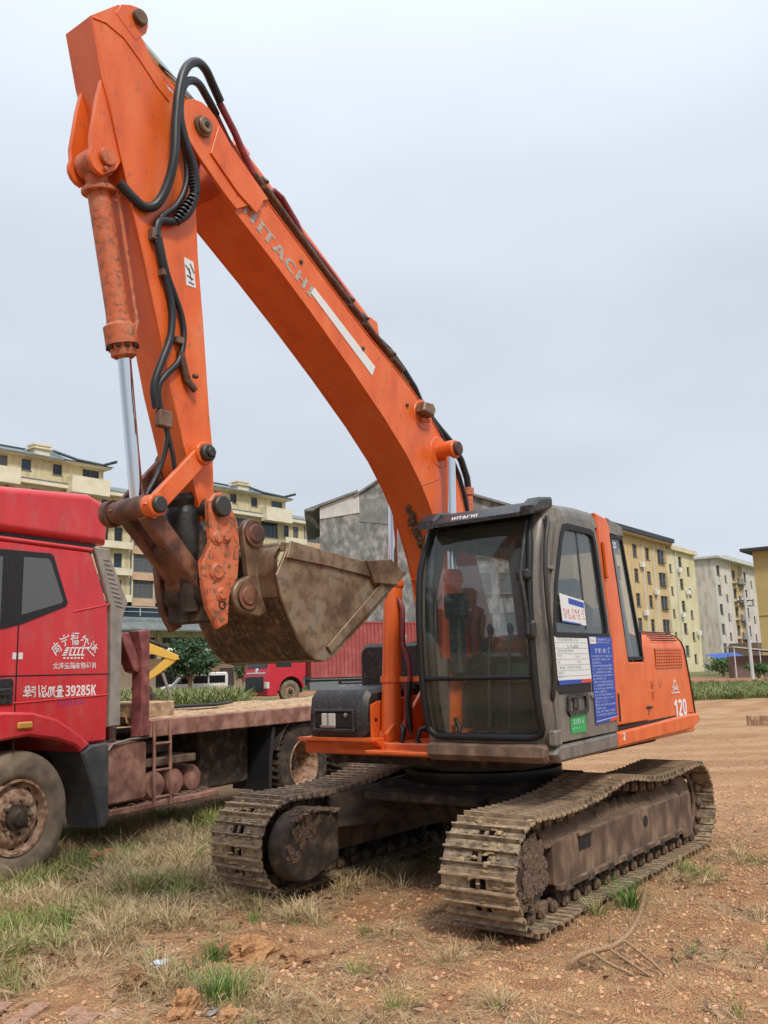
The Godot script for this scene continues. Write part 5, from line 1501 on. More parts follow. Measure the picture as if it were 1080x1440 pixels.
func posters(ex: Node3D) -> void:
	var rng := RandomNumberGenerator.new(); rng.seed = 77
	var sheet := func(called: String, poly: Array, z: float, m: Material) -> MeshInstance3D:
		var b := MB.new(); b.prism(P2(poly), z - 0.0016, z); return part(called, b, m, ex)
	var line := func(b: MB, x0: float, x1: float, y: float, h: float, z: float) -> void:
		# a row of small printed characters: each a few short strokes
		var x := x0
		while x > x1:
			var w := h * rng.randf_range(0.55, 0.85)
			for k in 3:
				var ox := rng.randf_range(0, w * 0.8); var oy := rng.randf_range(-0.5, 0.5) * h
				if rng.randf() < 0.5: b.quad(V(x - ox, y + oy, z), V(x - ox - w * 0.7, y + oy, z), V(x - ox - w * 0.7, y + oy + h * 0.16, z), V(x - ox, y + oy + h * 0.16, z))
				else: b.quad(V(x - ox, y - h * 0.5, z), V(x - ox - h * 0.14, y - h * 0.5, z), V(x - ox - h * 0.14, y + h * 0.5, z), V(x - ox, y + h * 0.5, z))
			x -= h * (0.98 if rng.randf() < 0.9 else 1.8)
	# white price sheet
	var ws = sheet.call("white_notice", [1.115, 1.735, 0.615, 1.735, 0.585, 1.455, 1.095, 1.455], -1.2515, M.sticker_white)
	var w1 := MB.new()
	line.call(w1, 1.08, 0.75, 1.715, 0.018, -1.2534)
	line.call(w1, 0.93, 0.76, 1.672, 0.026, -1.2534)
	for k in 7:
		var y := 1.695 - 0.036 * k
		w1.quad(V(1.105, y, -1.2534), V(0.61, y, -1.2534), V(0.61, y + 0.0022, -1.2534), V(1.105, y + 0.0022, -1.2534))
	for q in [[1.08, 0.85, 1.642], [1.08, 1.03, 1.606], [0.82, 0.76, 1.606], [1.08, 1.05, 1.57], [0.8, 0.74, 1.57], [1.08, 0.99, 1.535], [0.95, 0.74, 1.535], [1.08, 1.0, 1.50], [1.08, 1.02, 1.475]]:
		line.call(w1, q[0], q[1], q[2], 0.017, -1.2534)
	part("notice_print", w1, M.print_dark, ws)
	var wb = sheet.call("notice_foot", [1.095, 1.455, 0.585, 1.455, 0.585, 1.43, 1.085, 1.425], -1.2535, M.sticker_blue)
	var wr := MB.new()
	wr.quad(V(0.76, 1.432, -1.2554), V(0.587, 1.432, -1.2554), V(0.587, 1.455, -1.2554), V(0.74, 1.455, -1.2554))
	part("notice_red_corner", wr, M.print_red, wb)
	# blue sheet of small print
	var bs = sheet.call("blue_notice", [0.592, 1.742, 0.195, 1.742, 0.195, 1.165, 0.56, 1.145], -1.2535, M.sticker_blue)
	var b1 := MB.new()
	line.call(b1, 0.47, 0.24, 1.722, 0.014, -1.2554); line.call(b1, 0.47, 0.26, 1.703, 0.012, -1.2554)
	line.call(b1, 0.50, 0.27, 1.645, 0.032, -1.2554)
	for k in 19:
		var y := 1.606 - 0.0222 * k
		line.call(b1, 0.565 - 0.0006 * k, (0.225 if rng.randf() < 0.6 else rng.randf_range(0.25, 0.42)), y, 0.0135, -1.2554)
	b1.quad(V(0.56, 1.163, -1.2554), V(0.20, 1.180, -1.2554), V(0.20, 1.184, -1.2554), V(0.56, 1.167, -1.2554))
	part("notice_print", b1, M.print_light, bs)
	var bw = sheet.call("notice_badge", [0.585, 1.738, 0.48, 1.738, 0.48, 1.692, 0.58, 1.692], -1.2552, M.sticker_white)
	var br := MB.new()
	line.call(br, 0.57, 0.51, 1.715, 0.022, -1.2572)
	br.quad(V(0.34, 1.152, -1.2554), V(0.20, 1.158, -1.2554), V(0.20, 1.178, -1.2554), V(0.31, 1.172, -1.2554))
	part("badge_print", br, M.print_red, bw)
	# green sticker under the handle
	var gs = sheet.call("green_sticker", [0.95, 1.228, 0.72, 1.228, 0.72, 1.11, 0.945, 1.11], -1.2490, M.sticker_green)
	var g1 := MB.new()
	line.call(g1, 0.915, 0.78, 1.185, 0.034, -1.2508); line.call(g1, 0.93, 0.79, 1.142, 0.012, -1.2508)
	part("sticker_print", g1, M.print_light, gs)
	# paper taped inside the window, a little askew, with a telephone number
	var ph = sheet.call("window_notice", [1.01, 2.02, 0.635, 1.985, 0.62, 1.815, 0.985, 1.83], -1.2555, M.sticker_white)
	var p1 := MB.new()
	p1.quad(V(0.88, 1.955, -1.2574), V(0.64, 1.933, -1.2574), V(0.64, 1.972, -1.2574), V(0.88, 1.995, -1.2574))
	p1.quad(V(0.985, 1.83, -1.2574), V(0.70, 1.818, -1.2574), V(0.70, 1.826, -1.2574), V(0.985, 1.842, -1.2574))
	part("notice_band", p1, M.sticker_blue, ph)
	var p2 := MB.new()
	line.call(p2, 0.97, 0.64, 1.905, 0.034, -1.2574); line.call(p2, 0.965, 0.64, 1.868, 0.034, -1.2574)
	part("notice_print", p2, M.print_red, ph)

func excavator() -> void:
	var ex := thing("excavator", "orange crawler excavator with grey cab, raised boom and curled muddy bucket", "excavator")
	upper(ex)
	cab(ex)
	undercarriage(ex)
	boom(ex)
	arm_and_bucket(ex)

# ---------------------------------------------------------------- buildings
func yard(a: float, y: float, d: float) -> Vector3: return V(C0.x + a * RH.x + d * DH.x, y, C0.z + a * RH.z + d * DH.z)
func facing(o: Node3D, a: float, d: float, deg: float) -> Node3D:
	# local x runs along the front to the right, turned deg away from the camera's right towards ahead; local z comes out of the front
	var r := deg_to_rad(deg)
	var x := RH * cos(r) + DH * sin(r)
	o.transform = Transform3D(Basis(x, Vector3.UP, x.cross(Vector3.UP)), yard(a, 0.0, d))
	return o
func wall(mb: MB, x0: float, x1: float, y0: float, y1: float, z: float, holes: Array, depth := 0.22) -> void:
	# a wall face with real openings and reveals
	var ys := [y0, y1]
	for h in holes:
		ys.append(h[1]); ys.append(h[3])
	ys.sort()
	for i in ys.size() - 1:
		var a: float = ys[i]; var b: float = ys[i + 1]
		if b - a < 1e-4: continue
		var spans := []
		for h in holes:
			if h[1] < b - 1e-4 and h[3] > a + 1e-4: spans.append([h[0], h[2]])
		spans.sort_custom(func(p, q): return p[0] < q[0])
		var x := x0
		for s in spans:
			if s[0] > x + 1e-4: mb.quad(V(x, a, z), V(s[0], a, z), V(s[0], b, z), V(x, b, z))
			x = maxf(x, s[1])
		if x < x1 - 1e-4: mb.quad(V(x, a, z), V(x1, a, z), V(x1, b, z), V(x, b, z))
	for h in holes:
		var p := V(h[0], h[1], z); var q := V(h[2], h[1], z); var r := V(h[2], h[3], z); var s := V(h[0], h[3], z)
		var k := V(0, 0, -depth)
		mb.quad(p, p + k, q + k, q); mb.quad(q, q + k, r + k, r); mb.quad(r, r + k, s + k, s); mb.quad(s, s + k, p + k, p)
var win_cache := {}
func window(parent: Node, h: Array, z: float, kind := 0) -> MeshInstance3D:
	# h = x0, y0, x1, y1 of the opening; kind 0 dark, 1 blue, 2 curtained, 3 caged bay
	var w: float = h[2] - h[0]; var t: float = h[3] - h[1]
	var key := "%.2f_%.2f_%d" % [w, t, kind]
	if not win_cache.has(key):
		var f := MB.new()
		f.frame(P2([0, 0, w, 0, w, t, 0, t]), P2([0.06, 0.06, w - 0.06, 0.06, w - 0.06, t - 0.06, 0.06, t - 0.06]), -0.16, -0.10)
		var n := 1 if w < 1.1 else (2 if w < 2.2 else 4)
		for i in range(1, n + 1):
			if n > 1 and i < n: f.box(V(w * i / n - 0.025, 0.05, -0.155), V(w * i / n + 0.025, t - 0.05, -0.11))
		if t > 1.3: f.box(V(0.05, t * 0.68, -0.155), V(w - 0.05, t * 0.68 + 0.05, -0.11))
		f.box(V(-0.06, -0.08, -0.1), V(w + 0.06, 0.0, 0.07))
		if kind == 3:
			for i in 9: f.box(V(w * i / 8.0 - 0.012, 0, 0.28), V(w * i / 8.0 + 0.012, t, 0.3))
			for i in 4: f.box(V(-0.02, t * i / 3.0 - 0.015, 0.27), V(w + 0.02, t * i / 3.0 + 0.015, 0.31))
			f.box(V(-0.02, -0.03, 0.0), V(w + 0.02, 0.0, 0.3)).box(V(-0.02, t, 0.0), V(w + 0.02, t + 0.03, 0.3))
		var g := MB.new()
		g.box(V(0.03, 0.03, -0.19), V(w - 0.03, t - 0.03, -0.162))
		win_cache[key] = [f.mesh(), g.mesh()]
	if kind == 0 and absi(hash(h)) % 5 == 0: kind = 2
	elif kind == 0 and absi(hash(h)) % 7 == 0: kind = 1
	var o := pm("window", win_cache[key][0], M.frame_grey, parent)
	o.position = V(h[0], h[1], z)
	pm("pane", win_cache[key][1], [M.pane_dark, M.pane_blue, M.pane_curtain_reflect, M.pane_dark][kind], o)
	return o
func pitched(mb: MB, x0: float, x1: float, y: float, z0: float, z1: float, rise: float, over: float) -> void:
	var zm := (z0 + z1) * 0.5
	mb.quad(V(x0 - over, y, z1 + over), V(x1 + over, y, z1 + over), V(x1 + over, y + rise, zm), V(x0 - over, y + rise, zm))
	mb.quad(V(x1 + over, y, z0 - over), V(x0 - over, y, z0 - over), V(x0 - over, y + rise, zm), V(x1 + over, y + rise, zm))
	mb.quad(V(x0 - over, y - 0.15, z1 + over), V(x1 + over, y - 0.15, z1 + over), V(x1 + over, y, z1 + over), V(x0 - over, y, z1 + over))
	mb.quad(V(x1 + over, y - 0.15, z1 + over), V(x0 - over, y - 0.15, z1 + over), V(x0 - over, y - 0.15, z0 - over), V(x1 + over, y - 0.15, z0 - over))

func left_block() -> void:
	var o := thing("apartment_building", "long cream apartment block with grey tiled roofs behind the red lorry", "building")
	facing(o, -26.5, 95.0, 50.0)
	# x runs along the front; x = 0 lies behind the bucket cylinder's rod
	var x0 := -34.0; var x1 := 48.0
	var fl := 2.78
	var base := 9.6
	var holes := []; var kinds := []
	var add := func(x: float, y: float, w: float, h: float, k: int) -> void:
		holes.append([x, y, x + w, y + h]); kinds.append(k)
	for u in 3:
		var s := -26.0 + 26.0 * u
		for f in 4:
			var y := base + 0.75 + fl * f
			for q in [[-4.6, 0.9, 1.5, 0], [-3.0, 1.0, 1.5, 0], [-0.6, 2.6, 1.9, 2], [4.4, 2.6, 1.9, 1], [8.4, 1.0, 1.5, 0], [11.4, 1.0, 1.4, 0], [13.6, 2.6, 1.9, 1], [17.6, 2.8, 1.9, 1]]:
				if s + q[0] > x0 + 0.5 and s + q[0] + q[1] < x1 - 0.5:
					add.call(s + q[0], y - (0.3 if q[1] > 2.0 else 0.0), q[1], q[2], q[3])
	var w := MB.new()
	wall(w, x0, x1, base, 20.6, 0.0, holes)
	w.quad(V(x1, 0, 0), V(x1, 0, -12), V(x1, 20.6, -12), V(x1, 20.6, 0))
	w.quad(V(x0, 0, -12), V(x0, 0, 0), V(x0, 20.6, 0), V(x0, 20.6, -12))
	w.quad(V(x1, 0, -12), V(x0, 0, -12), V(x0, 20.6, -12), V(x1, 20.6, -12))
	part("wall", w, M.cream, o)
	for i in holes.size(): window(o, holes[i], 0.0, kinds[i])
	# salmon panels under the bay windows, balcony slabs, down pipes
	for u in 3:
		var s := -26.0 + 26.0 * u
		for f in 4:
			var y := base + fl * f
			for q in [[-0.75, 2.9], [13.45, 2.9]]:
				if s + q[0] < x0 or s + q[0] + q[1] > x1: continue
				var b := MB.new(); b.box(V(s + q[0], y - 0.42, 0.003), V(s + q[0] + q[1], y + 0.40, 0.16))
				part("salmon_panel", b, M.salmon, o)
			var sl := MB.new()
			sl.box(V(s - 4.9, y - 0.10, 0.003), V(s - 1.2, y + 0.05, 0.75))
			sl.box(V(s - 4.9, y + 0.05, 0.62), V(s - 1.2, y + 0.62, 0.74))
			part("balcony", sl, M.cream_light, o)
			var ac := MB.new()
			ac.box(V(s + 2.35, y + 0.9, 0.05), V(s + 3.15, y + 1.5, 0.4), 0.02).lat(V(s + 2.65, y + 1.2, 0.4), V(s + 2.65, y + 1.2, 0.42), [Vector2(0, 0), Vector2(0.22, 0), Vector2(0.2, 0.02), Vector2(0, 0.02)], 12)
			if f < 3: part("air_conditioner", ac, M.white_paint, o)
		for q in [-1.0, 2.15, 11.0]:
			var p := MB.new(); p.box(V(s + q, base, 0.003), V(s + q + 0.12, 20.4, 0.12))
			if s + q > x0: part("down_pipe", p, M.frame_grey, o)
	var ev := MB.new()
	ev.box(V(x0 - 0.4, 20.6, -12.4), V(x1 + 0.4, 20.95, 0.7))
	part("eave", ev, M.cream_light, o)
	var rf := MB.new()
	pitched(rf, x0, x1, 21.1, -12.0, 0.2, 2.0, 0.5)
	part("roof", rf, M.roof_tile, o)
	var rg := MB.new()
	rg.box(V(x0 - 1, 22.35, -4.6), V(x1 + 1, 22.55, -4.2))
	part("ridge_band", rg, M.ridge_teal, o)
	# the attic storeys with their own upturned roofs
	for q in [[-24.0, -4.7], [7.5, 21.4]]:
		var a0: float = q[0]; var a1: float = q[1]
		var hs := []
		for k in range(0, int((a1 - a0) / 3.3)):
			hs.append([a1 - 3.3 * k - 2.4, 21.9, a1 - 3.3 * k - (0.5 if k % 3 == 0 else 1.4), 23.0])
		var at := MB.new()
		wall(at, a0, a1, 20.96, 23.2, 0.35, hs)
		at.quad(V(a1, 20.96, 0.35), V(a1, 20.96, -8), V(a1, 23.2, -8), V(a1, 23.2, 0.35))
		at.quad(V(a0, 20.96, -8), V(a0, 20.96, 0.35), V(a0, 23.2, 0.35), V(a0, 23.2, -8))
		part("attic_wall", at, M.cream, o)
		for h in hs: window(o, h, 0.35, 0)
		var pr := MB.new()
		pr.box(V(a1 - 4.2, 20.2, 0.36), V(a1 + 0.1, 21.9, 1.5))
		var pr2 := MB.new()
		pr2.box(V(a0, 20.2, 0.36), V(a1 - 9.5, 21.75, 1.3))
		part("parapet", pr2, M.cream_light, o)
		part("parapet", pr, M.cream_light, o)
		var er := MB.new()
		er.box(V(a0 - 0.3, 23.2, -8.3), V(a1 + 0.5, 23.4, 1.1))
		part("attic_eave", er, M.cream_light, o)
		var ar := MB.new()
		pitched(ar, a0, a1 - 5.2, 23.42, -8.0, 0.9, 1.5, 0.3)
		# cross gable at the end: ridge falling to an upturned tip
		var g0 := a1 - 5.0
		for s in [[g0, -1.0], [a1 + 0.6, 1.0]]:
			pass
		ar.quad(V(g0, 23.42, 1.3), V(a1 + 0.7, 23.42, 1.3), V(a1 + 0.4, 24.0, -3.4), V(g0 + 1.2, 25.3, -3.4))
		ar.quad(V(a1 + 0.7, 23.42, 1.3), V(a1 + 0.7, 23.42, -8.2), V(a1 + 0.4, 24.0, -3.4), V(a1 + 0.4, 24.0, -3.4))
		ar.tri(V(a1 + 0.7, 23.42, 1.3), V(a1 + 0.7, 23.42, -8.2), V(a1 + 0.4, 24.0, -3.4))
		ar.quad(V(g0, 23.42, -8.2), V(g0, 23.42, 1.3), V(g0 + 1.2, 25.3, -3.4), V(g0 + 1.2, 25.3, -3.4))
		ar.quad(V(a1 + 0.7, 23.42, -8.2), V(g0, 23.42, -8.2), V(g0 + 1.2, 25.3, -3.4), V(a1 + 0.4, 24.0, -3.4))
		part("attic_roof", ar, M.roof_tile, o)
		var rd := MB.new()
		rd.tube([V(g0 + 1.2, 25.35, -3.4), V(a1 - 1.6, 24.45, -2.0), V(a1 + 0.3, 23.85, -0.2), V(a1 + 1.0, 24.1, 1.2)], 0.16, 6).box(V(a0 - 0.3, 24.85, -3.9), V(g0 + 0.2, 25.05, -3.3))
		part("roof_ridge", rd, M.ridge_teal, o)
		var ch := MB.new()
		ch.box(V(a1 - 7.6, 23.4, -1.2), V(a1 - 6.0, 24.3, 0.2)).box(V(a1 - 7.8, 24.3, -1.4), V(a1 - 5.8, 24.45, 0.4)).box(V(a1 - 7.5, 24.45, -1.1), V(a1 - 6.1, 24.65, 0.1)).box(V(a1 - 7.75, 24.65, -1.3), V(a1 - 5.85, 24.8, 0.3))
		part("chimney", ch, M.cream_light, o)
	# podium: dark glazed band, grey canopy, ground-floor shop windows
	var pod := MB.new()
	var sh := []
	for k in 20: sh.append([x0 + 1.0 + 4.0 * k, 1.0, x0 + 4.2 + 4.0 * k, 5.9])
	wall(pod, x0, x1, 0, 6.6, 0.3, sh, 0.3)
	part("ground_floor_wall", pod, M.cream_light, o)
	for h in sh: window(o, h, 0.25, 1)
	var gz := MB.new()
	gz.box(V(x0, 7.0, -0.6), V(x1, base - 0.3, -0.05))
	part("glazed_band", gz, M.pane_blue, o)
	var cn := MB.new()
	cn.quad(V(x0, 6.62, 2.6), V(x1, 6.62, 2.6), V(x1, 8.0, 0.2), V(x0, 8.0, 0.2))
	cn.box(V(x0, 6.45, 2.45), V(x1, 6.62, 2.62))
	part("canopy_roof", cn, M.roof_tile, o)
	for k in 20:
		var c := MB.new(); c.box(V(x0 + 0.2 + 4.0 * k, 0.0, 0.31), V(x0 + 0.75 + 4.0 * k, 6.45, 0.6))
		part("column", c, M.cream, o)
	var rl := MB.new()
	for k in 28: rl.box(V(x0 + 3.0 * k, 8.0, 1.9), V(x0 + 3.0 * k + 0.06, 8.9, 1.96))
	rl.box(V(x0, 8.85, 1.88), V(x1, 8.92, 1.98)).box(V(x0, 8.4, 1.9), V(x1, 8.44, 1.95))
	part("canopy_rail", rl, M.pipe_white, o)
	# low pale shed in front of it, seen under the bucket
	var s2 := thing("low_shed", "low pale shed with a cream awning beyond the weeds", "shed")
	facing(s2, -17.5, 68.0, 30.0)
	var sw := MB.new()
	wall(sw, -4.0, 9.0, 0.0, 3.0, 0.0, [[0.0, 0.8, 1.6, 2.1], [5.0, 0.0, 6.2, 2.2]])
	sw.quad(V(9, 0, 0), V(9, 0, -5), V(9, 3, -5), V(9, 3, 0)); sw.quad(V(-4, 0, -5), V(-4, 0, 0), V(-4, 3, 0), V(-4, 3, -5))
	part("wall", sw, M.cream_light, s2)
	window(s2, [0.0, 0.8, 1.6, 2.1], 0.0, 0)
	var dd := MB.new(); dd.box(V(5.0, 0, -0.2), V(6.2, 2.2, -0.14))
	part("door", dd, M.frame_grey, s2)
	var aw := MB.new()
	aw.quad(V(-6, 3.5, 2.2), V(9.5, 3.3, 2.2), V(9.5, 3.9, -5.2), V(-6, 4.1, -5.2)); aw.box(V(-6, 3.3, 2.15), V(9.5, 3.42, 2.25))
	part("awning", aw, M.cream_light, s2)

func grey_block() -> void:
	var o := thing("concrete_building", "bare grey concrete gable wall with zinc sheeting behind the boom", "building")
	facing(o, -5.5, 75.0, 4.0)
	var w := MB.new()
	w.prism(P2([0, 0, 0, 15.3, 2.2, 15.8, 3.0, 16.3, 6.2, 18.4, 12.5, 16.5, 17.5, 14.9, 17.5, 0]), -16.0, 0.0)
	part("gable_wall", w, M.concrete, o)
	var z := MB.new()
	for k in 26:
		var x := 3.4 + 0.2 * k
		z.prism(P2([x, 14.2 - 0.02 * k, x + 0.17, 14.2 - 0.02 * k, x + 0.17, 16.2, x, 16.2]), 0.01, 0.06)
	part("zinc_sheet", z, M.zinc, o).set_meta("kind", "stuff")
	var zp := MB.new()
	for k in 17:
		var x := 0.02 + 0.2 * k
		zp.prism(P2([x, 14.5 + 0.03 * k, x + 0.185, 14.5 + 0.03 * k, x + 0.185, 15.55 + 0.075 * k, x, 15.52 + 0.075 * k]), 0.02, 0.08)
	part("pale_sheet", zp, M.zinc_pale, o).set_meta("kind", "stuff")
	var r := MB.new()
	r.prism(P2([-1.3, 15.15, -1.3, 15.3, 3.3, 16.95, 3.3, 16.75, 0.0, 15.55, -0.6, 15.2]), -16.3, 0.35)
	r.prism(P2([3.0, 16.35, 2.9, 16.5, 6.2, 18.65, 6.2, 18.45]), -16.3, 0.25)
	r.prism(P2([6.2, 18.45, 6.2, 18.65, 18.3, 14.9, 18.3, 14.7]), -16.3, 0.4)
	part("roof", r, M.roof_tile, o)
	var st := MB.new()
	st.bar(V(-1.2, 15.15, -1.0), V(0.0, 13.9, -1.0), 0.15, 0.35)
	part("roof_strut", st, M.concrete, o)
	var holes := [[1.4, 10.0, 2.6, 11.6], [12.5, 12.0, 13.8, 13.6], [12.5, 8.6, 13.8, 10.2], [14.8, 12.0, 16.2, 13.6]]
	for i in 3:
		window(o, [11.0 + 2.1 * i, 11.0, 12.4 + 2.1 * i, 12.8], 0.2, 2)
		window(o, [11.0 + 2.1 * i, 7.8, 12.4 + 2.1 * i, 9.6], 0.2, 2)
		window(o, [11.0 + 2.1 * i, 4.4, 12.4 + 2.1 * i, 6.2], 0.2, 2)

func right_blocks() -> void:
	# ochre block, its pale neighbour, and the mustard one at the frame's edge
	var o := thing("apartment_building", "ochre apartment block with caged windows behind the excavator's tail", "building")
	facing(o, 27.04, 100.0, 53.3)
	var holes := []; var kinds := []
	for f in 6:
		var y := 13.7 - 2.83 * f
		for q in [[-9.0, 1.3, 1.4, 0], [-6.0, 1.3, 1.4, 0], [-3.0, 1.3, 1.4, 0], [2.3, 1.3, 1.5, 0], [6.3, 1.2, 1.45, 0], [10.2, 2.2, 1.5, 3]]:
			if y > 0.3: holes.append([q[0], y, q[0] + q[1], y + q[2]]); kinds.append(q[3])
		for q in [[14.2, 0.8, 1.0], [17.7, 1.3, 1.3], [20.8, 1.0, 1.1]]:
			var dy: float = 0.0 if q[0] > 17.0 and q[0] < 19.0 else -0.9
			if y + dy > 0.5: holes.append([q[0], y + dy, q[0] + q[1], y + dy + q[2]]); kinds.append(0)
	var a := MB.new(); var b := MB.new()
	var ha := []; var hb := []
	for h in holes:
		if h[0] < 13.0: ha.append(h)
		else: hb.append(h)
	wall(a, -14.0, 13.4, 0, 16.0, 0.0, ha)
	a.quad(V(-14, 0, -11), V(-14, 0, 0), V(-14, 16, 0), V(-14, 16, -11))
	wall(b, 13.4, 24.0, 0, 15.6, -0.02, hb)
	b.quad(V(24, 0, 0), V(24, 0, -11), V(24, 15.6, -11), V(24, 15.6, 0)); b.quad(V(24, 0, -11), V(-14, 0, -11), V(-14, 15.6, -11), V(24, 15.6, -11))
	part("wall", a, M.ochre, o)
	part("pale_wall", b, M.yellow_pale, o)
	for i in holes.size(): window(o, holes[i], 0.0 if holes[i][0] < 13.0 else -0.02, kinds[i])
	for q in [[4.0, 12.6], [8.0, 9.6], [16.9, 12.9], [19.4, 10.2], [16.9, 7.2], [4.0, 7.0], [22.4, 5.0]]:
		var ac := MB.new()
		ac.box(V(q[0], q[1], 0.06), V(q[0] + 0.85, q[1] + 0.6, 0.42), 0.02)
		part("air_conditioner", ac, M.white_paint, o)
	for x in [5.0, 8.6, 16.3]:
		var p := MB.new(); p.box(V(x, 0, 0.0), V(x + 0.14, 15.6, 0.14))
		part("down_pipe", p, M.pipe_white, o)
	var e := MB.new()
	e.box(V(-14.4, 16.0, -11.4), V(13.6, 16.25, 0.8))
	part("eave", e, M.salmon, o)
	var r := MB.new()
	r.box(V(-14.6, 16.26, -11.6), V(13.9, 16.75, 1.0))
	part("roof", r, M.eave_dark, o)
	var c := MB.new()
	c.box(V(13.91, 15.6, -11.3), V(24.3, 16.15, 0.45))
	part("parapet", c, M.yellow_pale, o)
	# pale block
	var n := thing("apartment_building", "pale rose-grey apartment block with a blank end wall and stained front", "building")
	facing(n, 46.1, 125.0, 53.3)
	holes = []; kinds = []
	for f in 6:
		var y := 13.6 - 2.74 * f
		for q in [[1.0, 1.5, 1.4], [4.6, 0.9, 1.0], [5.9, 0.0, 0.0], [8.6, 1.1, 1.3], [10.2, 1.6, 1.4], [12.8, 0.9, 1.2], [14.5, 1.3, 1.4], [18.0, 0.9, 1.0], [21.0, 1.4, 1.4], [24.5, 1.4, 1.4], [28, 1.2, 1.4], [31.5, 1.4, 1.4]]:
			if q[1] > 0.0 and y > 0.3:
				var dy: float = -0.8 if q[1] < 0.95 else 0.0
				if y + dy > 0.3: holes.append([q[0], y + dy, q[0] + q[1], y + dy + q[2]]); kinds.append(0)
	var w1 := MB.new(); var w2 := MB.new(); var w3 := MB.new()
	var h1 := []; var h2 := []; var h3 := []
	for h in holes:
		if h[0] < 8.0: h1.append(h)
		elif h[0] < 14.0: h2.append(h)
		else: h3.append(h)
	wall(w1, 0, 8.0, 0, 15.9, 0.0, h1); wall(w2, 8.0, 14.0, 0, 15.9, -0.5, h2); wall(w3, 14.0, 36.0, 0, 15.9, 0.0, h3)
	w1.quad(V(0, 0, -11), V(0, 0, 0), V(0, 15.9, 0), V(0, 15.9, -11)); w1.quad(V(8, 0, 0), V(8, 0, -0.5), V(8, 15.9, -0.5), V(8, 15.9, 0))
	w3.quad(V(14, 0, -0.5), V(14, 0, 0), V(14, 15.9, 0), V(14, 15.9, -0.5)); w3.quad(V(36, 0, 0), V(36, 0, -11), V(36, 15.9, -11), V(36, 15.9, 0)); w3.quad(V(36, 0, -11), V(0, 0, -11), V(0, 15.9, -11), V(36, 15.9, -11))
	part("wall", w1, M.rose_grey, n)
	part("stair_wall", w2, M.ochre, n)
	part("far_wall", w3, M.rose_grey, n)
	for i in holes.size(): window(n, holes[i], -0.5 if holes[i][0] > 8.0 and holes[i][0] < 14.0 else 0.0, 0)
	for f in 5:
		for x in [9.8, 12.4]:
			var ba := MB.new()
			ba.box(V(x, 12.9 - 2.74 * f, -0.49), V(x + 2.0, 13.0 - 2.74 * f, 0.3))
			for k in 6: ba.box(V(x + 0.38 * k, 13.0 - 2.74 * f, 0.24), V(x + 0.38 * k + 0.05, 13.8 - 2.74 * f, 0.28))
			part("balcony", ba, M.frame_grey, n)
	var rr := MB.new()
	rr.box(V(-0.5, 15.9, -11.5), V(36.4, 16.2, 0.9)).box(V(4.0, 16.2, -11), V(36.2, 16.6, 0.7))
	part("roof", rr, M.zinc_pale, n)
	for x in [0.25, 7.0, 16.6]:
		var p2 := MB.new(); p2.box(V(x, 0, 0.003), V(x + 0.14, 15.8, 0.15))
		part("down_pipe", p2, M.pipe_white, n)
	var gf := MB.new()
	gf.box(V(3.0, 0.0, 0.2), V(34.0, 4.0, 4.0))
	part("ground_floor_shed", gf, M.shed_brown, n)
	# mustard block
	var m := thing("apartment_building", "plain mustard yellow building with dark eaves at the right edge of the photo", "building")
	facing(m, 31.0, 75.0, -36.7)
	var mw := MB.new()
	var mh := [[14.0, 6.5, 15.4, 8.0], [14.0, 2.5, 15.4, 4.0]]
	wall(mw, 0, 24, 0, 10.6, 0.0, mh)
	mw.quad(V(0, 0, -14), V(0, 0, 0), V(0, 10.6, 0), V(0, 10.6, -14)); mw.quad(V(24, 0, 0), V(24, 0, -14), V(24, 10.6, -14), V(24, 10.6, 0)); mw.quad(V(24, 0, -14), V(0, 0, -14), V(0, 10.6, -14), V(24, 10.6, -14))
	part("wall", mw, M.mustard, m)
	for h in mh: window(m, h, 0.0, 0)
	var me := MB.new()
	me.box(V(-0.8, 10.6, -14.6), V(24.8, 10.85, 0.8))
	part("roof", me, M.eave_dark, m)
	var mb2 := MB.new(); mb2.box(V(0, 5.2, 0.0), V(24, 5.32, 0.06))
	part("string_course", mb2, M.mustard, m)

# ---------------------------------------------------------------- lorries
# strokes of written characters on a 0-9 grid, x then y (y up), strokes apart by a space
const HAN := {
	"南": "1787 5059 1516 1510 1585 8580 8070 3544 6554 3363 3343 2262 5150", "宁": "4959 0807 0797 9798 1565 4541 4131",
	"福": "2928 0737 3704 2420 3545 4989 4777 4777 7775 7545 4547 4383 8380 8040 4043 6360 4181", "尔": "3917 2777 7776 5650 5040 2504 7594", "达": "1918 0616 1612 1200 0020 2090 5953 3787 5733 5783",
	"牵": "2878 5926 5876 1514 1585 8584 3432 3373 0191 5450", "引": "0848 4846 4606 0604 0444 4440 4030 8990", "总": "2938 7968 2767 6764 6424 2427 0300 3330 3070 7072 8391 5241", "质": "1888 1801 2777 5846 3636 3676 7671 3631 5552 5210 5390", "量": "2979 2926 7976 2676 2878 0595 2474 2422 7472 2373 2272 5451 2171 0090",
	"北": "3830 0636 3130 0031 5951 5190 9092 8656", "海": "0807 0605 0023 3888 4936 4676 4642 7671 3484 4272 5655 5453 7160", "运": "1918 0616 1612 0020 2090 3878 3565 5532 3273 7481", "输": "0848 2939 3904 0545 2520 0242 6957 6987 5575 5450 5474 7470 8581 9590 9080", "有": "1797 4901 3535 3530 3575 7570 7060 3373 3171", "限": "1910 1939 3926 2633 3313 4989 8985 4989 4940 4060 4787 4575 5591 8462", "公": "3915 6995 4502 0272 6283", "司": "1888 8880 8070 2666 2464 6441 2441 2420",
}
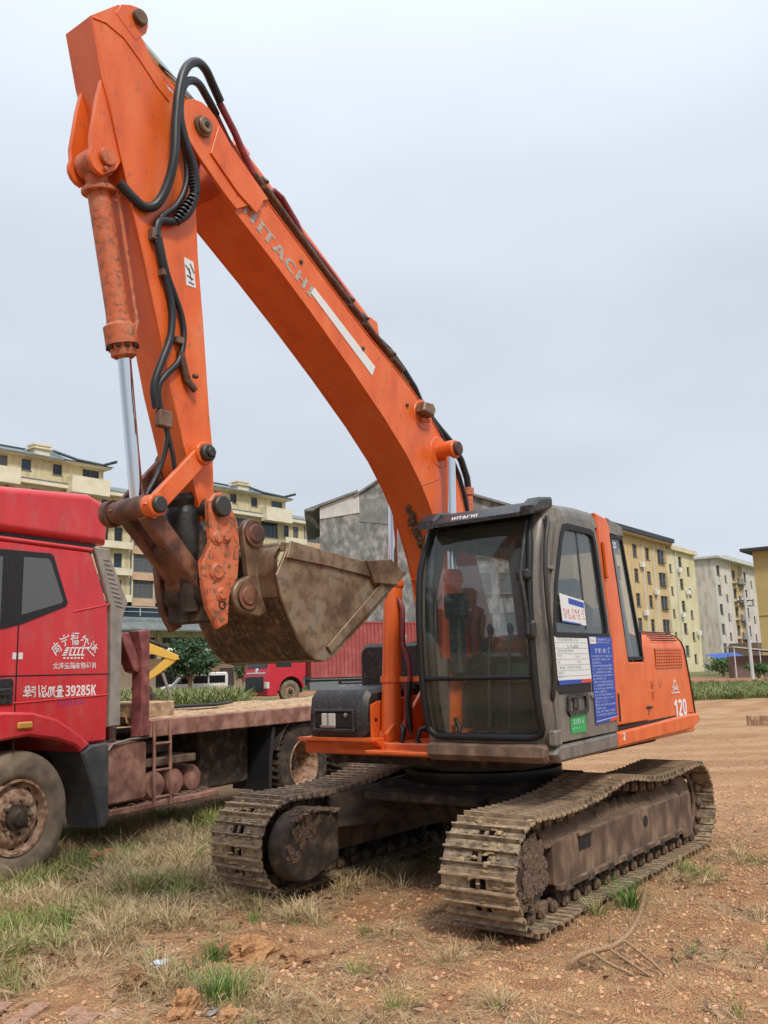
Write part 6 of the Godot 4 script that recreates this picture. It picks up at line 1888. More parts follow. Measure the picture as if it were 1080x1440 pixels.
func glyph(mb: MB, ch: String, at: Vector2, size: float, wide: float, z: float, rot := 0.0, thick := 0.11) -> void:
	var s: String = HAN.get(ch, "")
	for k in s.split(" "):
		if k.length() < 4: continue
		var a := Vector2(int(k[0]) / 9.0 - 0.5, int(k[1]) / 9.0 - 0.5); var b := Vector2(int(k[2]) / 9.0 - 0.5, int(k[3]) / 9.0 - 0.5)
		a = (a * Vector2(wide, size)).rotated(rot) + at; b = (b * Vector2(wide, size)).rotated(rot) + at
		var d := (b - a).normalized() * size * thick * 0.5
		var n := Vector2(-d.y, d.x)
		a -= d; b += d
		mb.quad(V(a.x - n.x, a.y - n.y, z), V(b.x - n.x, b.y - n.y, z), V(b.x + n.x, b.y + n.y, z), V(a.x + n.x, a.y + n.y, z))

func wheel(parent: Node3D, at: Vector3, R: float, wide: float, dished := false, mt := "tyre") -> void:
	# axis along local z, outer side towards +z
	var t := MB.new()
	t.lat(at + V(0, 0, -wide), at, [Vector2(R * 0.56, 0), Vector2(R * 0.9, 0.0), Vector2(R * 0.985, wide * 0.1), Vector2(R, wide * 0.22), Vector2(R, wide * 0.78), Vector2(R * 0.985, wide * 0.9), Vector2(R * 0.93, wide * 0.985), Vector2(R * 0.8, wide * 1.03), Vector2(R * 0.66, wide * 1.0), Vector2(R * 0.585, wide * 0.96), Vector2(R * 0.56, wide * 0.9), Vector2(R * 0.56, 0)], 48)
	for k in (40 if dished else 0):
		var a := TAU * k / 40.0
		t.bar(at + V(cos(a) * R * 1.0, sin(a) * R * 1.0, -wide * 0.95), at + V(cos(a + 0.05) * R * 1.0, sin(a + 0.05) * R * 1.0, -wide * 0.55), 0.03, 0.02)
		t.bar(at + V(cos(a + 0.07) * R, sin(a + 0.07) * R, -wide * 0.05), at + V(cos(a) * R, sin(a) * R, -wide * 0.45), 0.03, 0.02)
	var tp := part("tyre", t, M[mt], parent)
	var r := MB.new()
	var w := wide
	var q := R * 0.56
	if dished: r.lat(at + V(0, 0, -w), at, [Vector2(0, w * 0.3), Vector2(q * 0.45, w * 0.3), Vector2(q * 0.5, w * 0.36), Vector2(q * 0.86, w * 0.42), Vector2(q * 0.93, w * 0.9), Vector2(q * 1.0, w * 0.95), Vector2(q * 1.03, w * 0.97), Vector2(q, w * 1.0)].map(func(p): return p), 36)
	else: r.lat(at + V(0, 0, -w), at, [Vector2(q, w * 0.96), Vector2(q * 1.02, w * 1.0), Vector2(q * 0.95, w * 1.0), Vector2(q * 0.9, w * 0.84), Vector2(q * 0.82, w * 0.8), Vector2(q * 0.72, w * 0.92), Vector2(q * 0.62, w * 0.96), Vector2(q * 0.50, w * 0.93), Vector2(q * 0.36, w * 0.94), Vector2(0, w * 0.94)], 40)
	part("rim", r, M.rim_rust, parent)
	var h := MB.new()
	var zf := at.z - w * (0.62 if dished else 0.08)
	h.lat(V(at.x, at.y, zf), V(at.x, at.y, zf + w * 0.3), [Vector2(0, 0), Vector2(q * 0.36, 0), Vector2(q * 0.34, w * 0.12), Vector2(q * 0.24, w * 0.16), Vector2(q * 0.2, w * 0.27), Vector2(0, w * 0.29)], 18)
	part("hub", h, M.under_dark, parent)
	for k in 10:
		var a := TAU * k / 10.0
		var b := MB.new()
		var c := V(at.x + cos(a) * q * 0.46, at.y + sin(a) * q * 0.46, zf)
		b.cyl(c, c + V(0, 0, w * 0.16), q * 0.05, 6, 0.003)
		part("wheel_nut", b, M.frame_dirt, parent)
	if not dished:
		for k in 10:
			var a := TAU * (k + 0.5) / 10.0
			var b := MB.new()
			var c := V(at.x + cos(a) * q * 0.86, at.y + sin(a) * q * 0.86, at.z - w * 0.19)
			b.bar(c - V(-sin(a), cos(a), 0) * q * 0.09, c + V(-sin(a), cos(a), 0) * q * 0.09, 0.01, q * 0.07, 0.0, V(cos(a), sin(a), 0))
			part("hand_hole", b, M.seal, parent)

func lorry() -> void:
	var o := thing("flatbed_lorry", "red flatbed lorry with white Chinese lettering on its door, left of the excavator", "lorry")
	o.transform = Transform3D(Basis(V(-0.99205, 0, 0.12581), Vector3.UP, V(-0.12581, 0, -0.99205)), V(2.1577, 0, 3.1016))
	var b := MB.new()
	var arch := [0.60, 0.93, 0.53, 1.0, 0.33, 1.07, 0.04, 1.12, -0.22, 1.10, -0.50, 0.97, -0.62, 0.85]
	b.prism(P2([-1.45, 0.55, -1.47, 1.5, -1.38, 2.1, -1.12, 2.66, -1.0, 2.725, 0.66, 2.725, 0.72, 2.68, 0.92, 2.22, 0.945, 1.6, 0.94, 1.02, 0.92, 0.985, 0.72, 0.985] + arch + [-0.62, 0.55]), -2.42, -0.02, 0.025)
	part("cab_body", b, M.truck_red, o)
	var f := MB.new()
	f.rounded(P2([-1.3, 2.80, -1.08, 3.02, -0.33, 3.18, 0.66, 3.262, 0.85, 3.20, 0.91, 3.02, 0.885, 2.80]), -2.40, -0.02, 0.07, 5)
	part("roof_deflector", f, M.truck_red, o)
	var gp := MB.new()
	gp.box(V(-1.0, 2.72, -2.3), V(0.80, 2.80, -0.09))
	part("roof_gap", gp, M.black_plastic, o)
	var lipm := MB.new()
	lipm.tube([V(-1.0, 2.735, -0.03), V(0.70, 2.735, -0.03)], 0.02, 8)
	part("roof_gutter", lipm, M.truck_red, o)
	# side windows with their black surround
	var sr := MB.new()
	sr.prism(P2([-1.05, 1.86, -1.12, 1.95, -0.95, 2.55, -0.88, 2.62, -0.20, 2.645, -0.20, 1.99]), -0.022, -0.012, 0.002)
	sr.prism(P2([-0.199, 1.99, -0.199, 2.645, 0.225, 2.655, 0.262, 2.63, 0.43, 2.235, 0.415, 2.20, -0.03, 2.035]), -0.022, -0.012, 0.002)
	part("window_surround", sr, M.rubber, o)
	for q in [[-1.0, 1.93, -1.04, 2.0, -0.9, 2.5, -0.86, 2.555, -0.26, 2.58, -0.26, 2.03], [-0.055, 2.105, -0.055, 2.595, 0.20, 2.605, 0.225, 2.585, 0.375, 2.245, 0.36, 2.225]]:
		var wn := MB.new()
		wn.prism(P2(q), -0.013, -0.009, 0.0)
		part("side_window", wn, M.pane_curtain_reflect, o)  # grey paints the reflection in the glass; no curtain hangs here
	var sm := MB.new()
	sm.box(V(-0.08, 1.0, -0.021), V(-0.068, 2.03, -0.0175)).box(V(-1.3, 1.594, -0.021), V(0.935, 1.604, -0.0175))
	part("door_seam", sm, M.seal, o)
	var cr := MB.new()
	cr.tube([V(-1.3, 1.375, -0.02), V(0.0, 1.378, -0.02), V(0.93, 1.41, -0.02)], 0.008, 6)
	part("body_crease", cr, M.truck_red, o)
	cr = MB.new()
	cr.tube([V(0.50, 2.155, -0.02), V(0.93, 2.245, -0.02)], 0.008, 6)
	part("body_crease", cr, M.truck_red, o)
	var dh := MB.new()
	dh.prism(P2([-0.32, 1.37, -0.32, 1.58, -0.12, 1.58, -0.105, 1.56, -0.105, 1.385, -0.12, 1.37]), -0.021, -0.004, 0.006).box(V(-0.28, 1.44, -0.005), V(-0.14, 1.5, 0.012), 0.008)
	part("door_handle", dh, M.black_plastic, o)
	var ds := MB.new()
	ds.box(V(-0.12, 1.735, -0.02), V(-0.085, 1.79, -0.016)).box(V(-0.062, 1.735, -0.02), V(-0.02, 1.79, -0.016))
	part("door_tag", ds, M.sticker_white, o)
	var am := MB.new()
	am.box(V(-0.09, 1.165, 0.028), V(0.06, 1.225, 0.05), 0.012)
	part("side_marker", am, M.marker_amber, o)
	# wheel arch trim, mudguard
	var ft := MB.new()
	ft.prism(P2([-0.7, 1.05, -0.5, 1.24, -0.23, 1.315, 0.07, 1.295, 0.33, 1.225, 0.53, 1.105, 0.70, 0.985, 0.60, 0.925, 0.53, 0.985, 0.33, 1.055, 0.04, 1.105, -0.22, 1.085, -0.46, 0.98, -0.6, 0.86]), -0.45, 0.03, 0.02)
	part("wheel_arch", ft, M.truck_red, o)
	var mg := MB.new()
	mg.prism(P2([0.60, 0.92, 0.72, 0.975, 0.90, 0.985, 0.935, 0.95, 0.95, 0.30, 0.90, 0.245, 0.84, 0.245, 0.81, 0.40, 0.75, 0.61, 0.67, 0.79]), -0.42, 0.02, 0.018)
	part("mudguard", mg, M.guard_grey, o)
	wheel(o, V(0.0, 0.46, -0.03), 0.53, 0.30)
	# grey panel behind the cab with its pressed ribs
	var pn := MB.new()
	pn.prism(P2([0.715, 2.765, 0.905, 2.765, 0.94, 2.65, 1.155, 2.27, 1.085, 2.11, 1.09, 1.12, 0.955, 1.12, 0.96, 1.6, 0.935, 2.23]), -0.07, -0.012, 0.01)
	part("cab_side_panel", pn, M.truck_grey, o)
	for k in 11:
		var q := k / 10.0
		var rb := MB.new()
		rb.bar(V(lerpf(0.82, 0.99, q), lerpf(2.66, 2.24, q), -0.011), V(lerpf(0.90, 1.10, q), lerpf(2.655, 2.22, q), -0.011), 0.012, 0.016, 0.003)
		part("panel_rib", rb, M.truck_grey, o)
	# lettering
	var tx := MB.new()
	var hz := -0.0168
	for k in 5:
		var c := Vector2([0.323, 0.418, 0.53, 0.642, 0.742][k], [1.83, 1.894, 1.914, 1.892, 1.832][k])
		glyph(tx, "南宁福尔达"[k], c, 0.098, 0.094, hz, deg_to_rad([38.0, 20.0, 0.0, -20.0, -38.0][k]))
	for k in 8: glyph(tx, "北海运输有限公司"[k], Vector2(0.325 + 0.061 * k, 1.679), 0.05, 0.053, hz, 0.0, 0.12)
	# the small winged emblem between them
	for k in 4:
		tx.quad(V(0.385 + 0.012 * k, 1.765 + 0.02 * k, hz), V(0.43 + 0.01 * k, 1.765 + 0.02 * k, hz), V(0.445 + 0.012 * k, 1.779 + 0.02 * k, hz), V(0.40 + 0.012 * k, 1.779 + 0.02 * k, hz))
		tx.quad(V(0.46 + 0.045 * k, 1.765, hz), V(0.475 + 0.045 * k, 1.765, hz), V(0.50 + 0.045 * k, 1.84, hz), V(0.485 + 0.045 * k, 1.84, hz))
		tx.quad(V(0.475 + 0.045 * k, 1.765, hz), V(0.50 + 0.045 * k, 1.765, hz), V(0.505 + 0.045 * k, 1.778, hz), V(0.48 + 0.045 * k, 1.778, hz))
		tx.quad(V(0.49 + 0.045 * k, 1.828, hz), V(0.52 + 0.045 * k, 1.828, hz), V(0.525 + 0.045 * k, 1.842, hz), V(0.495 + 0.045 * k, 1.842, hz))
	for k in 6: tx.quad(V(0.40 + 0.04 * k, 1.738, hz), V(0.425 + 0.04 * k, 1.738, hz), V(0.43 + 0.04 * k, 1.752, hz), V(0.405 + 0.04 * k, 1.752, hz))
	tx.quad(V(0.66, 1.825, hz), V(0.70, 1.836, hz), V(0.70, 1.845, hz), V(0.66, 1.842, hz))
	for k in 5: glyph(tx, "牵引总质量"[k], Vector2(0.04 + 0.084 * k, 1.47 - 0.003 * k), 0.09, 0.078, hz, 0.0, 0.115)
	part("company_lettering", tx, M.lettering_white, o)
	text("weight_lettering", "39285K", 0.092, M.lettering_white, o, Transform3D(Basis(), V(0.615, 1.456, -0.019)), 0.80)
	var vi := MB.new()
	for k in 9: vi.bar(V(0.36 + 0.035 * k, 1.335, -0.0195), V(0.375 + 0.035 * k, 1.375, -0.0195), 0.002, 0.012)
	part("faded_lettering", vi, M.lettering_violet, o)
	# chassis, fuel tank, air tanks, ladder
	var ch := MB.new()
	ch.box(V(-1.2, 0.62, -1.72), V(9.6, 0.98, -0.85))
	part("chassis", ch, M.under_dark, o)
	var tk := MB.new()
	tk.x = Transform3D()
	tk.prism(P2([0.97, 0.45, 0.97, 0.93, 1.0, 0.965, 1.46, 0.955, 1.49, 0.93, 1.49, 0.44, 1.46, 0.41, 1.0, 0.41]), -0.75, -0.06, 0.02)
	part("fuel_tank", tk, M.deck_steel, o)
	var tl := MB.new()
	tl.tube([V(0.965, 0.90, -0.04), V(1.02, 0.955, -0.04), V(1.25, 0.985, -0.045), V(1.48, 0.985, -0.05)], 0.012, 6)
	tl.cyl(V(1.24, 0.97, -0.3), V(1.25, 1.10, -0.3), 0.05, 12).cyl(V(1.25, 1.1, -0.3), V(1.25, 1.16, -0.3), 0.035, 10)
	part("tank_fittings", tl, M.steel, o)
	var le := MB.new()
	le.box(V(0.94, 0.31, -0.62), V(2.55, 0.37, -0.05), 0.01)
	part("catwalk", le, M.deck_steel, o)
	var dirt := MB.new()
	for k in 60: dirt.blob(V(0.98 + 0.026 * k, 0.375, -0.1 - 0.4 * fposmod(k * 0.618, 1.0)), V(0.05, 0.02, 0.06), 0.6, k, 3, 6)
	part("loose_earth", dirt, M.mud, o).set_meta("kind", "stuff")
	for k in 3:
		var at := MB.new()
		at.lat(V(1.66 + 0.325 * k, 0.51, -0.75), V(1.66 + 0.325 * k, 0.51, -0.09 - 0.05 * k), [Vector2(0, 0), Vector2(0.14, 0.0), Vector2(0.14, 0.60 - 0.05 * k), Vector2(0.12, 0.64 - 0.05 * k), Vector2(0, 0.66 - 0.05 * k)], 20)
		part("air_tank", at, M.deck_steel, o)
	var bm := MB.new()
	bm.box(V(1.50, 0.69, -0.5), V(2.26, 0.77, -0.12), 0.01).box(V(1.6, 0.80, -0.6), V(2.1, 0.9, -0.3), 0.01)
	part("bracket_beam", bm, M.frame_dirt, o)
	for x in [1.50, 1.72]:
		var ra := MB.new(); ra.tube([V(x, 1.13, 0.015), V(x, 0.34, 0.03)], 0.016, 8)
		part("ladder_rail", ra, M.deck_steel, o)
	for y in [0.42, 0.67, 0.92]:
		var rn := MB.new(); rn.tube([V(1.50, y, 0.022), V(1.72, y, 0.022)], 0.014, 8)
		part("ladder_rung", rn, M.deck_steel, o)
	# headboard and deck
	var hb := MB.new()
	hb.prism(P2([1.36, 1.0, 1.36, 1.80, 1.30, 2.0, 1.46, 2.02, 1.475, 1.0]), -0.16, -0.02, 0.008)
	part("headboard_post", hb, M.headboard_red, o)
	var h2 := MB.new()
	h2.prism(P2([1.10, 1.98, 1.22, 1.99, 1.359, 1.74, 1.359, 1.60, 1.30, 1.62]), -0.20, -0.06, 0.008)
	part("headboard_brace", h2, M.headboard_red, o)
	var h3 := MB.new()
	h3.box(V(1.13, 1.0, -2.4), V(1.18, 1.98, -0.2), 0.006)
	part("headboard", h3, M.headboard_red, o)
	var h4 := MB.new()
	h4.box(V(1.13, 1.88, -2.4), V(1.30, 2.0, -0.21), 0.01)
	part("headboard_rail", h4, M.headboard_red, o)
	var sb := MB.new()
	sb.prism(P2([1.48, 0.985, 1.48, 1.14, 1.6, 1.15, 9.4, 1.165, 9.4, 0.975, 4.4, 0.975]), -0.13, 0.0, 0.008)
	part("side_beam", sb, M.deck_steel, o)
	for k in 11:
		var bd := MB.new()
		var z := -0.132 - 0.205 * (k + 1)
		var rows := []
		for i in 25:
			var x := 1.49 + 7.9 * i / 24.0
			var y := 1.152 + 0.02 * sin(k * 2.3 + i * 0.5) + 0.009 * sin(i * 2.7 + k * 1.3)
			rows.append([V(x, y - 0.06, z + 0.012), V(x, y, z + 0.02), V(x, y + 0.006, z + 0.1), V(x, y, z + 0.180), V(x, y - 0.06, z + 0.190)])
		bd.sheet(rows, true)
		part("deck_board", bd, M.deck_board, o)
	var rs := MB.new()
	rs.box(V(1.50, 1.155, -1.7), V(2.02, 1.315, -0.2), 0.015)
	part("deck_step", rs, M.deck_board, o)
	var cb := MB.new()
	cb.tube([V(2.1, 1.20, -1.0), V(2.8, 1.21, -1.2), V(3.8, 1.2, -1.15), V(4.4, 1.21, -1.4)], 0.02, 8)
	part("deck_cable", cb, M.hose, o)
	# rear bogie, half hidden behind the excavator
	for x in [4.15, 5.5]:
		wheel(o, V(x, 0.47, -0.06), 0.52, 0.5, true, "under_dark")  # dark tyre colour paints the shade under the deck
		var mf := MB.new()
		mf.prism(P2(arc(x, 0.47, 0.62, 20, 160, 10) + arc(x, 0.47, 0.595, 160, 20, 10)), -0.6, -0.05)
		part("rear_mudguard", mf, M.under_dark, o)
	var fl := MB.new()
	fl.box(V(2.55, 0.34, -1.2), V(3.42, 0.97, -0.35), 0.02)
	part("added_dark_block", fl, M.under_dark, o)  # block added to fill the space under the deck with darkness
	var mf2 := MB.new()
	mf2.prism(P2([3.50, 0.95, 3.56, 0.95, 3.50, 0.6, 3.48, 0.25, 3.43, 0.25, 3.44, 0.6]), -0.6, -0.06, 0.008)
	part("mud_flap", mf2, M.rubber, o)

func far_things() -> void:
	# the container lorry across the yard
	var o := thing("container_lorry", "distant red lorry carrying a dusty red container, seen under the bucket", "lorry")
	facing(o, -6.0, 45.0, 37.0)
	o.position.y = 0.18
	var c := MB.new()
	c.prism(P2([0.02, 0.32, -0.05, 0.5, -0.05, 1.3, 0.03, 1.5, 0.25, 3.0, 0.4, 3.2, 2.2, 3.4, 2.25, 3.2, 2.2, 1.25, 2.06, 1.15] + arc(1.3, 0.58, 0.72, 25, 180, 8) + [0.56, 0.34]), -2.45, 0.0, 0.03)
	var wb := MB.new(); wb.box(V(0.6, 0.45, -2.0), V(2.2, 1.25, -0.35))
	part("wheel_well", wb, M.black_far, o)
	part("cab_body", c, M.cab_red_far, o)
	var g := MB.new()
	g.box(V(-0.08, 0.52, -2.25), V(-0.02, 1.3, -0.40), 0.02)
	part("grille", g, M.black_far, o)
	var ws := MB.new()
	ws.prism(P2([0.03, 1.75, 0.19, 2.85, 0.22, 2.85, 0.06, 1.75]), -2.25, -0.2)
	part("windscreen", ws, M.pane_dark, o)
	var sw := MB.new()
	sw.prism(P2([0.45, 1.75, 0.55, 2.7, 1.35, 2.7, 1.35, 1.75]), 0.0, 0.012)
	part("side_window", sw, M.pane_dark, o)
	for z in [-2.2, -0.12]:
		var l := MB.new(); l.box(V(-0.075, 0.70, z - 0.16), V(0.08, 1.02, z + 0.135), 0.02)
		part("headlight", l, M.lamp_glass, o)
	var pl := MB.new(); pl.box(V(-0.085, 0.38, -1.5), V(-0.055, 0.52, -1.0))
	part("number_plate", pl, M.marker_amber, o)
	var em := MB.new(); em.lat(V(0.04, 1.58, -1.22), V(0.0, 1.585, -1.22), [Vector2(0, 0), Vector2(0.16, 0), Vector2(0.13, 0.03), Vector2(0, 0.035)], 16)
	part("badge", em, M.chrome, o)
	var vs := MB.new(); vs.box(V(-0.02, 1.43, -2.2), V(0.03, 1.5, -0.25), 0.01)
	part("bonnet_trim", vs, M.chrome, o)
	var wa := MB.new(); wa.prism(P2(arc(1.3, 0.58, 0.80, 10, 180, 10) + arc(1.3, 0.58, 0.70, 180, 10, 10)), -0.3, 0.05)
	part("wheel_arch", wa, M.cab_red_far, o)
	for x in [1.3, 8.6, 9.9, 11.2]: wheel(o, V(x, 0.52, -0.02), 0.56, 0.3)
	var ct := MB.new()
	for k in 48:
		var x := 2.55 + 0.255 * k
		ct.prism(P2([x, 1.28, x + 0.13, 1.28, x + 0.13, 3.98, x, 3.98]), 0.0, 0.035)
	ct.box(V(2.5, 1.2, -2.44), V(14.9, 4.05, -0.001))
	ct.box(V(2.5, 1.15, 0.0), V(14.9, 1.28, 0.05)).box(V(2.5, 3.98, 0.0), V(14.9, 4.07, 0.05)).box(V(2.5, 1.28, 0.0), V(2.62, 3.98, 0.05))
	part("container", ct, M.container_red, o)
	var cf := MB.new()
	cf.box(V(2.3, 0.75, -1.8), V(14.8, 1.14, -0.6)).box(V(2.5, 1.04, -0.5), V(14.8, 1.12, 0.0)).box(V(2.45, 0.55, -0.3), V(4.2, 0.95, -0.02)).box(V(4.4, 0.6, -0.03), V(8.0, 0.66, 0.0)).box(V(4.4, 0.85, -0.03), V(8.0, 0.91, 0.0))
	part("trailer_frame", cf, M.frame_grey, o)
	# the yellow digger's folded boom beyond the headboard
	var d := thing("yellow_excavator", "small yellow excavator with folded boom behind the lorry's headboard", "excavator")
	facing(d, -9.3, 35.0, 10.0)
	var bo := MB.new()
	bo.prism(P2([-3.6, 2.0, -3.2, 2.3, -1.6, 3.5, -0.3, 3.05, 1.12, 2.42, 1.16, 2.25, 1.0, 2.2, -0.3, 2.62, -1.5, 3.1, -3.0, 1.9]), -0.16, 0.16, 0.02)
	part("boom", bo, M.digger_yellow, d)
	var a2 := MB.new()
	a2.prism(P2([1.16, 2.4, 1.0, 2.15, 0.4, 1.7, -0.15, 1.35, -0.22, 1.5, 0.25, 1.95, 0.7, 2.35]), -0.12, 0.12, 0.02)
	part("arm", a2, M.digger_yellow, d)
	var bk := MB.new()
	bk.prism(P2([-0.2, 1.5, 0.1, 1.2, 0.3, 0.75, 0.1, 0.6, -0.4, 0.75, -0.6, 1.2]), -0.4, 0.4, 0.03)
	part("bucket", bk, M.under_dark, d)
	var ry := MB.new()
	ry.cyl(V(0.55, 1.75, 0.2), V(0.85, 0.9, 0.2), 0.06, 10)
	part("bucket_cylinder", ry, M.steel, d)
	var rc := MB.new(); rc.cyl(V(-1.0, 3.35, 0), V(0.75, 2.72, 0), 0.09, 10)
	part("arm_cylinder", rc, M.under_dark, d)
	var bd := MB.new()
	bd.prism(P2([-6.6, 0.9, -6.6, 1.9, -5.4, 2.1, -3.2, 2.0, -3.0, 0.9]), -1.0, 1.0, 0.08)
	part("body", bd, M.digger_yellow, d)
	var cc := MB.new(); cc.prism(P2([-4.6, 2.0, -4.5, 2.9, -3.5, 2.9, -3.1, 2.0]), 0.1, 1.0, 0.05)
	part("cab", cc, M.pane_dark, d)
	for z in [-0.9, 0.9]:
		var tr := MB.new(); tr.prism(P2(arc(-3.6, 0.38, 0.38, -90, 90, 6) + arc(-5.8, 0.38, 0.38, 90, 270, 6)), z - 0.22, z + 0.22, 0.02)
		part("track", tr, M.under_dark, d)
	# white van
	var v := thing("white_van", "white van parked in the weeds by the low shed", "van")
	facing(v, -15.4, 62.0, 20.0)
	var vb := MB.new()
	vb.prism(P2([-0.1, 0.4, -0.15, 0.85, 0.55, 1.1, 1.2, 1.75, 1.4, 1.84, 4.3, 1.86, 4.4, 1.7, 4.4, 0.4]), -1.65, 0.0, 0.05)
	part("body", vb, M.white_paint, v)
	for q in [[0.85, 1.12, 1.3, 1.62, 1.9, 1.64, 1.9, 1.12], [2.0, 1.12, 2.0, 1.64, 3.0, 1.64, 3.0, 1.12], [3.1, 1.12, 3.1, 1.64, 4.2, 1.64, 4.2, 1.12]]:
		var w := MB.new(); w.prism(P2(q), 0.0, 0.01)
		part("window", w, M.pane_dark, v)
	var wz := MB.new(); wz.prism(P2([0.56, 1.12, 1.17, 1.74, 1.19, 1.72, 0.6, 1.1]), -1.5, -0.15)
	part("windscreen", wz, M.pane_dark, v)
	for x in [0.75, 3.55]: wheel(v, V(x, 0.3, -0.02), 0.31, 0.2)
	# pole and awnings at the right
	var p := thing("power_pole", "slim concrete power pole with crossarms by the blue awning", "pole")
	p.position = yard(24.0, 0.2, 60.0)
	var pp := MB.new(); pp.tube([V(0, 0, 0), V(0.05, 5.9, 0)], [0.13, 0.09], 10)
	part("shaft", pp, M.zinc_pale, p)
	for q in [[5.3, 0.55], [4.95, 0.45]]:
		var ca := MB.new(); ca.bar(V(0.05, q[0], 0) - RH * q[1], V(0.05, q[0], 0) + RH * q[1], 0.07, 0.07)
		part("crossarm", ca, M.dark_steel, p)
	for k in 4:
		var ins := MB.new(); var c2 := V(0.05, 5.34, 0) + RH * (-0.45 + 0.3 * k)
		ins.cyl(c2, c2 + V(0, 0.16, 0), 0.05, 8)
		part("insulator", ins, M.white_paint, p)
	var b := thing("blue_awning", "bright blue awning on thin posts before the pale block", "awning")
	facing(b, 29.2, 80.0, 12.0)
	var bt := MB.new()
	bt.quad(V(0, 1.75, 0.0), V(2.9, 1.85, 0.0), V(2.9, 2.35, -2.2), V(0, 2.2, -2.2)); bt.box(V(0, 1.6, -0.01), V(2.9, 1.84, 0.03))
	part("sheet", bt, M.tarp_blue, b)
	for x in [0.05, 1.4, 2.8]:
		for z in [-0.05, -2.1]:
			var po := MB.new(); po.tube([V(x, 0, z), V(x, 1.8 - z * 0.2, z)], 0.04, 6)
			part("post", po, M.pipe_white, b)
	var s := thing("grey_awning", "pale sheet-metal lean-to right of the power pole", "awning")
	facing(s, 26.6, 66.0, -5.0)
	var sq := MB.new()
	sq.prism(P2([-1.4, 2.55, -1.4, 2.62, 2.6, 2.1, 2.6, 2.02]), -2.5, 0.0)
	part("sheet", sq, M.zinc_pale, s)
	for x in [-1.3, 0.5, 2.5]:
		var po := MB.new(); po.tube([V(x, 0, -0.1), V(x, 2.5 - (x + 1.3) * 0.13, -0.1)], 0.04, 6)
		part("post", po, M.pipe_white, s)
	var sh := MB.new(); sh.box(V(-1.2, 0, -2.4), V(2.4, 1.9, -1.0))
	part("stall", sh, M.shed_brown, s)
	# stacked bricks at the frame's right edge
	var rng := RandomNumberGenerator.new(); rng.seed = 4
	var k := thing("brick_stack", "small stack of bricks on the bare yard at the right edge", "bricks")
	facing(k, 8.7, 22.4, -12.0)
	var bm := MB.new(); bm.box(V(0, 0, 0), V(0.052, 0.115, 0.24), 0.004)
	var bmesh := bm.mesh()
	for i in 26:
		for j in 2:
			if j == 1 and i > 21: continue
			var e := pm("brick", bmesh, M.paver if rng.randf() < 0.6 else M.deck_board, k)
			e.position = V(0.055 * i, 0.002 + 0.117 * j, rng.randf_range(-0.015, 0.015))
			e.rotation.y = rng.randf_range(-0.03, 0.03)

# ---------------------------------------------------------------- plants and litter
func clump(sd: int, blades: int, hgt: float, spread: float, lean: float, w: float, tip: float) -> ArrayMesh:
	var r := RandomNumberGenerator.new(); r.seed = sd
	var mb := MB.new()
	for k in blades:
		var a := r.randf() * TAU
		var d := V(cos(a), 0, sin(a))
		var b := d * r.randf() * spread * 0.4
		var h := hgt * r.randf_range(0.45, 1.0)
		var ln := lean * r.randf_range(0.3, 1.3)
		var s := d.cross(Vector3.UP).rotated(Vector3.UP, r.randf_range(-0.8, 0.8)) * w * r.randf_range(0.6, 1.2)
		var g := r.randf_range(0.7, 1.15)
		mb.col = Color(g, g, g * r.randf_range(0.8, 1.05))
		var p := b
		var pw := 1.0
		for i in 3:
			var t := (i + 1) / 3.0
			var q := b + d * (ln * h * t * t) + V(0, h * (t - 0.35 * ln * t * t), 0)
			var qw := lerpf(1.0, tip, t)
			mb.quad(p - s * pw, p + s * pw, q + s * qw, q - s * qw)
			p = q; pw = qw
	return mb.mesh()
func field(called: String, mesh: Mesh, mt: Material, xf: Array, cols: Array, label: String, category: String, parent: Node = self) -> void:
	var mm := MultiMesh.new()
	mm.transform_format = MultiMesh.TRANSFORM_3D
	mm.use_colors = true
	mm.mesh = mesh
	mm.instance_count = xf.size()
	for i in xf.size():
		mm.set_instance_transform(i, xf[i])
		mm.set_instance_color(i, cols[i])
	var o := MultiMeshInstance3D.new()
	o.name = numbered(called)
	o.multimesh = mm
	o.material_override = mt
	parent.add_child(o, true)
	o.set_meta("kind", "stuff")
	if parent == self: tag(o, label, category)
func blocked(x: float, z: float) -> bool:
	if absf(absf(z) - 0.995) < 0.27 and absf(x) < 1.5: return true
	var q := V(x - 2.1577, 0, z - 3.1016)
	var u := q.dot(V(-0.99205, 0, 0.12581)); var w := q.dot(V(-0.12581, 0, -0.99205))
	if absf(u) < 0.45 and w < 0.0 and w > -0.35: return true
	return false
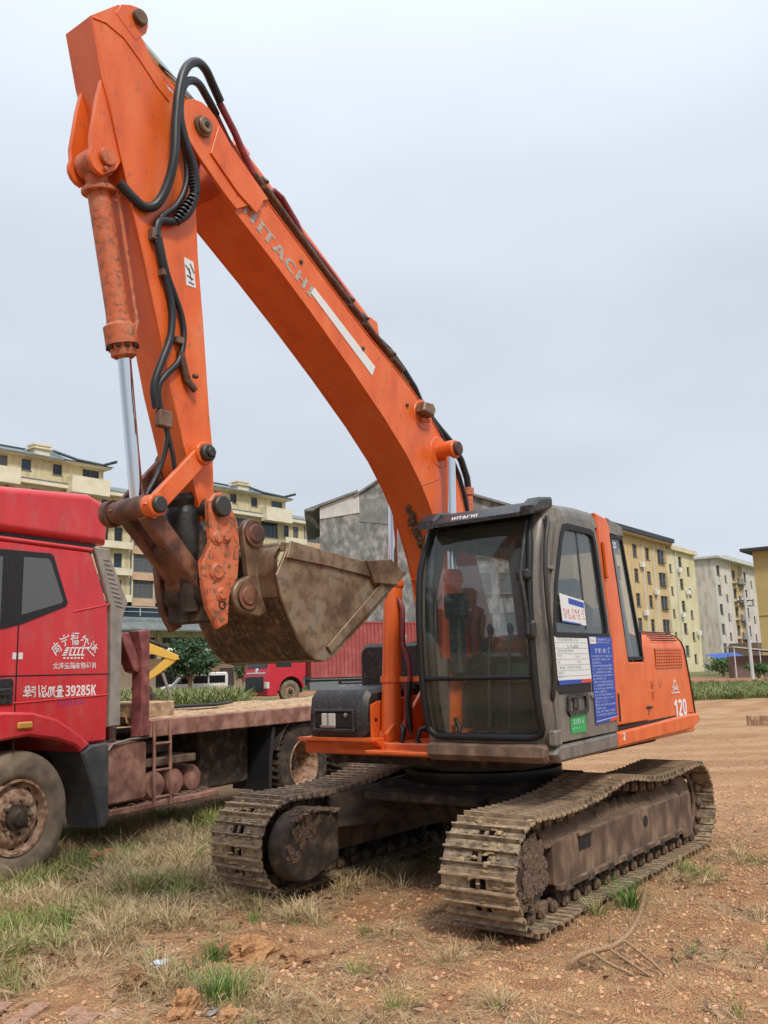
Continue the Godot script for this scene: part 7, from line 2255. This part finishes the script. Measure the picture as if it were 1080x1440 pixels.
func scatter() -> void:
	var rng := RandomNumberGenerator.new(); rng.seed = 21
	# dry straw and green grass over the near ground
	var dry := [[], [], []]; var dc := [[], [], []]
	var grn := [[], [], []]; var gc := [[], [], []]
	for i in 76000:
		var x := rng.randf_range(-4.0, 4.5); var z := rng.randf_range(-3.6, 4.6)
		if blocked(x, z): continue
		var g := grassy(x, z)
		var under := absf(x) < 1.7 and absf(z) < 1.3
		if rng.randf() > (0.035 + 0.6 * g * g) * (0.3 if under else 1.0): continue
		if rng.randf() > 0.12 + 1.1 * smoothstep(-0.16, 0.10, gn.get_noise_2d(x * 13.0 + 40.0, z * 13.0)): continue
		var k := rng.randi() % 3
		var n := gn.get_noise_2d(x * 6.0 + 500.0, z * 6.0)
		var s := rng.randf_range(0.5, 1.15) * (0.6 + 0.6 * g)
		var y := relief(x, z) - 0.006
		var b := Basis(Vector3.UP, rng.randf() * TAU).rotated(V(1, 0, 0), rng.randf_range(-0.35, 0.35)).scaled(V(s, s * rng.randf_range(0.6, 1.1), s))
		if n > 0.10 - 0.06 * g and g > 0.25 and not under and rng.randf() < 0.75:
			grn[k].append(Transform3D(b, V(x, y, z)))
			gc[k].append(Color(0.13, 0.225, 0.035).lerp(Color(0.34, 0.34, 0.11), rng.randf()))
		else:
			if g < 0.3: b = b.scaled(V(0.75, 0.4, 0.75))
			dry[k].append(Transform3D(b, V(x, y, z)))
			dc[k].append(Color(0.64, 0.51, 0.30).lerp(Color(0.36, 0.235, 0.125), rng.randf()))
	var names := ["dry straw-coloured grass matted over the left foreground", "thin dry grass stems standing among the straw", "pale dead grass lying over the bare earth"]
	for k in 3: field("dry_grass", clump(30 + k, 16, 0.16, 0.16, 1.0, 0.0028, 0.3), M.grass, dry[k], dc[k], names[k], "grass")
	names = ["short green grass growing through the straw", "green grass blades tufted beside the lorry's wheel", "fresh green grass along the lower edge of the ground"]
	for k in 3: field("green_grass", clump(40 + k, 14, 0.17, 0.12, 0.7, 0.0034, 0.2), M.grass, grn[k], gc[k], names[k], "grass")
	# straw lying flat
	var st := MB.new()
	st.quad(V(-0.06, 0.004, -0.0016), V(-0.06, 0.004, 0.0016), V(0.0, 0.012, 0.0016), V(0.0, 0.012, -0.0016)); st.quad(V(0.0, 0.012, -0.0016), V(0.0, 0.012, 0.0016), V(0.06, 0.003, 0.001), V(0.06, 0.003, -0.001))
	var xs := []; var cs := []
	for i in 52000:
		var x := rng.randf_range(-4.5, 4.6); var z := rng.randf_range(-4.2, 3.6)
		if blocked(x, z): continue
		var n := gn.get_noise_2d(x * 10.0 + 900.0, z * 10.0)
		if rng.randf() > 0.28 + n * 1.4 + grassy(x, z): continue
		var s := rng.randf_range(0.4, 1.3)
		xs.append(Transform3D(Basis(Vector3.UP, rng.randf() * TAU).rotated(V(1, 0, 0), rng.randf_range(-0.2, 0.2)).scaled(V(s, 1, 1)), V(x, relief(x, z) + rng.randf_range(-0.002, 0.012), z)))
		cs.append(Color(0.52, 0.40, 0.23).lerp(Color(0.30, 0.19, 0.10), rng.randf()))
	field("straw_litter", st.mesh(), M.grass, xs, cs, "loose straw lying flat on the reddish earth", "straw")
	# dead leaves and crumbled stalks caught in the grass
	var lf := MB.new()
	lf.quad(V(-0.022, 0.006, -0.010), V(-0.004, 0.001, -0.016), V(0.0, 0.004, 0.0), V(-0.012, 0.009, 0.004)); lf.quad(V(-0.004, 0.001, -0.016), V(0.02, 0.010, -0.006), V(0.022, 0.012, 0.006), V(0.0, 0.004, 0.0))
	xs = []; cs = []
	for i in 9000:
		var x := rng.randf_range(-3.0, 4.5); var z := rng.randf_range(-2.5, 4.4)
		if blocked(x, z) or rng.randf() > 0.08 + grassy(x, z): continue
		var s := rng.randf_range(0.5, 1.7)
		xs.append(Transform3D(Basis(Vector3.UP, rng.randf() * TAU).rotated(V(1, 0, 0), rng.randf_range(-0.8, 0.8)).scaled(V(s, s, s)), V(x, relief(x, z) + rng.randf_range(0.0, 0.03), z)))
		cs.append(Color(0.36, 0.21, 0.11).lerp(Color(0.12, 0.065, 0.04), rng.randf()))
	field("leaf_litter", lf.mesh(), M.grass, xs, cs, "brown dead leaves and crumbled stalks caught in the grass", "leaves")
	# crumbs of earth and stones
	for v in 3:
		var cb := MB.new(); cb.blob(V(0, 0.2, 0), V(1, 0.7, 0.85), 0.55, 70 + v, 4, 7)
		xs = []; cs = []
		for i in 27000:
			var d := pow(rng.randf(), 1.6)
			var x := rng.randf_range(-9.0 - 10.0 * d, 4.6); var z := rng.randf_range(-5.0, 3.5 + 4.0 * d)
			if blocked(x, z): continue
			if grassy(x, z) > 0.5 and rng.randf() < 0.7: continue
			var s := 0.004 + 0.013 * pow(rng.randf(), 3.0) + (rng.randf() * 0.02 if rng.randf() < 0.010 else 0.0)
			xs.append(Transform3D(Basis(Vector3.UP, rng.randf() * TAU).scaled(V(s, s, s)), V(x, relief(x, z), z)))
			cs.append(Color(0.60, 0.34, 0.18).lerp(Color(0.34, 0.16, 0.085), rng.randf()).lerp(Color(0.60, 0.43, 0.29), 0.6 if rng.randf() < 0.08 else 0.0))
		field("earth_crumbs", cb.mesh(), M.clod, xs, cs, ["fine crumbs of red earth over the bare ground", "small reddish stones scattered about the tracks", "pea-sized clods strewn over the yard"][v], "earth")
	# far verge: weeds beyond the lorry's deck and along the right
	var wd := [[], []]; var wc := [[], []]
	for i in 9000:
		var left := rng.randf() < 0.4
		var a := rng.randf_range(-18.0, -1.5) if left else rng.randf_range(7.0, 38.0)
		var d := rng.randf_range(38.0, 58.0)
		if left and d > 56.0: continue
		if left and a / d > -0.163: continue
		var q := yard(a, 0, d)
		var s := rng.randf_range(0.5, 1.25) * (1.5 if left else 0.8)
		if not left and d > 52.0: s *= 0.6
		wd[i % 2].append(Transform3D(Basis(Vector3.UP, rng.randf() * TAU).scaled(V(s, s, s)), V(q.x, relief(q.x, q.z) - 0.02, q.z)))
		wc[i % 2].append(Color(0.13, 0.18, 0.05).lerp(Color(0.34, 0.29, 0.13), rng.randf() * rng.randf() * (1.4 if left else 1.0)))
	for k in 2: field("weeds", clump(50 + k, 26, 0.6, 0.9, 0.9, 0.022, 0.3), M.leaf, wd[k], wc[k], ["tall green and straw weeds edging the far yard", "low grassy weeds on the far verge"][k], "weeds")

func leafy(called: String, at: Vector3, r: Vector3, n: int, leaf: float, sd: int, c0: Color, c1: Color, label: String, category: String, trunk_h: float, droop := 0.0) -> Node3D:
	var o := thing(called, label, category, "", at)
	var rng := RandomNumberGenerator.new(); rng.seed = sd
	var tr := MB.new()
	var top := trunk_h + r.y * 1.4
	tr.tube([V(0, 0, 0), V(0.05 * r.x, trunk_h, 0), V(0, top, 0.04 * r.x)], [0.05 + 0.05 * r.x, 0.04 + 0.035 * r.x, 0.02], 8)
	var tips := []
	for k in 16:
		var a := TAU * k * 0.618; var e := rng.randf_range(-0.3, 0.9)
		var tip := V(cos(a) * r.x * rng.randf_range(0.5, 0.95), trunk_h + r.y * (1.0 + e * 0.8), sin(a) * r.z * rng.randf_range(0.5, 0.95))
		var s := V(0, lerpf(trunk_h * 0.8, top * 0.85, (e + 0.3) / 1.2), 0)
		tr.tube([s, s.lerp(tip, 0.5) + V(0, 0.1 * r.y, 0), tip], [0.025 * r.x + 0.01, 0.016 * r.x, 0.006], 5)
		tips.append(tip)
		tips.append(s.lerp(tip, 0.6))
	part("trunk", tr, M.bark, o)
	var cr := MB.new()
	for i in n:
		var c: Vector3 = tips[rng.randi() % tips.size()]
		var p := c + V(rng.randfn(), rng.randfn() * 0.75, rng.randfn()) * r * 0.17
		var d := V(rng.randfn(), rng.randfn() - droop, rng.randfn()).normalized()
		var w := d.cross(V(rng.randfn(), rng.randfn(), rng.randfn())).normalized()
		var l := leaf * rng.randf_range(0.6, 1.3)
		cr.col = c0.lerp(c1, rng.randf())
		cr.quad(p, p + d * l * 0.5 + w * l * 0.22, p + d * l, p + d * l * 0.5 - w * l * 0.22)
	var cp := part("crown", cr, M.leaf, o)
	return o

func plants() -> void:
	leafy("tree", yard(-13.1, 0, 60.0), V(1.9, 1.35, 1.6), 5200, 0.28, 3, Color(0.02, 0.055, 0.025), Color(0.07, 0.13, 0.05), "dark green drooping tree between the yellow excavator and the white van", "tree", 1.5, 0.9)
	leafy("tree", yard(-10.1, 0, 63.0), V(0.7, 1.1, 0.7), 1200, 0.22, 4, Color(0.06, 0.10, 0.05), Color(0.14, 0.18, 0.08), "slim grey-green sapling right of the white van", "tree", 1.0)
	var lab := ["leafy bush at the foot of the pale block's end wall", "dark bush under the left end of the blue awning", "broad bush under the blue awning", "bush at the foot of the power pole", "bright bush right of the power pole", "low bush at the right edge below the lean-to"]
	var pos := [[26.5, 72.0, 1.3], [28.5, 73.0, 1.1], [29.6, 70.0, 1.2], [25.4, 62.5, 0.8], [27.2, 62.0, 0.8], [28.9, 63.0, 0.9]]
	for k in 6: leafy("bush", yard(pos[k][0], 0.3, pos[k][1]), V(1.0, 0.55, 0.8) * pos[k][2], 1400, 0.22, 10 + k, Color(0.03, 0.08, 0.02), Color(0.12, 0.22, 0.06), lab[k], "bush", 0.25)
	# tufts that stand out
	var tf := [["bright green grass tuft against the near track's rear half", 0.60, -1.42, 0.24, 150, 0.12, 1], ["grass tuft by the near track's middle rollers", 0.86, -1.30, 0.17, 60, 0.10, 0], ["sparse green tuft on the bare earth at the right edge", -0.1, -2.35, 0.14, 110, 0.25, 0], ["dense green tuft at the lower centre of the ground", 3.18, -0.36, 0.17, 150, 0.16, 1], ["green tuft beside the orange clay lump", 2.70, 0.18, 0.17, 90, 0.10, 1], ["dry pale tuft of long stems before the lorry's mudguard", 1.55, 2.45, 0.30, 110, 0.2, 2], ["tangled straw tuft left of the far track's front", 2.05, 1.75, 0.26, 150, 0.28, 2], ["dry seedy tuft between the two tracks", 0.55, 0.45, 0.2, 110, 0.18, 2]]
	for i in tf.size():
		var t = tf[i]
		var o := MeshInstance3D.new()
		o.name = numbered("grass_tuft")
		var mb := MB.new()
		var m := clump(100 + i, t[4], t[3], t[5] * 2.0, 0.75, 0.0036, 0.2)
		o.mesh = tint(m, [Color(0.30, 0.30, 0.12), Color(0.085, 0.19, 0.03), Color(0.46, 0.36, 0.20)][t[6]])
		o.material_override = M.grass
		o.position = V(t[1], relief(t[1], t[2]) - 0.005, t[2])
		add_child(o, true)
		tag(o, t[0], "grass tuft")
	# lumps of clay and stones
	var rk := [["large ochre clay lump, the biggest in the left foreground", 2.55, 0.06, 0.14, 0.075, 1.0], ["broken brown clay slab right of the ochre lump", 2.50, -0.23, 0.11, 0.045, 0.8], ["pale clay cap resting behind the ochre lump", 2.40, 0.12, 0.075, 0.05, 1.1], ["orange clay lump cut by the photo's lower edge", 3.40, -0.38, 0.085, 0.07, 1.1], ["dark crumbling clod in the grass above the paved corner", 3.24, 0.19, 0.09, 0.06, 0.55], ["reddish clod half buried before the lorry's wheel", 1.45, 2.95, 0.16, 0.09, 0.95], ["pinkish stone low at the bottom edge", 3.33, -0.60, 0.06, 0.035, 1.0], ["small red stone left of the ochre lump", 2.47, 0.26, 0.04, 0.04, 0.8], ["flat stone left of the dead branch", 2.05, -1.45, 0.035, 0.02, 1.0], ["earth clod at the far track's front corner", 2.0, 1.25, 0.07, 0.04, 0.8]]
	for i in rk.size():
		var t = rk[i]
		var mb := MB.new()
		var c: float = t[5]
		mb.col = Color(c, c, c)
		mb.blob(V(0, t[4] * 0.45, 0), V(t[3], t[4], t[3] * 0.72), 0.55, 200 + i * 7, 14, 22)
		var o := part("clay_lump", mb, M.rock, self)
		o.position = V(t[1], relief(t[1], t[2]) - 0.01, t[2])
		o.rotation.y = i * 1.1
		tag(o, t[0], "rock")
	# dead branch
	var br := thing("dead_branch", "forked dead branch lying on the earth before the near track", "branch", "", V(1.72, relief(1.72, -1.72), -1.72))
	var b1 := MB.new()
	b1.tube(smooth_path([[0.22, 0.02, 0.10], [0.20, 0.07, 0.06], [0.10, 0.085, 0.02], [-0.02, 0.09, -0.04], [-0.14, 0.13, -0.09], [-0.22, 0.20, -0.12], [-0.26, 0.30, -0.145], [-0.275, 0.36, -0.16]]), 0.015, 7)
	part("stem", b1, M.bark, br)
	for q in [[[-0.02, 0.09, -0.04], [-0.03, 0.16, -0.03], [-0.06, 0.24, -0.035]], [[0.10, 0.085, 0.02], [0.12, 0.05, -0.08], [0.10, 0.01, -0.2]], [[-0.1, 0.11, -0.07], [-0.06, 0.06, -0.2], [0.02, 0.01, -0.34]], [[0.0, 0.085, -0.03], [0.03, 0.04, -0.16], [0.08, 0.01, -0.28]]]:
		var m := MB.new(); m.tube(smooth_path(q), 0.008, 6)
		part("twig", m, M.bark, br)
	# litter: a crumpled clear wrapper, a green glass shard
	var lt := MB.new()
	lt.blob(V(0, 0.015, 0), V(0.05, 0.018, 0.03), 0.9, 5, 5, 8)
	var l1 := part("plastic_wrapper", lt, M.print_light, self)
	l1.position = V(3.0, relief(3.0, 0.30) + 0.01, 0.30)
	tag(l1, "crumpled pale plastic wrapper lying in the left grass", "litter")
	var l2m := MB.new(); l2m.blob(V(0, 0.012, 0), V(0.035, 0.014, 0.02), 0.7, 8, 5, 8)
	var l2 := part("plastic_scrap", l2m, M.truck_grey, self)
	l2.position = V(3.36, relief(3.36, -0.52) + 0.008, -0.52)
	tag(l2, "small white plastic scrap by the lower edge stones", "litter")
	# the paved corner at the lower left
	var pv := thing("brick_path", "worn red brick paving half buried in earth at the lower left corner", "paving")
	pv.remove_meta("category"); pv.remove_meta("label")
	pv.set_meta("kind", "structure")
	pv.transform = Transform3D(Basis(Vector3.UP, 0.5), V(3.46, 0.0, -0.05))
	var bm := []
	for v in 3:
		var mb := MB.new(); mb.box(V(0.002, -0.05, 0.002), V(0.196, 0.0, 0.096), 0.006)
		bm.append(mb.mesh())
	var rng := RandomNumberGenerator.new(); rng.seed = 8
	for i in 6:
		for j in 11:
			var e := pm("brick", bm[rng.randi() % 3], M.paver, pv)
			e.position = V(0.2 * i + (0.1 if j % 2 else 0.0), rng.randf_range(-0.022, 0.006), 0.1 * j)
			e.rotation = V(rng.randf_range(-0.03, 0.03), rng.randf_range(-0.02, 0.02), rng.randf_range(-0.03, 0.03))
func tint(m: ArrayMesh, c: Color) -> ArrayMesh:
	var a := m.surface_get_arrays(0)
	var cc: PackedColorArray = a[Mesh.ARRAY_COLOR]
	for i in cc.size(): cc[i] = Color(cc[i].r * c.r, cc[i].g * c.g, cc[i].b * c.b)
	a[Mesh.ARRAY_COLOR] = cc
	var r := ArrayMesh.new()
	r.add_surface_from_arrays(Mesh.PRIMITIVE_TRIANGLES, a)
	return r
